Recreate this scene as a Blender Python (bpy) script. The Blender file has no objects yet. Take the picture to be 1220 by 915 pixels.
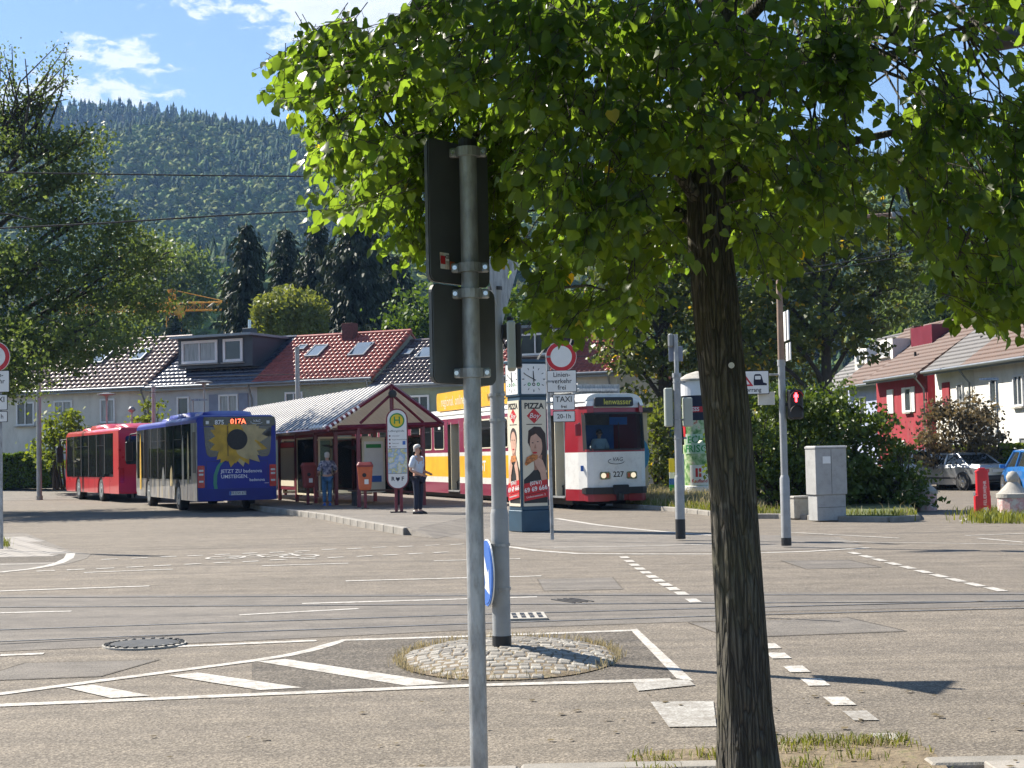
import bpy, bmesh, math, random
import numpy as np
from mathutils import Vector, Matrix
random.seed(7); rng = np.random.default_rng(7)
scene = bpy.context.scene
COL = scene.collection
# ---------------------------------------------------------------- camera
F, CX, CY, CAMZ = 1834.0, 610.0, 457.5, 1.65
PITCH, ROLL = (541 - 457.5) / F, 0.020
CAM = Vector((0, 0, CAMZ))
_r0 = Vector((1, 0, 0)); _u0 = Vector((0, -math.sin(PITCH), math.cos(PITCH))); FWD = Vector((0, math.cos(PITCH), math.sin(PITCH)))
RT = _r0 * math.cos(ROLL) - _u0 * math.sin(ROLL); UP = _r0 * math.sin(ROLL) + _u0 * math.cos(ROLL)
cam_d = bpy.data.cameras.new('camera'); cam = bpy.data.objects.new('camera', cam_d); COL.objects.link(cam)
cam.matrix_world = Matrix(((RT.x, UP.x, -FWD.x, 0), (RT.y, UP.y, -FWD.y, 0), (RT.z, UP.z, -FWD.z, CAMZ), (0, 0, 0, 1)))
cam_d.sensor_width = 36; cam_d.lens = 36 * F / 1220; cam_d.clip_end = 20000; cam_d.clip_start = 0.05
scene.camera = cam
def ray(px, py): return RT * ((px - CX) / F) + UP * ((CY - py) / F) + FWD
def P(px, py, Y):
    d = ray(px, py); return CAM + d * (Y / d.y)
def G(px, py, z=0.0):
    d = ray(px, py); return CAM + d * ((z - CAMZ) / d.z)
def proj(p):
    v = Vector(p) - CAM; w = v.dot(FWD)
    return CX + F * v.dot(RT) / w, CY - F * v.dot(UP) / w
# ---------------------------------------------------------------- sky, sun, exposure
SUN_EL = math.radians(42); SUN_H = Vector((-0.83, 0.56)).normalized()
SUN = Vector((SUN_H.x * math.cos(SUN_EL), SUN_H.y * math.cos(SUN_EL), math.sin(SUN_EL)))
world = bpy.data.worlds.new('World'); scene.world = world; world.use_nodes = True; world.cycles.sampling_method = 'MANUAL'; world.cycles.sample_map_resolution = 512
wn, wl = world.node_tree.nodes, world.node_tree.links
wn.clear()
wo = wn.new('ShaderNodeOutputWorld'); bg = wn.new('ShaderNodeBackground'); sky = wn.new('ShaderNodeTexSky')
sky.sky_type = 'NISHITA'; sky.sun_disc = False; sky.sun_elevation = SUN_EL
sky.sun_rotation = math.atan2(SUN_H.x, SUN_H.y); sky.altitude = 300; sky.air_density = 1.0; sky.dust_density = 0.3; sky.ozone_density = 3.0
bg.inputs['Strength'].default_value = 0.060
def wmath(op, a, b=None, c=None):
    n = wn.new('ShaderNodeMath'); n.operation = op
    for i, v in enumerate((a, b, c)):
        if v is None: continue
        if isinstance(v, (int, float)): n.inputs[i].default_value = v
        else: wl.new(v, n.inputs[i])
    return n.outputs[0]
tc = wn.new('ShaderNodeTexCoord'); sep = wn.new('ShaderNodeSeparateXYZ'); wl.new(tc.outputs['Generated'], sep.inputs[0])
az = wmath('ARCTAN2', sep.outputs['X'], sep.outputs['Y']); el = wmath('ARCSINE', sep.outputs['Z'])
cmb = wn.new('ShaderNodeCombineXYZ'); wl.new(wmath('MULTIPLY', az, 1.0), cmb.inputs[0]); wl.new(wmath('MULTIPLY', el, 2.0), cmb.inputs[1])
nz = wn.new('ShaderNodeTexNoise'); nz.inputs['Scale'].default_value = 52; nz.inputs['Detail'].default_value = 7; nz.inputs['Roughness'].default_value = 0.62
nz.inputs['Distortion'].default_value = 0.35; wl.new(cmb.outputs[0], nz.inputs['Vector'])
nz2 = wn.new('ShaderNodeTexNoise'); nz2.inputs['Scale'].default_value = 60; nz2.inputs['Detail'].default_value = 5; wl.new(cmb.outputs[0], nz2.inputs['Vector'])
def azel(px, py):
    d = ray(px, py).normalized(); return math.atan2(d.x, d.y), math.asin(d.z)
clouds = [(400, 2, 105, 46, 1.25), (455, 35, 60, 40, .8), (125, 62, 55, 20, .78), (165, 75, 36, 13, .5), (150, 110, 72, 12, .8), (45, 112, 60, 22, .62), (10, 160, 60, 40, .6), (215, 2, 40, 10, .5), (1010, 60, 120, 60, .35)]
blobs = [azel(a, b) + (sx / F, sy / F, w) for a, b, sx, sy, w in clouds]
cr = random.Random(3)
for k in range(11):
    blobs.append((math.radians(30 + k * 29 + cr.uniform(-9, 9)), math.radians(cr.uniform(12, 34)), cr.uniform(.05, .13), cr.uniform(.02, .045), cr.uniform(.7, 1.1)))
cd0 = wn.new('ShaderNodeCombineXYZ'); wl.new(az, cd0.inputs[0]); wl.new(el, cd0.inputs[1]); dirv = cd0.outputs[0]
acc = None
for a0, e0, sa, se, w in blobs:
    a0 = (a0 + math.pi) % (2 * math.pi) - math.pi
    mp0 = wn.new('ShaderNodeMapping'); mp0.vector_type = 'POINT'; wl.new(dirv, mp0.inputs[0]); mp0.inputs['Scale'].default_value = (.42 / sa, .42 / se, 1); mp0.inputs['Location'].default_value = (-a0 * .42 / sa, -e0 * .42 / se, 0)
    gr0 = wn.new('ShaderNodeTexGradient'); gr0.gradient_type = 'QUADRATIC_SPHERE'; wl.new(mp0.outputs[0], gr0.inputs[0])
    n0 = wn.new('ShaderNodeMath'); n0.operation = 'MULTIPLY_ADD'; wl.new(gr0.outputs['Fac'], n0.inputs[0]); n0.inputs[1].default_value = w * 1.5
    if acc is not None: wl.new(acc, n0.inputs[2])
    else: n0.inputs[2].default_value = 0
    acc = n0.outputs[0]
dens = wmath('ADD', acc, wmath('MULTIPLY_ADD', nz.outputs[0], 3.8, -2.25))
mask = wn.new('ShaderNodeMapRange'); mask.interpolation_type = 'SMOOTHSTEP'; wl.new(dens, mask.inputs['Value'])
mask.inputs['From Min'].default_value = 0.10; mask.inputs['From Max'].default_value = 0.75; mask.inputs['To Max'].default_value = 0.96
ccol = wn.new('ShaderNodeMix'); ccol.data_type = 'RGBA'; wl.new(wmath('MULTIPLY', dens, nz2.outputs[0]), ccol.inputs['Factor'])
ccol.inputs['A'].default_value = (7.6, 8.0, 8.5, 1); ccol.inputs['B'].default_value = (6.6, 6.8, 7.2, 1)
mixw = wn.new('ShaderNodeMix'); mixw.data_type = 'RGBA'; wl.new(mask.outputs[0], mixw.inputs['Factor'])
wl.new(sky.outputs[0], mixw.inputs['A']); wl.new(ccol.outputs['Result'], mixw.inputs['B'])
wl.new(mixw.outputs['Result'], bg.inputs['Color']); wl.new(bg.outputs[0], wo.inputs[0])
sd = bpy.data.lights.new('sun', 'SUN'); sd.energy = 4.7; sd.angle = math.radians(0.53); sd.color = (1.0, 0.93, 0.82)
so = bpy.data.objects.new('sun', sd); COL.objects.link(so); so.rotation_euler = (-SUN).to_track_quat('-Z', 'Y').to_euler(); so.location = (0, 0, 60)
vs = scene.view_settings; vs.view_transform = 'Standard'; vs.look = 'None'; vs.gamma = 1; vs.use_curve_mapping = False; vs.exposure = 1.45
scene.cycles.max_bounces = 5; scene.cycles.transparent_max_bounces = 8; scene.cycles.volume_bounces = 0; scene.cycles.caustics_reflective = False; scene.cycles.caustics_refractive = False
scene.cycles.transmission_bounces = 4; scene.cycles.diffuse_bounces = 3; scene.cycles.glossy_bounces = 2
# ---------------------------------------------------------------- helpers: materials
MATS = {}
def srgb(r, g, b):
    f = lambda c: (c / 255 / 12.92) if c / 255 <= .04045 else ((c / 255 + .055) / 1.055) ** 2.4
    return (f(r), f(g), f(b))
class NT:
    def __init__(s, m): s.n, s.l = m.node_tree.nodes, m.node_tree.links
    def new(s, t, **k):
        n = s.n.new('ShaderNode' + t)
        for a, v in k.items(): setattr(n, a, v)
        return n
    def set(s, inp, v):
        if hasattr(v, 'is_linked') or isinstance(v, bpy.types.NodeSocket): s.l.new(v, inp)
        else: inp.default_value = v
    def coord(s, kind='Object', scale=(1, 1, 1)):
        t = s.new('TexCoord'); mp = s.new('Mapping'); s.l.new(t.outputs[kind], mp.inputs[0]); mp.inputs['Scale'].default_value = scale; return mp.outputs[0]
    def noise(s, vec, scale, detail=4, rough=.55, out=0):
        n = s.new('TexNoise'); s.l.new(vec, n.inputs['Vector']); n.inputs['Scale'].default_value = scale; n.inputs['Detail'].default_value = detail; n.inputs['Roughness'].default_value = rough; return n.outputs[out]
    def math(s, op, a, b=None):
        n = s.new('Math', operation=op); s.set(n.inputs[0], a)
        if b is not None: s.set(n.inputs[1], b)
        return n.outputs[0]
    def ramp(s, fac, stops):
        r = s.new('ValToRGB'); s.l.new(fac, r.inputs[0]); e = r.color_ramp.elements
        while len(e) < len(stops): e.new(.5)
        for x, (p, c) in zip(e, stops): x.position = p; x.color = (*c, 1) if len(c) == 3 else c
        return r.outputs[0]
    def mix(s, fac, a, b, blend='MIX'):
        n = s.new('Mix', data_type='RGBA', blend_type=blend); s.set(n.inputs['Factor'], fac)
        for k, v in (('A', a), ('B', b)):
            s.set(n.inputs[k], (*v, 1) if isinstance(v, tuple) and len(v) == 3 else v)
        return n.outputs['Result']
    def bump(s, h, strength, dist=.01):
        b = s.new('Bump'); s.l.new(h, b.inputs['Height']); b.inputs['Strength'].default_value = strength; b.inputs['Distance'].default_value = dist; return b.outputs[0]
def newmat(name):
    m = bpy.data.materials.new(name); m.use_nodes = True; MATS[name] = m; t = NT(m); b = t.n['Principled BSDF']; return m, t, b
def mat(name, col, rough=.6, metal=0, var=.12, scale=3.0, bump=0, bscale=40, spec=.5, coat=0, stretch=(1, 1, 1), dirt=0, dirtcol=(.1, .085, .06)):
    if name in MATS: return MATS[name]
    m, t, b = newmat(name); v = t.coord('Object', stretch)
    n = t.noise(v, scale, 5)
    lo = tuple(c * (1 - var) for c in col); hi = tuple(min(1, c * (1 + var)) for c in col)
    c = t.ramp(n, [(.3, lo), (.7, hi)])
    if dirt:
        d = t.noise(v, scale * 2.3, 6, .7); f = t.ramp(d, [(.5, (0, 0, 0)), (.78, (dirt,) * 3)]); c = t.mix(f, c, dirtcol)
    t.l.new(c, b.inputs['Base Color'])
    r = t.new('MapRange'); t.l.new(n, r.inputs[0]); r.inputs['To Min'].default_value = max(.02, rough - .08); r.inputs['To Max'].default_value = min(1, rough + .08)
    t.l.new(r.outputs[0], b.inputs['Roughness'])
    b.inputs['Metallic'].default_value = metal; b.inputs['Specular IOR Level'].default_value = spec; b.inputs['Coat Weight'].default_value = coat; b.inputs['Coat Roughness'].default_value = .06
    if bump: t.l.new(t.bump(t.noise(v, bscale, 4), bump, .01), b.inputs['Normal'])
    return m
def glass(name, tint=(.8, .87, .86), alpha=.3, rough=.02):
    m, t, b = newmat(name); b.inputs['Base Color'].default_value = (*[c * .05 for c in tint], 1); b.inputs['Roughness'].default_value = rough; b.inputs['Specular IOR Level'].default_value = .5
    tr = t.new('BsdfTransparent'); tr.inputs[0].default_value = (*tint, 1); mx = t.new('MixShader'); fr = t.new('Fresnel'); fr.inputs[0].default_value = 1.5
    t.l.new(t.math('MAXIMUM', fr.outputs[0], alpha), mx.inputs[0]); t.l.new(tr.outputs[0], mx.inputs[1]); t.l.new(b.outputs[0], mx.inputs[2])
    t.l.new(mx.outputs[0], t.n['Material Output'].inputs[0]); return m
def emit(name, col, s):
    m, t, b = newmat(name); b.inputs['Base Color'].default_value = (*[c * .3 for c in col], 1); b.inputs['Emission Color'].default_value = (*col, 1); b.inputs['Emission Strength'].default_value = s; return m
def leafmat(name, c1, c2, trans=.45, yellow=0, rough=.45, tgain=2.2, tint=(1.08, 1.0, .35)):
    m, t, b = newmat(name); g = t.new('NewGeometry'); rnd = g.outputs['Random Per Island']
    stops = [(0, c1), (.9 if yellow else 1, c2)]
    if yellow: stops += [(1 - yellow, c2), (1 - yellow * .5, (.42, .27, .03))]
    c = t.ramp(rnd, stops); v = t.coord('Object'); c = t.mix(t.math('MULTIPLY', t.noise(v, 2.0, 3), .35), c, tuple(x * 1.8 for x in c2))
    t.l.new(c, b.inputs['Base Color']); b.inputs['Roughness'].default_value = rough; b.inputs['Specular IOR Level'].default_value = .25
    tl = t.new('BsdfTranslucent'); t.l.new(t.mix(1.0, c, tuple(tgain * q for q in tint), 'MULTIPLY'), tl.inputs[0])
    mx = t.new('MixShader'); mx.inputs[0].default_value = trans; t.l.new(b.outputs[0], mx.inputs[1]); t.l.new(tl.outputs[0], mx.inputs[2])
    t.l.new(mx.outputs[0], t.n['Material Output'].inputs[0]); return m
# ---------------------------------------------------------------- helpers: objects
def tag(o, label=None, cat=None, group=None, kind=None):
    if label: o['label'] = label
    if cat: o['category'] = cat
    if group: o['group'] = group
    if kind: o['kind'] = kind
    return o
def thing(name, label, cat, loc=(0, 0, 0), rotz=0, group=None):
    o = bpy.data.objects.new(name, None); o.empty_display_size = .2; COL.objects.link(o); o.location = loc; o.rotation_euler = (0, 0, rotz); return tag(o, label, cat, group)
def link(name, me, parent=None, m=None, loc=None, rotz=None):
    o = bpy.data.objects.new(name, me); COL.objects.link(o)
    if m is not None and len(me.materials) == 0: me.materials.append(MATS[m] if isinstance(m, str) else m)
    if parent is not None: o.parent = parent
    if loc is not None: o.location = loc
    if rotz is not None: o.rotation_euler = (0, 0, rotz)
    return o
def fastmesh(name, v, f, smooth=False):
    v = np.asarray(v, np.float32); f = np.asarray(f, np.int32); k = f.shape[1]
    me = bpy.data.meshes.new(name); me.vertices.add(len(v)); me.vertices.foreach_set('co', v.ravel()); me.loops.add(f.size); me.loops.foreach_set('vertex_index', f.ravel())
    me.polygons.add(len(f)); me.polygons.foreach_set('loop_start', np.arange(0, f.size, k, dtype=np.int32))
    if smooth: me.polygons.foreach_set('use_smooth', np.ones(len(f), bool))
    me.update(calc_edges=True); me.validate(); return me
class MB:
    def __init__(s): s.v, s.f, s.sm = [], [], []
    def add(s, vs, fs, smooth=False):
        o = len(s.v); s.v += [tuple(p) for p in vs]; s.f += [tuple(i + o for i in f) for f in fs]; s.sm += [smooth] * len(fs); return s
    def box(s, c, d, M=None, ch=0.0):
        x, y, z = d[0] / 2, d[1] / 2, d[2] / 2
        if ch:
            c2 = min(ch, x * .45, y * .45, z * .45); vs = []
            pts = [(-x + c2, -y), (x - c2, -y), (x, -y + c2), (x, y - c2), (x - c2, y), (-x + c2, y), (-x, y - c2), (-x, -y + c2)]
            ins = [(px * (1 - c2 / x), py * (1 - c2 / y)) for px, py in pts]
            rings = [[(a, b, -z) for a, b in ins], [(a, b, -z + c2) for a, b in pts], [(a, b, z - c2) for a, b in pts], [(a, b, z) for a, b in ins]]
            rings = [[(a + c[0], b + c[1], e + c[2]) for a, b, e in r] for r in rings]
            if M is not None: rings = [[M @ Vector(p) for p in r] for r in rings]
            return s.loft(rings)
        vs = [(c[0] + a * x, c[1] + b * y, c[2] + e * z) for a in (-1, 1) for b in (-1, 1) for e in (-1, 1)]
        if M is not None: vs = [M @ Vector(p) for p in vs]
        return s.add(vs, [(0, 1, 3, 2), (4, 6, 7, 5), (0, 4, 5, 1), (2, 3, 7, 6), (0, 2, 6, 4), (1, 5, 7, 3)])
    def loft(s, rings, cap=True, smooth=False, closed=True):
        n = len(rings[0]); vs = [p for r in rings for p in r]; fs = []
        for i in range(len(rings) - 1):
            for j in range(n if closed else n - 1):
                a, b = i * n + j, i * n + (j + 1) % n; fs.append((a, b, b + n, a + n))
        s.add(vs, fs, smooth)
        if cap and closed: s.add(rings[0], [tuple(range(n))[::-1]]); s.add(rings[-1], [tuple(range(n))])
        return s
    def tube(s, pts, r, n=10, smooth=True, cap=True):
        pts = [Vector(p) for p in pts]; rr = r if isinstance(r, (list, tuple)) else [r] * len(pts); rings = []; ref = None
        for i, p in enumerate(pts):
            d = (pts[min(i + 1, len(pts) - 1)] - pts[max(i - 1, 0)]).normalized()
            if ref is None: ref = Vector((1, 0, 0)) if abs(d.x) < .9 else Vector((0, 1, 0))
            u = (ref - d * ref.dot(d)).normalized(); w = d.cross(u); ref = u
            rings.append([p + (u * math.cos(t) + w * math.sin(t)) * rr[i] for t in [2 * math.pi * k / n for k in range(n)]])
        return s.loft(rings, cap, smooth)
    def lathe(s, prof, c=(0, 0, 0), n=20, smooth=False, sx=1, sy=1):
        rings = [[(c[0] + r * sx * math.cos(2 * math.pi * k / n), c[1] + r * sy * math.sin(2 * math.pi * k / n), c[2] + z) for k in range(n)] for r, z in prof]
        return s.loft(rings, True, smooth)
    def prism(s, poly, fn, t0, t1):
        """poly 2d outline; fn(u,v,t) -> point; extruded t0..t1"""
        n = len(poly); a = [fn(u, v, t0) for u, v in poly]; b = [fn(u, v, t1) for u, v in poly]
        s.add(a + b, [tuple(range(n))[::-1], tuple(range(n, 2 * n))] + [(i, (i + 1) % n, n + (i + 1) % n, n + i) for i in range(n)]); return s
    def poly(s, pts): return s.add(pts, [tuple(range(len(pts)))])
    def mesh(s, name='mesh', fix=True):
        me = bpy.data.meshes.new(name); me.from_pydata([tuple(p) for p in s.v], [], s.f); me.polygons.foreach_set('use_smooth', s.sm)
        if fix:
            bm = bmesh.new(); bm.from_mesh(me); bmesh.ops.recalc_face_normals(bm, faces=bm.faces); bm.to_mesh(me); bm.free()
        me.update(); return me
    def build(s, name, m, parent=None, loc=None, rotz=None, fix=True): return link(name, s.mesh(name, fix), parent, m, loc, rotz)
def B(name, m, parent, c, d, ch=0.0): return MB().box(c, d, None, ch).build(name, m, parent)
def circ(r, n=24, cx=0, cy=0, a0=0, sy=1): return [(cx + r * math.cos(a0 + 2 * math.pi * k / n), cy + r * sy * math.sin(a0 + 2 * math.pi * k / n)) for k in range(n)]
def rrect(x0, y0, x1, y1, r, n=5):
    o = []
    for cx, cy, a in ((x1 - r, y1 - r, 0), (x0 + r, y1 - r, 90), (x0 + r, y0 + r, 180), (x1 - r, y0 + r, 270)):
        for k in range(n + 1): t = math.radians(a + 90 * k / n); o.append((cx + r * math.cos(t), cy + r * math.sin(t)))
    return o
_txt = {}
def textmesh(s, size=1, align='CENTER', xs=1.0, bold=0.0, shear=0):
    c = bpy.data.curves.new('txt', 'FONT'); c.body = s; c.size = size; c.align_x = align; c.align_y = 'CENTER'; c.resolution_u = 2; c.offset = bold; c.extrude = 0.001; c.shear = shear
    o = bpy.data.objects.new('txt', c); COL.objects.link(o); dg = bpy.context.evaluated_depsgraph_get(); me = bpy.data.meshes.new_from_object(o.evaluated_get(dg))
    bpy.data.objects.remove(o); bpy.data.curves.remove(c)
    if xs != 1: me.transform(Matrix.Diagonal((xs, 1, 1, 1)))
    return me
def frame(o, x, y):
    """4x4 with local x,y axes -> text plane at o"""
    x = Vector(x).normalized(); y = Vector(y).normalized(); z = x.cross(y)
    return Matrix(((x.x, y.x, z.x, o[0]), (x.y, y.y, z.y, o[1]), (x.z, y.z, z.z, o[2]), (0, 0, 0, 1)))
def text(s, m, parent, M, size, name='lettering', **k):
    me = textmesh(s, size, **k); me.transform(M); return link(name, me, parent, m)
def flat(name, m, parent, M, poly, t=.003, lift=0.0):
    """flat print piece: 2d outline on plane M, thickness t"""
    return MB().prism(poly, lambda u, v, w: M @ Vector((u, v, w)), lift, lift + t).build(name, m, parent)
def copy_tree(o, parent=None):
    c = o.copy(); COL.objects.link(c)
    if parent is not None: c.parent = parent
    for ch in list(o.children): copy_tree(ch, c)
    return c
def sheet(name, m, pts, z=None, kind='structure', label=None, parent=None):
    p = [(q[0], q[1], q[2] if z is None else z) for q in pts]
    return tag(MB().poly(p).build(name, m, parent, fix=False), label, None, None, kind)
# ---------------------------------------------------------------- materials
W = .72
mat('metal_galv', (.33, .34, .345), .5, .5, .4, 16, .25, 60, dirt=.6, dirtcol=(.13, .125, .11), stretch=(1, 1, .35))
mat('metal_grey', (.22, .235, .24), .5, .2, .15, 4)
mat('pole_grey', (.30, .31, .315), .55, .15, .14, 5, .05, 50, dirt=.15, dirtcol=(.14, .13, .12))
mat('sign_back', (.085, .093, .097), .5, .3, .2, 5, dirt=.25, dirtcol=(.09, .09, .085))
mat('sign_white', (.74, .74, .72), .45, 0, .04, 5); mat('sign_red', (.5, .02, .03), .45, 0, .08, 5); mat('sign_blue', (.03, .12, .42), .45, 0, .08, 5)
mat('sign_yellow', (.72, .52, .02), .45, 0, .05, 5); mat('sign_green', (.02, .25, .06), .5); mat('black', (.012, .012, .013), .5); mat('rubber', (.018, .018, .019), .85, 0, .2, 8)
mat('dark_metal', (.03, .03, .032), .5, .3); mat('white_paint', (W, W, W), .4, 0, .04, 3)
mat('concrete', (.36, .34, .30), .9, 0, .2, 4, .4, 60, dirt=.4); mat('kerb_stone', (.25, .232, .205), .9, 0, .2, 5, .4, 70, dirt=.35)
mat('paver', (.30, .275, .245), .9, 0, .18, 5, .3, 60, dirt=.3)
mat('crimson', (.155, .012, .028), .45, 0, .12, 3, coat=.3); mat('maroon_tram', (.21, .014, .05), .35, 0, .08, 2, coat=.4); mat('tram_red', (.27, .010, .02), .35, 0, .08, 2, coat=.4)
mat('tram_white', (.74, .73, .69), .35, 0, .06, 2, coat=.4, dirt=.25); mat('tram_yellow', (.80, .42, .02), .4, 0, .1, 2, coat=.2, dirt=.12); mat('tram_cream', (.72, .66, .5), .4, 0, .05, 2)
mat('bus_red', (.52, .022, .03), .3, 0, .06, 2, coat=.6, dirt=.1, dirtcol=(.3, .06, .05)); mat('bus_blue', (.004, .020, .25), .4, 0, .1, 2, coat=.15, spec=.35)
mat('bus_bumper', (.003, .015, .18), .4, 0, .1, 2, coat=.1, spec=.35)
mat('lamp_red', (.45, .01, .015), .2, 0, .2, 12, coat=1); mat('chrome', (.6, .6, .6), .2, .9)
mat('skin', (.52, .29, .2), .55, 0, .08, 8); mat('hair_grey', (.55, .53, .5), .8, 0, .25, 30); mat('denim', (.05, .13, .24), .85, 0, .2, 14); mat('navy', (.012, .016, .035), .8, 0, .2, 10)
mat('shirt_pale', (.55, .6, .68), .8, 0, .08, 9); mat('plate', (.6, .6, .58), .5)
mat('wood', (.09, .05, .03), .7, 0, .25, 4, .2, 30, stretch=(1, 8, 8)); mat('bin_orange', (.52, .12, .045), .5, 0, .15, 5, dirt=.2)
mat('bin_red', (.25, .035, .03), .5, 0, .15, 5, dirt=.2); mat('clock_blue', (.03, .07, .11), .45, .2, .15, 3)
mat('cream_wall', (.62, .60, .54), .9, 0, .10, 1.2, .2, 40, dirt=.4, dirtcol=(.22, .2, .17), stretch=(1, 1, .35)); mat('green_wall', (.30, .34, .26), .9, 0, .10, 1.2, .2, 40, dirt=.4, dirtcol=(.22, .2, .17), stretch=(1, 1, .35)); mat('grey_wall', (.50, .53, .55), .9, 0, .10, 1.2, .2, 40, dirt=.4, dirtcol=(.22, .2, .17), stretch=(1, 1, .35))
mat('lilac_wall', (.36, .40, .56), .9, 0, .10, 1.2, .2, 40, dirt=.4, dirtcol=(.22, .2, .17), stretch=(1, 1, .35)); mat('redhouse', (.27, .014, .026), .85, 0, .10, 1.2, .2, 40, dirt=.4, dirtcol=(.22, .2, .17), stretch=(1, 1, .35)); mat('beige_wall', (.50, .42, .29), .9, 0, .10, 1.2, .2, 40, dirt=.4, dirtcol=(.22, .2, .17), stretch=(1, 1, .35))
mat('white_wall', (.74, .72, .66), .9, 0, .10, 1.2, .2, 40, dirt=.4, dirtcol=(.22, .2, .17), stretch=(1, 1, .35))
mat('tile_brown', (.15, .085, .07), .42, 0, .25, 3, .2, 30, spec=.6); mat('tile_blue', (.045, .055, .085), .28, 0, .2, 3, spec=.7); mat('tile_red', (.33, .07, .045), .4, 0, .22, 3, .2, 30, spec=.6)
mat('tile_dark', (.085, .06, .062), .36, 0, .25, 3, spec=.6); mat('tile_grey', (.085, .08, .08), .6, 0, .2, 3); mat('tile_rust', (.105, .06, .045), .7, 0, .25, 3)
mat('dormer_slate', (.045, .055, .07), .5, .1, .15, 4); mat('shutter_grey', (.22, .25, .32), .7); mat('brick_dark', (.12, .05, .045), .9, 0, .3, 14, .3, 30); mat('gutter', (.22, .24, .26), .4, .6)
mat('glass_dark', (.015, .02, .022), .06, 0, .3, 1, spec=.6); mat('pane', (.05, .06, .065), .06, 0, .3, .7, spec=.7); mat('curtain', (.4, .4, .38), .8, 0, .2, 6, stretch=(4, 4, .5))
mat('crane_yellow', (.65, .30, .02), .5); mat('silver', (.42, .43, .44), .3, .75, .06, 2, coat=.5); mat('car_white', (.66, .67, .68), .3, .2, .06, 2, coat=.5); mat('car_blue', (.02, .17, .5), .3, .2, .06, 2, coat=.6)
mat('hydrant_red', (.5, .015, .025), .4, 0, .1, 3, dirt=.1); mat('bark_dark', (.05, .04, .03), .95, 0, .4, 8, .8, 30, stretch=(3, 3, .6)); mat('cast_iron', (.07, .07, .068), .6, .4, .3, 20)
mat('panel_roof', (.76, .745, .71), .35, 0, .12, 2, dirt=.35, dirtcol=(.3, .27, .2)); mat('rib_shade', (.035, .038, .06), .9, 0, .2, 4, spec=.1)  # second colour paints the blue-dark shade between roof corrugations
mat('cab_grey', (.36, .36, .35), .85, 0, .1, 3, .2, 40, dirt=.35); mat('signal_pale', (.34, .37, .33), .6, 0, .06, 3)
mat('poster_cream', (.66, .60, .47), .5, 0, .03, 2); mat('poster_red', (.5, .015, .02), .5, 0, .05, 2); mat('poster_skin', (.55, .33, .24), .6, 0, .1, 6); mat('poster_skin_dark', (.36, .18, .12), .6, 0, .1, 6); mat('poster_hair', (.035, .02, .016), .6, 0, .3, 9, stretch=(6, 6, 1)); mat('pizza', (.45, .16, .04), .6, 0, .6, 30)
mat('petal', (.50, .30, .02), .5, 0, .3, 3); mat('petal_pale', (.46, .36, .17), .5, 0, .25, 3); mat('seed', (.02, .018, .016), .6, 0, .5, 20); mat('stem_green', (.05, .25, .16), .5, 0, .2, 2)
mat('wire', (.02, .02, .02), .6); mat('cow_grass', (.1, .1, .03), .9)
glass('glass_dark_tram', (.35, .40, .40), .3); glass('glass_windscreen', (.84, .9, .9), .08); glass('glass_clear', (.78, .84, .82), .14); glass('glass_tram', (.55, .62, .62), .25); glass('glass_shelter', (.80, .84, .80), .10)
emit('led_red', (1, .12, .05), 1.6); emit('light_red', (1, .03, .04), 6); emit('headlamp', (1, .85, .6), .35); emit('led_yellow', (.55, .6, .12), .10)
# asphalt
def asphalt(name, c1, c2, gr=85.0, patch=.5, stone=(.36, .33, .28), sa=.5):
    m, t, b = newmat(name); v = t.coord('Object')
    big = t.noise(v, .35, 5, .6); c = t.ramp(big, [(.3, c1), (.7, c2)])
    vo = t.new('TexVoronoi'); t.l.new(v, vo.inputs['Vector']); vo.inputs['Scale'].default_value = gr
    sp = t.ramp(vo.outputs['Color'], [(.35, (0, 0, 0)), (.85, (sa,) * 3)]); c = t.mix(sp, c, stone)
    dk = t.ramp(t.noise(v, gr * .7, 2), [(.30, (.8, .8, .8)), (.52, (0, 0, 0))]); c = t.mix(dk, c, tuple(x * .35 for x in c1))
    mid = t.ramp(t.noise(v, 2.4, 6, .7), [(.35, (.80, .80, .80)), (.7, (1.14, 1.13, 1.12))]); c = t.mix(1.0, c, mid, 'MULTIPLY')
    # drag streaks along the lanes and oil spots
    st = t.noise(t.coord('Object', (.12, 3.2, 1)), 1.0, 5, .65); c = t.mix(1.0, c, t.ramp(st, [(.35, (.80, .80, .81)), (.65, (1.12, 1.11, 1.09))]), 'MULTIPLY')
    sp2 = t.ramp(t.noise(v, 5.5, 2), [(.70, (0, 0, 0)), (.78, (.35,) * 3)]); c = t.mix(sp2, c, (.06, .055, .05))
    # thin sealed cracks
    cv = t.new('TexVoronoi', feature='DISTANCE_TO_EDGE'); vd = t.new('VectorMath', operation='ADD'); t.l.new(v, vd.inputs[0]); nn = t.new('TexNoise'); t.l.new(v, nn.inputs['Vector']); nn.inputs['Scale'].default_value = 1.4; t.l.new(nn.outputs['Color'], vd.inputs[1]); t.l.new(vd.outputs[0], cv.inputs['Vector']); cv.inputs['Scale'].default_value = .22
    ck = t.ramp(cv.outputs['Distance'], [(.0, (.3,) * 3), (.004, (0, 0, 0))]); c = t.mix(ck, c, (.05, .047, .043))
    t.l.new(c, b.inputs['Base Color']); b.inputs['Roughness'].default_value = .88; b.inputs['Specular IOR Level'].default_value = .3
    t.l.new(t.bump(vo.outputs['Distance'], .55, .006), b.inputs['Normal'])
    return m
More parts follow.
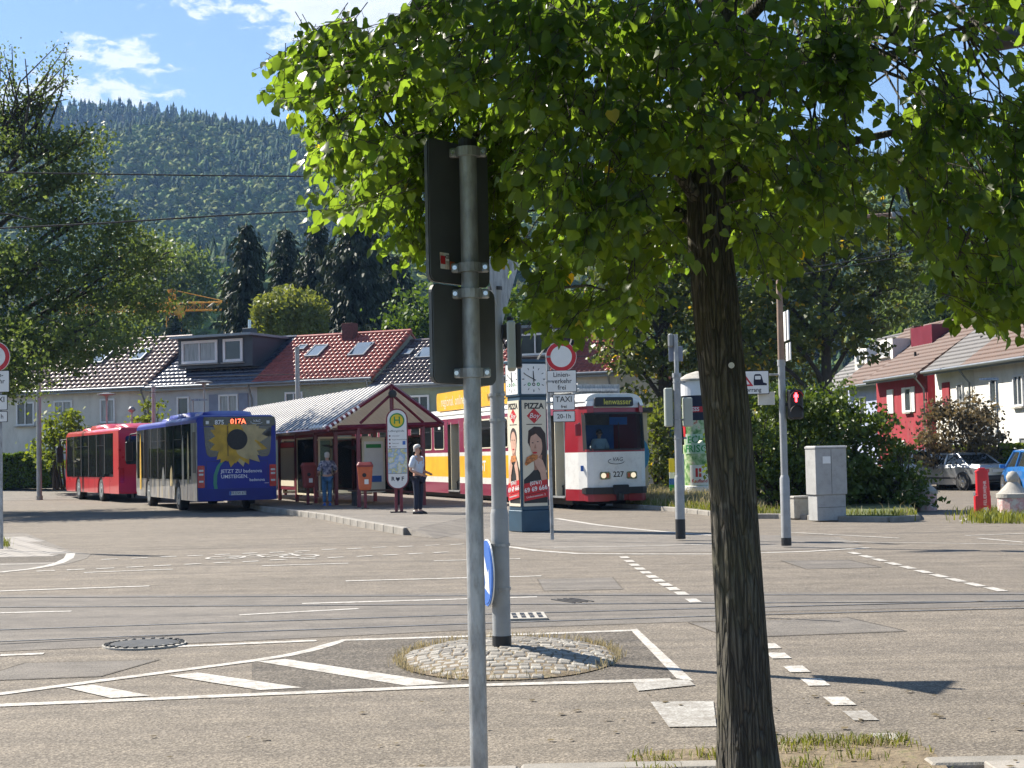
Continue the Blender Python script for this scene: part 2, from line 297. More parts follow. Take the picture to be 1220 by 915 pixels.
asphalt('asphalt', (.138, .119, .096), (.172, .148, .120), 70, stone=(.42, .37, .30), sa=.5); asphalt('asphalt_track', (.16, .145, .128), (.188, .171, .152), 110, sa=.25); asphalt('asphalt_dark', (.075, .065, .053), (.10, .087, .071), 62, stone=(.34, .30, .25), sa=.48); asphalt('asphalt_fine', (.19, .172, .15), (.22, .2, .175), 140, sa=.3)
m, t, b = newmat('road_paint'); v = t.coord('Object'); w = t.ramp(t.noise(v, 7, 8, .8), [(.34, (.24, .215, .18)), (.60, (.56, .54, .50))]); w = t.mix(t.ramp(t.noise(v, 60, 3), [(.34, (.75,) * 3), (.52, (0, 0, 0))]), w, (.22, .195, .16)); t.l.new(w, b.inputs['Base Color']); b.inputs['Roughness'].default_value = .8
m, t, b = newmat('road_paint_worn'); v = t.coord('Object'); w = t.ramp(t.noise(v, 5, 8, .8), [(.36, (.2, .18, .155)), (.62, (.46, .45, .42))]); w = t.mix(t.ramp(t.noise(v, 70, 3), [(.4, (.7,) * 3), (.55, (0, 0, 0))]), w, (.17, .15, .125)); t.l.new(w, b.inputs['Base Color']); b.inputs['Roughness'].default_value = .85
m, t, b = newmat('soil'); v = t.coord('Object'); w = t.ramp(t.noise(v, 9, 7, .7), [(.3, (.10, .075, .045)), (.55, (.2, .155, .10)), (.75, (.13, .13, .05))]); t.l.new(w, b.inputs['Base Color']); b.inputs['Roughness'].default_value = 1; t.l.new(t.bump(t.noise(v, 30, 5), .8, .02), b.inputs['Normal'])
m, t, b = newmat('lawn'); v = t.coord('Object'); w = t.ramp(t.noise(v, .8, 7, .7), [(.3, (.05, .075, .02)), (.6, (.11, .12, .04)), (.8, (.2, .17, .07))]); t.l.new(w, b.inputs['Base Color']); b.inputs['Roughness'].default_value = 1
m, t, b = newmat('forest_floor'); v = t.coord('Object'); w = t.ramp(t.noise(v, .05, 5), [(.3, (.02, .032, .016)), (.7, (.04, .05, .02))]); t.l.new(w, b.inputs['Base Color']); b.inputs['Roughness'].default_value = 1
m, t, b = newmat('cobble'); v = t.coord('Object'); oi = t.new('ObjectInfo'); w = t.ramp(oi.outputs['Random'], [(0, (.17, .155, .135)), (.5, (.27, .25, .215)), (1, (.37, .345, .30))]); w = t.mix(1., w, t.ramp(t.noise(v, 30, 5), [(.3, (.75,) * 3), (.7, (1.12,) * 3)]), 'MULTIPLY'); t.l.new(w, b.inputs['Base Color']); b.inputs['Roughness'].default_value = .8; t.l.new(t.bump(t.noise(v, 45, 5), .5, .006), b.inputs['Normal'])
# bark of the near tree
m, t, b = newmat('bark'); v = t.coord('Object', (1, 1, .16)); vn = t.noise(v, 26, 7, .7); vo = t.new('TexVoronoi', feature='DISTANCE_TO_EDGE'); vv = t.coord('Object', (1, 1, .11)); ad = t.new('VectorMath', operation='ADD'); nn = t.new('TexNoise'); t.l.new(vv, nn.inputs['Vector']); nn.inputs['Scale'].default_value = 14; sc = t.new('VectorMath', operation='SCALE'); t.l.new(nn.outputs['Color'], sc.inputs[0]); sc.inputs['Scale'].default_value = .05; t.l.new(vv, ad.inputs[0]); t.l.new(sc.outputs[0], ad.inputs[1]); t.l.new(ad.outputs[0], vo.inputs['Vector']); vo.inputs['Scale'].default_value = 42
c = t.ramp(vn, [(.25, (.038, .034, .026)), (.55, (.095, .086, .066)), (.8, (.19, .175, .145))]); c = t.mix(t.ramp(vo.outputs['Distance'], [(0, (.85,) * 3), (.10, (0, 0, 0))]), c, (.016, .013, .010))
o3 = t.coord('Object'); c = t.mix(t.ramp(t.noise(o3, 2.2, 5, .7), [(.45, (0, 0, 0)), (.7, (.5,) * 3)]), c, (.115, .11, .045))
li = t.new('TexVoronoi'); t.l.new(o3, li.inputs['Vector']); li.inputs['Scale'].default_value = 13; lm = t.math('MULTIPLY', t.ramp(li.outputs['Distance'], [(.22, (1,) * 3), (.34, (0, 0, 0))]), t.ramp(t.noise(o3, 2.7, 3), [(.54, (0, 0, 0)), (.66, (.55,) * 3)])); c = t.mix(lm, c, (.26, .26, .22))
t.l.new(c, b.inputs['Base Color']); b.inputs['Roughness'].default_value = .95; hh = t.math('ADD', t.math('MULTIPLY', vn, .5), t.ramp(vo.outputs['Distance'], [(0, (0, 0, 0)), (.25, (1,) * 3)])); t.l.new(t.bump(hh, 1.0, .03), b.inputs['Normal'])
# leaf materials
leafmat('leaf_linden', (.022, .042, .011), (.046, .072, .017), .50, .004, .34, 5.6, (1.05, 1.0, .30))
leafmat('leaf_robinia', (.046, .075, .026), (.092, .12, .042), .42, 0, .5, 1.9, (1.0, 1.0, .5)); leafmat('leaf_dark', (.030, .050, .014), (.080, .10, .026), .36, .03, .45, 2.2); leafmat('leaf_bush', (.03, .055, .012), (.075, .11, .022), .32, 0, .42, 2.0)
leafmat('leaf_hedge', (.04, .075, .012), (.08, .13, .02), .3, 0, .5, 2.0); leafmat('leaf_bright', (.09, .13, .02), (.15, .19, .03), .35, 0, .5, 1.8); leafmat('leaf_brown', (.085, .065, .035), (.16, .125, .065), .25, 0, .6, 1.5, (1.1, 1, .75))
leafmat('needle', (.012, .022, .012), (.03, .042, .02), .12, 0, .6, 1.4); leafmat('willow', (.09, .12, .03), (.15, .17, .05), .35, 0, .5, 1.8); leafmat('blade', (.07, .10, .02), (.17, .18, .05), .35, 0, .6, 1.7); leafmat('blade_dry', (.22, .185, .11), (.34, .29, .18), .3, 0, .7, 1.2, (1.05, 1, .8))
m, t, b = newmat('far_trees'); at_ = t.new('Attribute', attribute_name='tint'); v = t.coord('Object'); w = t.mix(1., at_.outputs['Color'], t.ramp(t.noise(v, .35, 4), [(.3, (.6,) * 3), (.7, (1.35,) * 3)]), 'MULTIPLY'); t.l.new(w, b.inputs['Base Color']); b.inputs['Roughness'].default_value = .9; b.inputs['Specular IOR Level'].default_value = .15; t.l.new(t.bump(t.noise(v, .9, 5), .8, 1.0), b.inputs['Normal'])
# blue bus side print: stretched sunflower photo in silver, yellow and dark
m, t, b = newmat('bus_print'); v = t.coord('Object', (1.6, 1, .30)); n1 = t.noise(v, 2.2, 6, .65); c = t.ramp(n1, [(.30, (.03, .03, .04)), (.42, (.09, .095, .11)), (.50, (.26, .26, .26)), (.57, (.36, .34, .30)), (.63, (.30, .20, .04)), (.74, (.20, .19, .18))]); t.l.new(c, b.inputs['Base Color']); b.inputs['Roughness'].default_value = .3; b.inputs['Coat Weight'].default_value = .6
m, t, b = newmat('blouse_print'); v = t.coord('Object'); vo = t.new('TexVoronoi'); t.l.new(v, vo.inputs['Vector']); vo.inputs['Scale'].default_value = 16; c = t.ramp(vo.outputs['Color'], [(.2, (.05, .06, .12)), (.5, (.25, .24, .32)), (.8, (.45, .42, .45))]); t.l.new(c, b.inputs['Base Color']); b.inputs['Roughness'].default_value = .8
m, t, b = newmat('map_print'); v = t.coord('Object'); c = t.ramp(t.noise(v, 6, 4), [(.40, (.62, .64, .58)), (.46, (.55, .52, .15)), (.52, (.25, .40, .62)), (.62, (.60, .62, .60))]); t.l.new(c, b.inputs['Base Color'])
m, t, b = newmat('salad_print'); v = t.coord('Object'); c = t.ramp(t.noise(v, 5, 4), [(.35, (.08, .22, .05)), (.5, (.35, .50, .25)), (.62, (.60, .62, .45)), (.7, (.5, .12, .06))]); t.l.new(c, b.inputs['Base Color'])
m, t, b = newmat('graffiti'); v = t.coord('Object'); c = t.ramp(t.noise(v, 3.2, 5, .7), [(.42, (.55, .52, .47)), (.52, (.50, .26, .25)), (.6, (.55, .50, .46))]); t.l.new(c, b.inputs['Base Color']); b.inputs['Roughness'].default_value = .9
HAZE = .00016
def single_leaf():
    m = MATS['leaf_linden'].copy(); MATS['leaf_linden_single'] = m
    for n in m.node_tree.nodes:
        if n.type == 'NEW_GEOMETRY':
            oi = m.node_tree.nodes.new('ShaderNodeObjectInfo')
            for l in list(n.outputs['Random Per Island'].links): ts = l.to_socket; m.node_tree.links.remove(l); m.node_tree.links.new(oi.outputs['Random'], ts)
single_leaf()

m = MATS['panel_roof']; t = NT(m); b = t.n['Principled BSDF']; tl = t.new('BsdfTranslucent'); tl.inputs[0].default_value = (.75, .72, .66, 1); mx = t.new('MixShader'); mx.inputs[0].default_value = .4; t.l.new(b.outputs[0], mx.inputs[1]); t.l.new(tl.outputs[0], mx.inputs[2]); t.l.new(mx.outputs[0], t.n['Material Output'].inputs[0])
# ---------------------------------------------------------------- terrain
def gz(x, y): return -.03 + .73 * min(1, max(0, (y - 70) / 14))
gv = []; ys = [-2700, -60, 8, 40, 70, 72, 75, 78, 81, 84, 120, 200, 400, 1000, 2700]; xs = [-2700, -1200, -400, -100, -30, 0, 30, 100, 400, 1200, 2700]
for y in ys:
    for x in xs: gv.append((x, y, gz(x, y)))
gf = [(j * len(xs) + i, j * len(xs) + i + 1, (j + 1) * len(xs) + i + 1, (j + 1) * len(xs) + i) for j in range(len(ys) - 1) for i in range(len(xs) - 1)]
tag(link('ground', fastmesh('ground', gv, gf), None, 'lawn'), kind='structure')
RIDGE = [(-900, 300), (-300, 215), (-60, 150), (60, 126), (140, 120), (220, 124), (300, 142), (380, 157), (600, 186), (900, 205), (1220, 222), (1600, 270), (2300, 330)]
def tan_el(azr):
    px = CX + F * math.tan(azr) if abs(azr) < 1.2 else (2300 if azr > 0 else -900)
    y = np.interp(px, [a for a, _ in RIDGE], [b for _, b in RIDGE]); return (541 - .02 * (min(1600, max(-300, px)) - 610) - y) / F
R0, R1 = 210.0, 1450.0
_ph = rng.uniform(0, 6.28, 12)
def hill_h(a, r):
    t = (r - R0) / (R1 - R0); top = tan_el(a) * R1 - 16
    if t <= 1: h = top * max(0, t) ** 1.22
    else: h = top * max(.35, 1 - .5 * (t - 1))
    x, y = math.sin(a) * r, math.cos(a) * r; bump = 0
    for k, (fx, fy, am) in enumerate(((.011, .004, 20), (.006, -.009, 24), (.019, .007, 6), (-.015, .013, 6), (.031, -.012, 3))): bump += am * math.sin(fx * x + fy * y + _ph[k])
    return .66 + h + bump * min(1, max(0, t * 3)) * (1 if t < .9 else max(0, (1 - t) * 10))
AZ = np.radians(np.linspace(-62, 62, 150)); RR = np.concatenate([np.linspace(R0, R1, 60), np.linspace(1500, 2400, 8)])
hv = [(math.sin(a) * r, math.cos(a) * r, hill_h(a, r)) for r in RR for a in AZ]; na = len(AZ)
hf = [(j * na + i, j * na + i + 1, (j + 1) * na + i + 1, (j + 1) * na + i) for j in range(len(RR) - 1) for i in range(na - 1)]
tag(link('hill', fastmesh('hill', hv, hf, True), None, 'forest_floor'), kind='structure')
# forest on the hill: one mass, each tree a small mesh
def ico(sub):
    bm = bmesh.new(); bmesh.ops.create_icosphere(bm, subdivisions=sub, radius=1); v = np.array([p.co[:] for p in bm.verts]); f = np.array([[q.index for q in x.verts] for x in bm.faces]); bm.free(); return v, f
iv, if_ = ico(1)
prot = []
for k in range(5):
    n = np.array([math.sin(7 * p[0] + k) * math.cos(6 * p[1] - k) + .7 * math.sin(11 * p[2] + 2 * k + 5 * p[0]) for p in iv]); v = iv * (1 + .13 * n[:, None] + rng.normal(0, .13, (len(iv), 1)))
    v[:, 2] = v[:, 2] * .38 + .55; v[:, :2] *= .26
    qd = rng.normal(size=(24, 3)); qd[:, 2] = abs(qd[:, 2]) * 1.1 - .25; qd /= np.linalg.norm(qd, axis=1)[:, None]; qc = qd * [.31, .31, .44] * rng.uniform(.85, 1.12, (24, 1)) + [0, 0, .55]; qa = np.cross(qd, rng.normal(size=(24, 3))); qa /= np.linalg.norm(qa, axis=1)[:, None]; qa += qd * rng.normal(0, .45, (24, 1)); qb = np.cross(qd, qa) + qd * rng.normal(0, .45, (24, 1)); sz = rng.uniform(.06, .13, (24, 1))
    tv_ = np.concatenate([qc - qa * sz, qc + qb * sz, qc + qa * sz, qc - qb * sz]); tf_ = np.concatenate([np.stack([np.arange(24), np.arange(24) + 24, np.arange(24) + 48], 1), np.stack([np.arange(24), np.arange(24) + 48, np.arange(24) + 72], 1)]) + len(v)
    prot.append((np.concatenate([v, tv_]), np.concatenate([if_, tf_]), 1))
for k in range(4):
    vs, fs = [], []; o = 0
    for j in range(4):
        z0, z1, rr = .08 + .21 * j, .36 + .215 * j, .20 * (1 - .2 * j)
        ring = [(rr * (1 + .3 * ((i % 2) * 2 - 1) + rng.normal(0, .06)) * math.cos(6.283 * i / 8 + j), rr * (1 + .3 * ((i % 2) * 2 - 1)) * math.sin(6.283 * i / 8 + j), z0 - .03 * (i % 2)) for i in range(8)]
        vs += ring + [(0, 0, z1)]; fs += [(o + i, o + (i + 1) % 8, o + 8) for i in range(8)]; o += 9
    prot.append((np.array(vs), np.array(fs), 0))
FV, FF, FC = [], [], []; off = 0; ntree = 0
r = R0 + 4
while r < R1 + 22:
    sp = 6.6 if r < 1000 else 7.4
    nA = int(r * math.radians(64) / sp)
    for k in range(nA):
        a = math.radians(-32) + math.radians(64) * (k + rng.uniform(-.45, .45)) / nA; rad = r + rng.uniform(-.5, .5) * sp
        x, y = math.sin(a) * rad, math.cos(a) * rad
        patch = math.sin(.012 * x + 1.3) * math.sin(.009 * y + .4) + .6 * math.sin(.031 * x - .02 * y) + rng.normal(0, .35)
        con = patch > .22 if rad < 1330 else rng.random() < .8
        ps = prot[5 + rng.integers(4)] if con else prot[rng.integers(5)]
        h = (rng.uniform(14, 21) if con else rng.uniform(11, 15)) * (.8 if rad > 1300 else 1); w = h * (rng.uniform(.75, 1.0) if con else rng.uniform(.8, 1.3))
        if rad < 330: h *= .72
        th = rng.uniform(0, 6.28); c, s = math.cos(th), math.sin(th); v = ps[0]
        vv = np.stack([(v[:, 0] * c - v[:, 1] * s) * w + x, (v[:, 0] * s + v[:, 1] * c) * w + y, v[:, 2] * h + hill_h(a, rad) - .5], 1)
        col = np.array((.028, .055, .025) if con else (.10, .145, .034)) * rng.uniform(.5, 1.5)
        if not con and rng.random() < .25: col = np.array((.15, .18, .045)) * rng.uniform(.8, 1.2)
        FV.append(vv); FF.append(ps[1] + off); FC.append(np.repeat(np.append(col, 1)[None], len(v), 0)); off += len(v); ntree += 1
    r += sp
me = fastmesh('forest', np.concatenate(FV), np.concatenate(FF), False); ca = me.color_attributes.new('tint', 'FLOAT_COLOR', 'POINT'); ca.data.foreach_set('color', np.concatenate(FC).astype(np.float32).ravel())
tag(link('hillside_forest', me, None, 'far_trees'), 'dense mixed conifer and broadleaf wood covering the hill', 'forest', None, 'stuff')
print('forest trees', ntree, 'tris', len(me.polygons))
# ---------------------------------------------------------------- roads
EDGE = 7.56
sheet('road', 'asphalt', [(-120, EDGE + .2, 0), (120, EDGE + .2, 0), (120, 70, 0), (-120, 70, 0)])
rb = MB()
for y0, y1 in ((70, 75), (75, 80), (80, 84)): rb.add([(-70, y0, gz(0, y0) + .034), (12, y0, gz(0, y0) + .034), (12, y1, gz(0, y1) + .034), (-70, y1, gz(0, y1) + .034)], [(0, 1, 2, 3)])
tag(rb.build('road_incline', 'asphalt_fine', fix=False), kind='structure')
def rail_y(p): return [G(x, y, .004) for x, y in p]
R1p = [(-300, 714), (0, 712.3), (610, 710), (1220, 708.5), (1500, 708)]; R2p = [(-300, 727), (0, 724), (610, 720.5), (1220, 717), (1500, 715)]
R3p = [(-300, 762), (0, 751), (280, 742), (610, 731.5), (900, 724), (1220, 716), (1500, 709)]; R4p = [(-300, 779), (0, 765), (280, 754), (610, 742), (900, 733), (1220, 725), (1500, 717)]
def strip(name, top, bot, m, z): sheet(name, m, [G(x, y, z) for x, y in top] + [G(x, y, z) for x, y in bot[::-1]])
strip('track_paving', [(-300, 711), (0, 709), (610, 706.5), (1220, 705), (1500, 704)], [(-300, 768), (0, 756), (280, 748), (610, 737), (900, 729), (1220, 722), (1500, 716)], 'asphalt_track', .002)
strip('track_paving', [(-300, 758), (0, 748), (280, 739), (610, 728), (900, 721)], [(-300, 790), (0, 776), (280, 764), (610, 748), (900, 738)], 'asphalt_track', .0035)
def offset_strip(pts, w, z):
    L, Rr = [], []
    for i, p in enumerate(pts):
        d = (pts[min(i + 1, len(pts) - 1)] - pts[max(i - 1, 0)]).normalized(); n = Vector((-d.y, d.x, 0)); L.append((p + n * w / 2)); Rr.append((p - n * w / 2))
    mb = MB(); vs = [(q.x, q.y, z) for q in L] + [(q.x, q.y, z) for q in Rr]; n = len(pts)
    return mb.add(vs, [(i + n, i + 1 + n, i + 1, i) for i in range(n - 1)])
for i, rp in enumerate((R1p, R2p, R3p, R4p)):
    pts = [G(x, y, 0) for x, y in rp]
    o = tag(offset_strip(pts, .055, .0075).build('rail_groove', 'dark_metal', fix=False), kind='structure')
    offset_strip(pts, .022, .0085).build('rail_head', 'metal_galv', o, fix=False)
for p0, p1 in (((0, 768), (250, 756)), ((880, 735), (1000, 741)),):
    tag(offset_strip([G(*p0), G(*p1)], .03, .0065).build('tar_seam', 'black', fix=False), kind='structure')
# ---------------------------------------------------------------- painted markings
PZ = .0055; mk = random.Random(5)
def paint(poly, m='road_paint', z=PZ):
    tag(MB().poly([G(x, y, z) for x, y in poly]).build('road_marking', m, fix=False), kind='structure')
def pline(p, w=.12, m='road_paint', z=PZ, n=1):
    pts = [G(x, y, z) for x, y in p]; tag(offset_strip(pts, w, z).build('road_marking', m, fix=False), kind='structure')
for p, w in ((((0, 704), (178, 698)), .14), (((100, 682), (206, 678)), .12), (((312, 674), (415, 671)), .12), (((412, 692), (645, 686)), .13), (((360, 719), (640, 711)), .12), (((0, 730), (85, 728)), .1), (((285, 732.5), (427, 725)), .10),
             (((0, 780.5), (52, 778.5)), .12), (((212, 770), (377, 763)), .12), (((517, 668), (620, 665.5)), .12)): pline(p, w)
pline(((-40, 832), (0, 826.5), (305, 786.5), (345, 780), (370, 774.5), (392, 768), (410, 762.5), (585, 757), (752, 751)), .12)
pline(((-40, 842), (0, 840), (560, 816.5), (800, 809.5)), .13)
paint([(751, 750), (759, 749), (826, 811), (806, 808)])
paint([(77.5, 819), (110, 815.5), (179, 828.5), (132.5, 831.5)], z=PZ + .001); paint([(202, 805), (235, 801), (360, 819), (310, 822)], z=PZ + .001); paint([(307, 788), (340, 785), (535, 814), (485, 817)], z=PZ + .001)
paint([(775, 836), (850, 835), (853.5, 865), (797, 866)], 'road_paint_worn', PZ + .001); paint([(754, 813), (820, 809), (828, 816), (760, 823)], 'road_paint_worn', PZ + .002)
o610 = lambda l: [(610 + x / 2, 600 + y / 2) for x, y in l]
def dash_row(c, along, L, w, m='road_paint'):
    """dashes centred on pixel points: blocks lying across the row direction"""
    g = [G(x, y, PZ) for x, y in c]; d = (g[-1] - g[0]).normalized(); n = Vector((-d.y, d.x, 0))
    for q in g:
        a, b2 = (d * L / 2, n * w / 2); pts = [q - a - b2, q + a - b2, q + a + b2, q - a + b2]
        tag(MB().poly([(p.x, p.y, PZ + .0015) for p in pts]).build('road_marking', m, fix=False), kind='structure')
A1 = o610([(268, 128), (280, 137), (292, 146), (305, 155), (319, 164), (334, 174), (349, 183), (366, 193), (384, 203), (404, 214), (432, 231)])
dash_row(A1, 0, .42, .13); dash_row(o610([(613, 339), (635, 362), (678, 394), (722, 425), (780, 470)]), 0, .34, .15); dash_row(o610([(830, 505), (900, 560)]), 0, .34, .15, 'road_paint_worn')
dash_row(o610([(815, 118), (845, 126), (875, 134), (908, 143), (943, 152), (980, 162), (1018, 172), (1058, 182), (1103, 193), (1152, 204)]), 0, .5, .13)
z8 = lambda l: [(x / 3.486, 600 + y / 3.486) for x, y in l]
dash_row(z8([(455, 231), (580, 226), (700, 220), (812, 216), (925, 211), (1037, 206), (1150, 202)]) + [(360, 656.5), (392, 654.5), (422, 653.5), (452, 652), (483, 651), (515, 649.5), (545, 648.5)], 0, .27, .15)
dash_row(z8([(190, 279), (315, 274), (437, 269), (560, 263), (675, 257), (800, 251), (922, 245), (1040, 240), (1155, 233)]) + [(367, 665.5), (400, 664), (434, 662.5), (465, 661), (495, 659.5), (525, 658)], 0, .27, .15)
# bicycle symbol
g0 = G(314, 663, PZ)
def ringpaint(c, r, w):
    mb = MB(); n = 22; vs = [(c[0] + rr * math.cos(6.283 * k / n), c[1] + rr * 1.35 * math.sin(6.283 * k / n), PZ + .002) for rr in (r - w, r) for k in range(n)]; return mb.add(vs, [(k, (k + 1) % n, n + (k + 1) % n, n + k) for k in range(n)])
bk = MB(); bx = .62
for mb in (ringpaint((g0.x - bx, g0.y - .1), .34, .07), ringpaint((g0.x + bx, g0.y - .1), .34, .07)): bk.add(mb.v, mb.f)
for a, b2 in (((-bx, -.1), (-.2, .45)), ((-.2, .45), (.4, .5)), ((.4, .5), (bx, -.1)), ((.05, -.15), (-.2, .45)), ((.05, -.15), (.4, .5)), ((-bx, -.1), (.05, -.15)), ((.3, .75), (.55, .72)), ((.4, .5), (.35, .75)), ((-.35, .6), (-.05, .6))):
    q = offset_strip([Vector((g0.x + a[0], g0.y + a[1], 0)), Vector((g0.x + b2[0], g0.y + b2[1], 0))], .07, PZ + .0025); bk.add(q.v, q.f)
tag(bk.build('road_marking', 'road_paint', fix=False), 'white bicycle symbol painted between the dashed cycle lane lines', None, None, 'structure')
# island edge and lines to the right
pline(((560, 646), (600, 650.5), (640, 656), (690, 659.5), (760, 660), (850, 660), (960, 657), (1035, 652.5)), .16)
pline(o610(((100, 104), (300, 101), (480, 96))), .1); pline(o610(((105, 35), (200, 50), (310, 62), (400, 70), (490, 76))), .16); pline(o610(((660, 68), (920, 82))), .1); pline(o610(((1110, 82), (1220, 92))), .1); pline(o610(((760, 88), (860, 92), (1220, 97))), .08); pline(o610(((1080, 76), (1220, 71))), .1)
pline([G_ for G_ in z8([(0, 284), (120, 272), (200, 258), (250, 244), (285, 226), (295, 205)])], .16); pline(z8([(0, 252), (140, 249), (225, 246)]), .1)
pline([(1145, 621), (1163, 612)], .1)
# ---------------------------------------------------------------- near pavement with kerb stones and slabs
pv = thing('pavement', None, None); pv['kind'] = 'structure'
sheet('paving_bed', 'kerb_stone', [(-14, 2, .06), (14, 2, .06), (14, EDGE + .19, .06), (-14, EDGE + .19, .06)], kind=None, parent=pv)
ks = [MB().box((0, 0, 0), (.985, .16 + .004 * k, .28), None, .012).mesh('kerb') for k in range(3)]; sl = [MB().box((0, 0, 0), (.488, .488, .08), None, .006).mesh('slab') for k in range(1)]
x = -5.0
pit = [(735, 925), (745, 905), (770, 894), (810, 891), (850, 890), (930, 883), (1000, 880), (1080, 880), (1110, 892), (1128, 912), (1140, 930)]
while x < 6.5:
    if not (1.0 < x + .5 < 2.35): link('kerb_stone', ks[mk.randrange(3)], pv, 'kerb_stone', (x + .5, EDGE + .1 + mk.uniform(-.006, .006), -.03 + mk.uniform(-.006, .004)), mk.uniform(-.006, .006))
    x += 1.0
for j in range(4):
    for i in range(-8, 12):
        xx = i * .5 + .25 * (j % 2); yy = EDGE - .24 - j * .5
        if .62 < xx < 2.15 or abs(proj((xx, yy, .1))[0] - 610) > 760: continue
        link('slab', sl[0], pv, 'paver', (xx, yy, .072 + mk.uniform(-.004, .004)), mk.uniform(-.008, .008))
# soil around the tree with grass
pm = MB(); ptop = [G(a, b2, .10) for a, b2 in pit] + [Vector((2.2, 6.6, .1)), Vector((.55, 6.6, .1))]
pm.prism([(p.x, p.y) for p in ptop], lambda u, v, w: (u, v, w), -.02, .095); tag(pm.build('tree_pit', 'soil'), kind='structure')
def inside(poly, x, y):
    c = False; n = len(poly)
    for i in range(n):
        x1, y1 = poly[i][:2]; x2, y2 = poly[(i + 1) % n][:2]
        if (y1 > y) != (y2 > y) and x < (x2 - x1) * (y - y1) / (y2 - y1) + x1: c = not c
    return c
def blades(pts, h, w, lean=.5):
    n = len(pts); p = np.array(pts, float); th = rng.uniform(0, 6.283, n); hh = h * rng.uniform(.4, 1.2, n); ww = w * rng.uniform(.6, 1.3, n); la = rng.uniform(0, 6.283, n); l = lean * hh * rng.uniform(.1, 1, n)
    dx, dy = np.cos(th) * ww / 2, np.sin(th) * ww / 2; lx, ly = np.cos(la) * l, np.sin(la) * l; V = np.zeros((n, 5, 3))
    V[:, 0] = p + np.stack([-dx, -dy, 0 * dx], 1); V[:, 1] = p + np.stack([dx, dy, 0 * dx], 1)
    V[:, 2] = p + np.stack([dx * .7 + lx * .35, dy * .7 + ly * .35, hh * .6], 1); V[:, 3] = p + np.stack([-dx * .7 + lx * .35, -dy * .7 + ly * .35, hh * .6], 1); V[:, 4] = p + np.stack([lx, ly, hh * (1 - .25 * lean)], 1)
    b = np.arange(n)[:, None] * 5; f = np.concatenate([b + [0, 1, 2], b + [0, 2, 3], b + [3, 2, 4]]); return V.reshape(-1, 3), f
def grass(name, label, pts, h, w, m, lean=.5):
    v, f = blades(pts, h, w, lean); return tag(link(name, fastmesh(name, v, f), None, m), label, 'grass', None, 'stuff')
pts = []; dry = []
pp = [(p.x, p.y) for p in ptop]
cl = [(mk.uniform(.5, 2.3), mk.uniform(7.0, 8.9)) for _ in range(46)] + [(mk.uniform(1.15, 2.3), mk.uniform(8.15, 8.85)) for _ in range(60)]
for cx, cy in cl:
    for _ in range(60):
        a, b2 = cx + mk.gauss(0, .07), cy + mk.gauss(0, .05)
        if inside(pp, a, b2): (pts if mk.random() < .62 else dry).append((a, b2, .09))
grass('grass', 'short green grass tufts in the soil around the near trunk', pts, .07, .008, 'blade', .8); grass('grass', 'dry straw coloured blades in the soil around the near trunk', dry, .06, .007, 'blade_dry', 1.0)
# ---------------------------------------------------------------- cobbled island
ic = G(605, 786, .03); IA, IB = 1.0, .98
ctr = G(603, 787, 0); lft = G(474, 793, 0); rgt = G(737, 789, 0); frt = G(610, 811, 0); bck = G(610, 762, .0)
cx, cy = (lft.x + rgt.x) / 2, (frt.y + bck.y) / 2; ra, rbb = (rgt.x - lft.x) / 2, (bck.y - frt.y) / 2
isl = thing('cobbled_island', 'domed oval island of worn granite cobbles around the median post', 'traffic island', (cx, cy, 0))
def dome(u, v): return .012 + .085 * max(0, 1 - (u / ra) ** 2 - (v / rbb) ** 2) ** .8
dm = [];  n = 40
mbd = MB(); rings = [[(ra * 1.02 * s_ * math.cos(6.283 * k / n), rbb * 1.02 * s_ * math.sin(6.283 * k / n), dome(ra * s_ * math.cos(6.283 * k / n), rbb * s_ * math.sin(6.283 * k / n)) - .002) for k in range(n)] for s_ in (1, .93, .85, .7, .5, .25, .02)]
mbd.loft(rings, True, True); mbd.build('mortar_bed', 'soil', isl)
def cobmesh(k):
    r_ = random.Random(k); bm = bmesh.new(); bmesh.ops.create_cube(bm, size=1)
    for q in bm.verts: q.co = Vector((q.co.x * (1 + r_.uniform(-.12, .12)), q.co.y * (1 + r_.uniform(-.12, .12)), q.co.z))
    bmesh.ops.bevel(bm, geom=[e for e in bm.edges], offset=.13, segments=1, affect='EDGES'); me = bpy.data.meshes.new('cobble'); bm.to_mesh(me); bm.free(); return me
cobs = [cobmesh(k) for k in range(8)]; nc = 0
v = -rbb + .06; row = 0
while v < rbb:
    half = ra * math.sqrt(max(0, 1 - (v / rbb) ** 2)); u = -half + .03; 
    while u < half - .04:
        L = mk.uniform(.078, .115); uc = u + L / 2; e = .02
        cv = v + .05 * math.sin(uc * 1.7 + row * .3) + mk.uniform(-.008, .008)
        if (uc / ra) ** 2 + (cv / rbb) ** 2 < .97 and nc < 380:
            o = link('cobble', cobs[mk.randrange(8)], isl, 'cobble', (uc, cv, dome(uc, cv) - .026 + mk.uniform(-.005, .006))); nc += 1
            nx = (dome(uc + e, cv) - dome(uc - e, cv)) / (2 * e); ny = (dome(uc, cv + e) - dome(uc, cv - e)) / (2 * e)
            o.scale = (L * .93, .094 * mk.uniform(.88, 1.0), .06); o.rotation_euler = (math.atan(ny) + mk.uniform(-.04, .04), -math.atan(nx) + mk.uniform(-.04, .04), mk.uniform(-.09, .09))
        u += L
    v += .101; row += 1
print('cobbles', nc)
pts = []
for k in range(1500):
    a = mk.uniform(0, 6.283); w_ = max(0, -math.cos(a)) * .9 + max(0, math.cos(a - .25)) ** 3 * .9 + max(0, math.sin(a)) * .45 + .08
    if mk.random() < w_: q = mk.gauss(1.02, .035); pts.append((cx + ra * q * math.cos(a), cy + rbb * q * math.sin(a), .01))
grass('grass', 'straw dry grass fringe round the cobbled island', pts, .085, .007, 'blade_dry', 1.0)
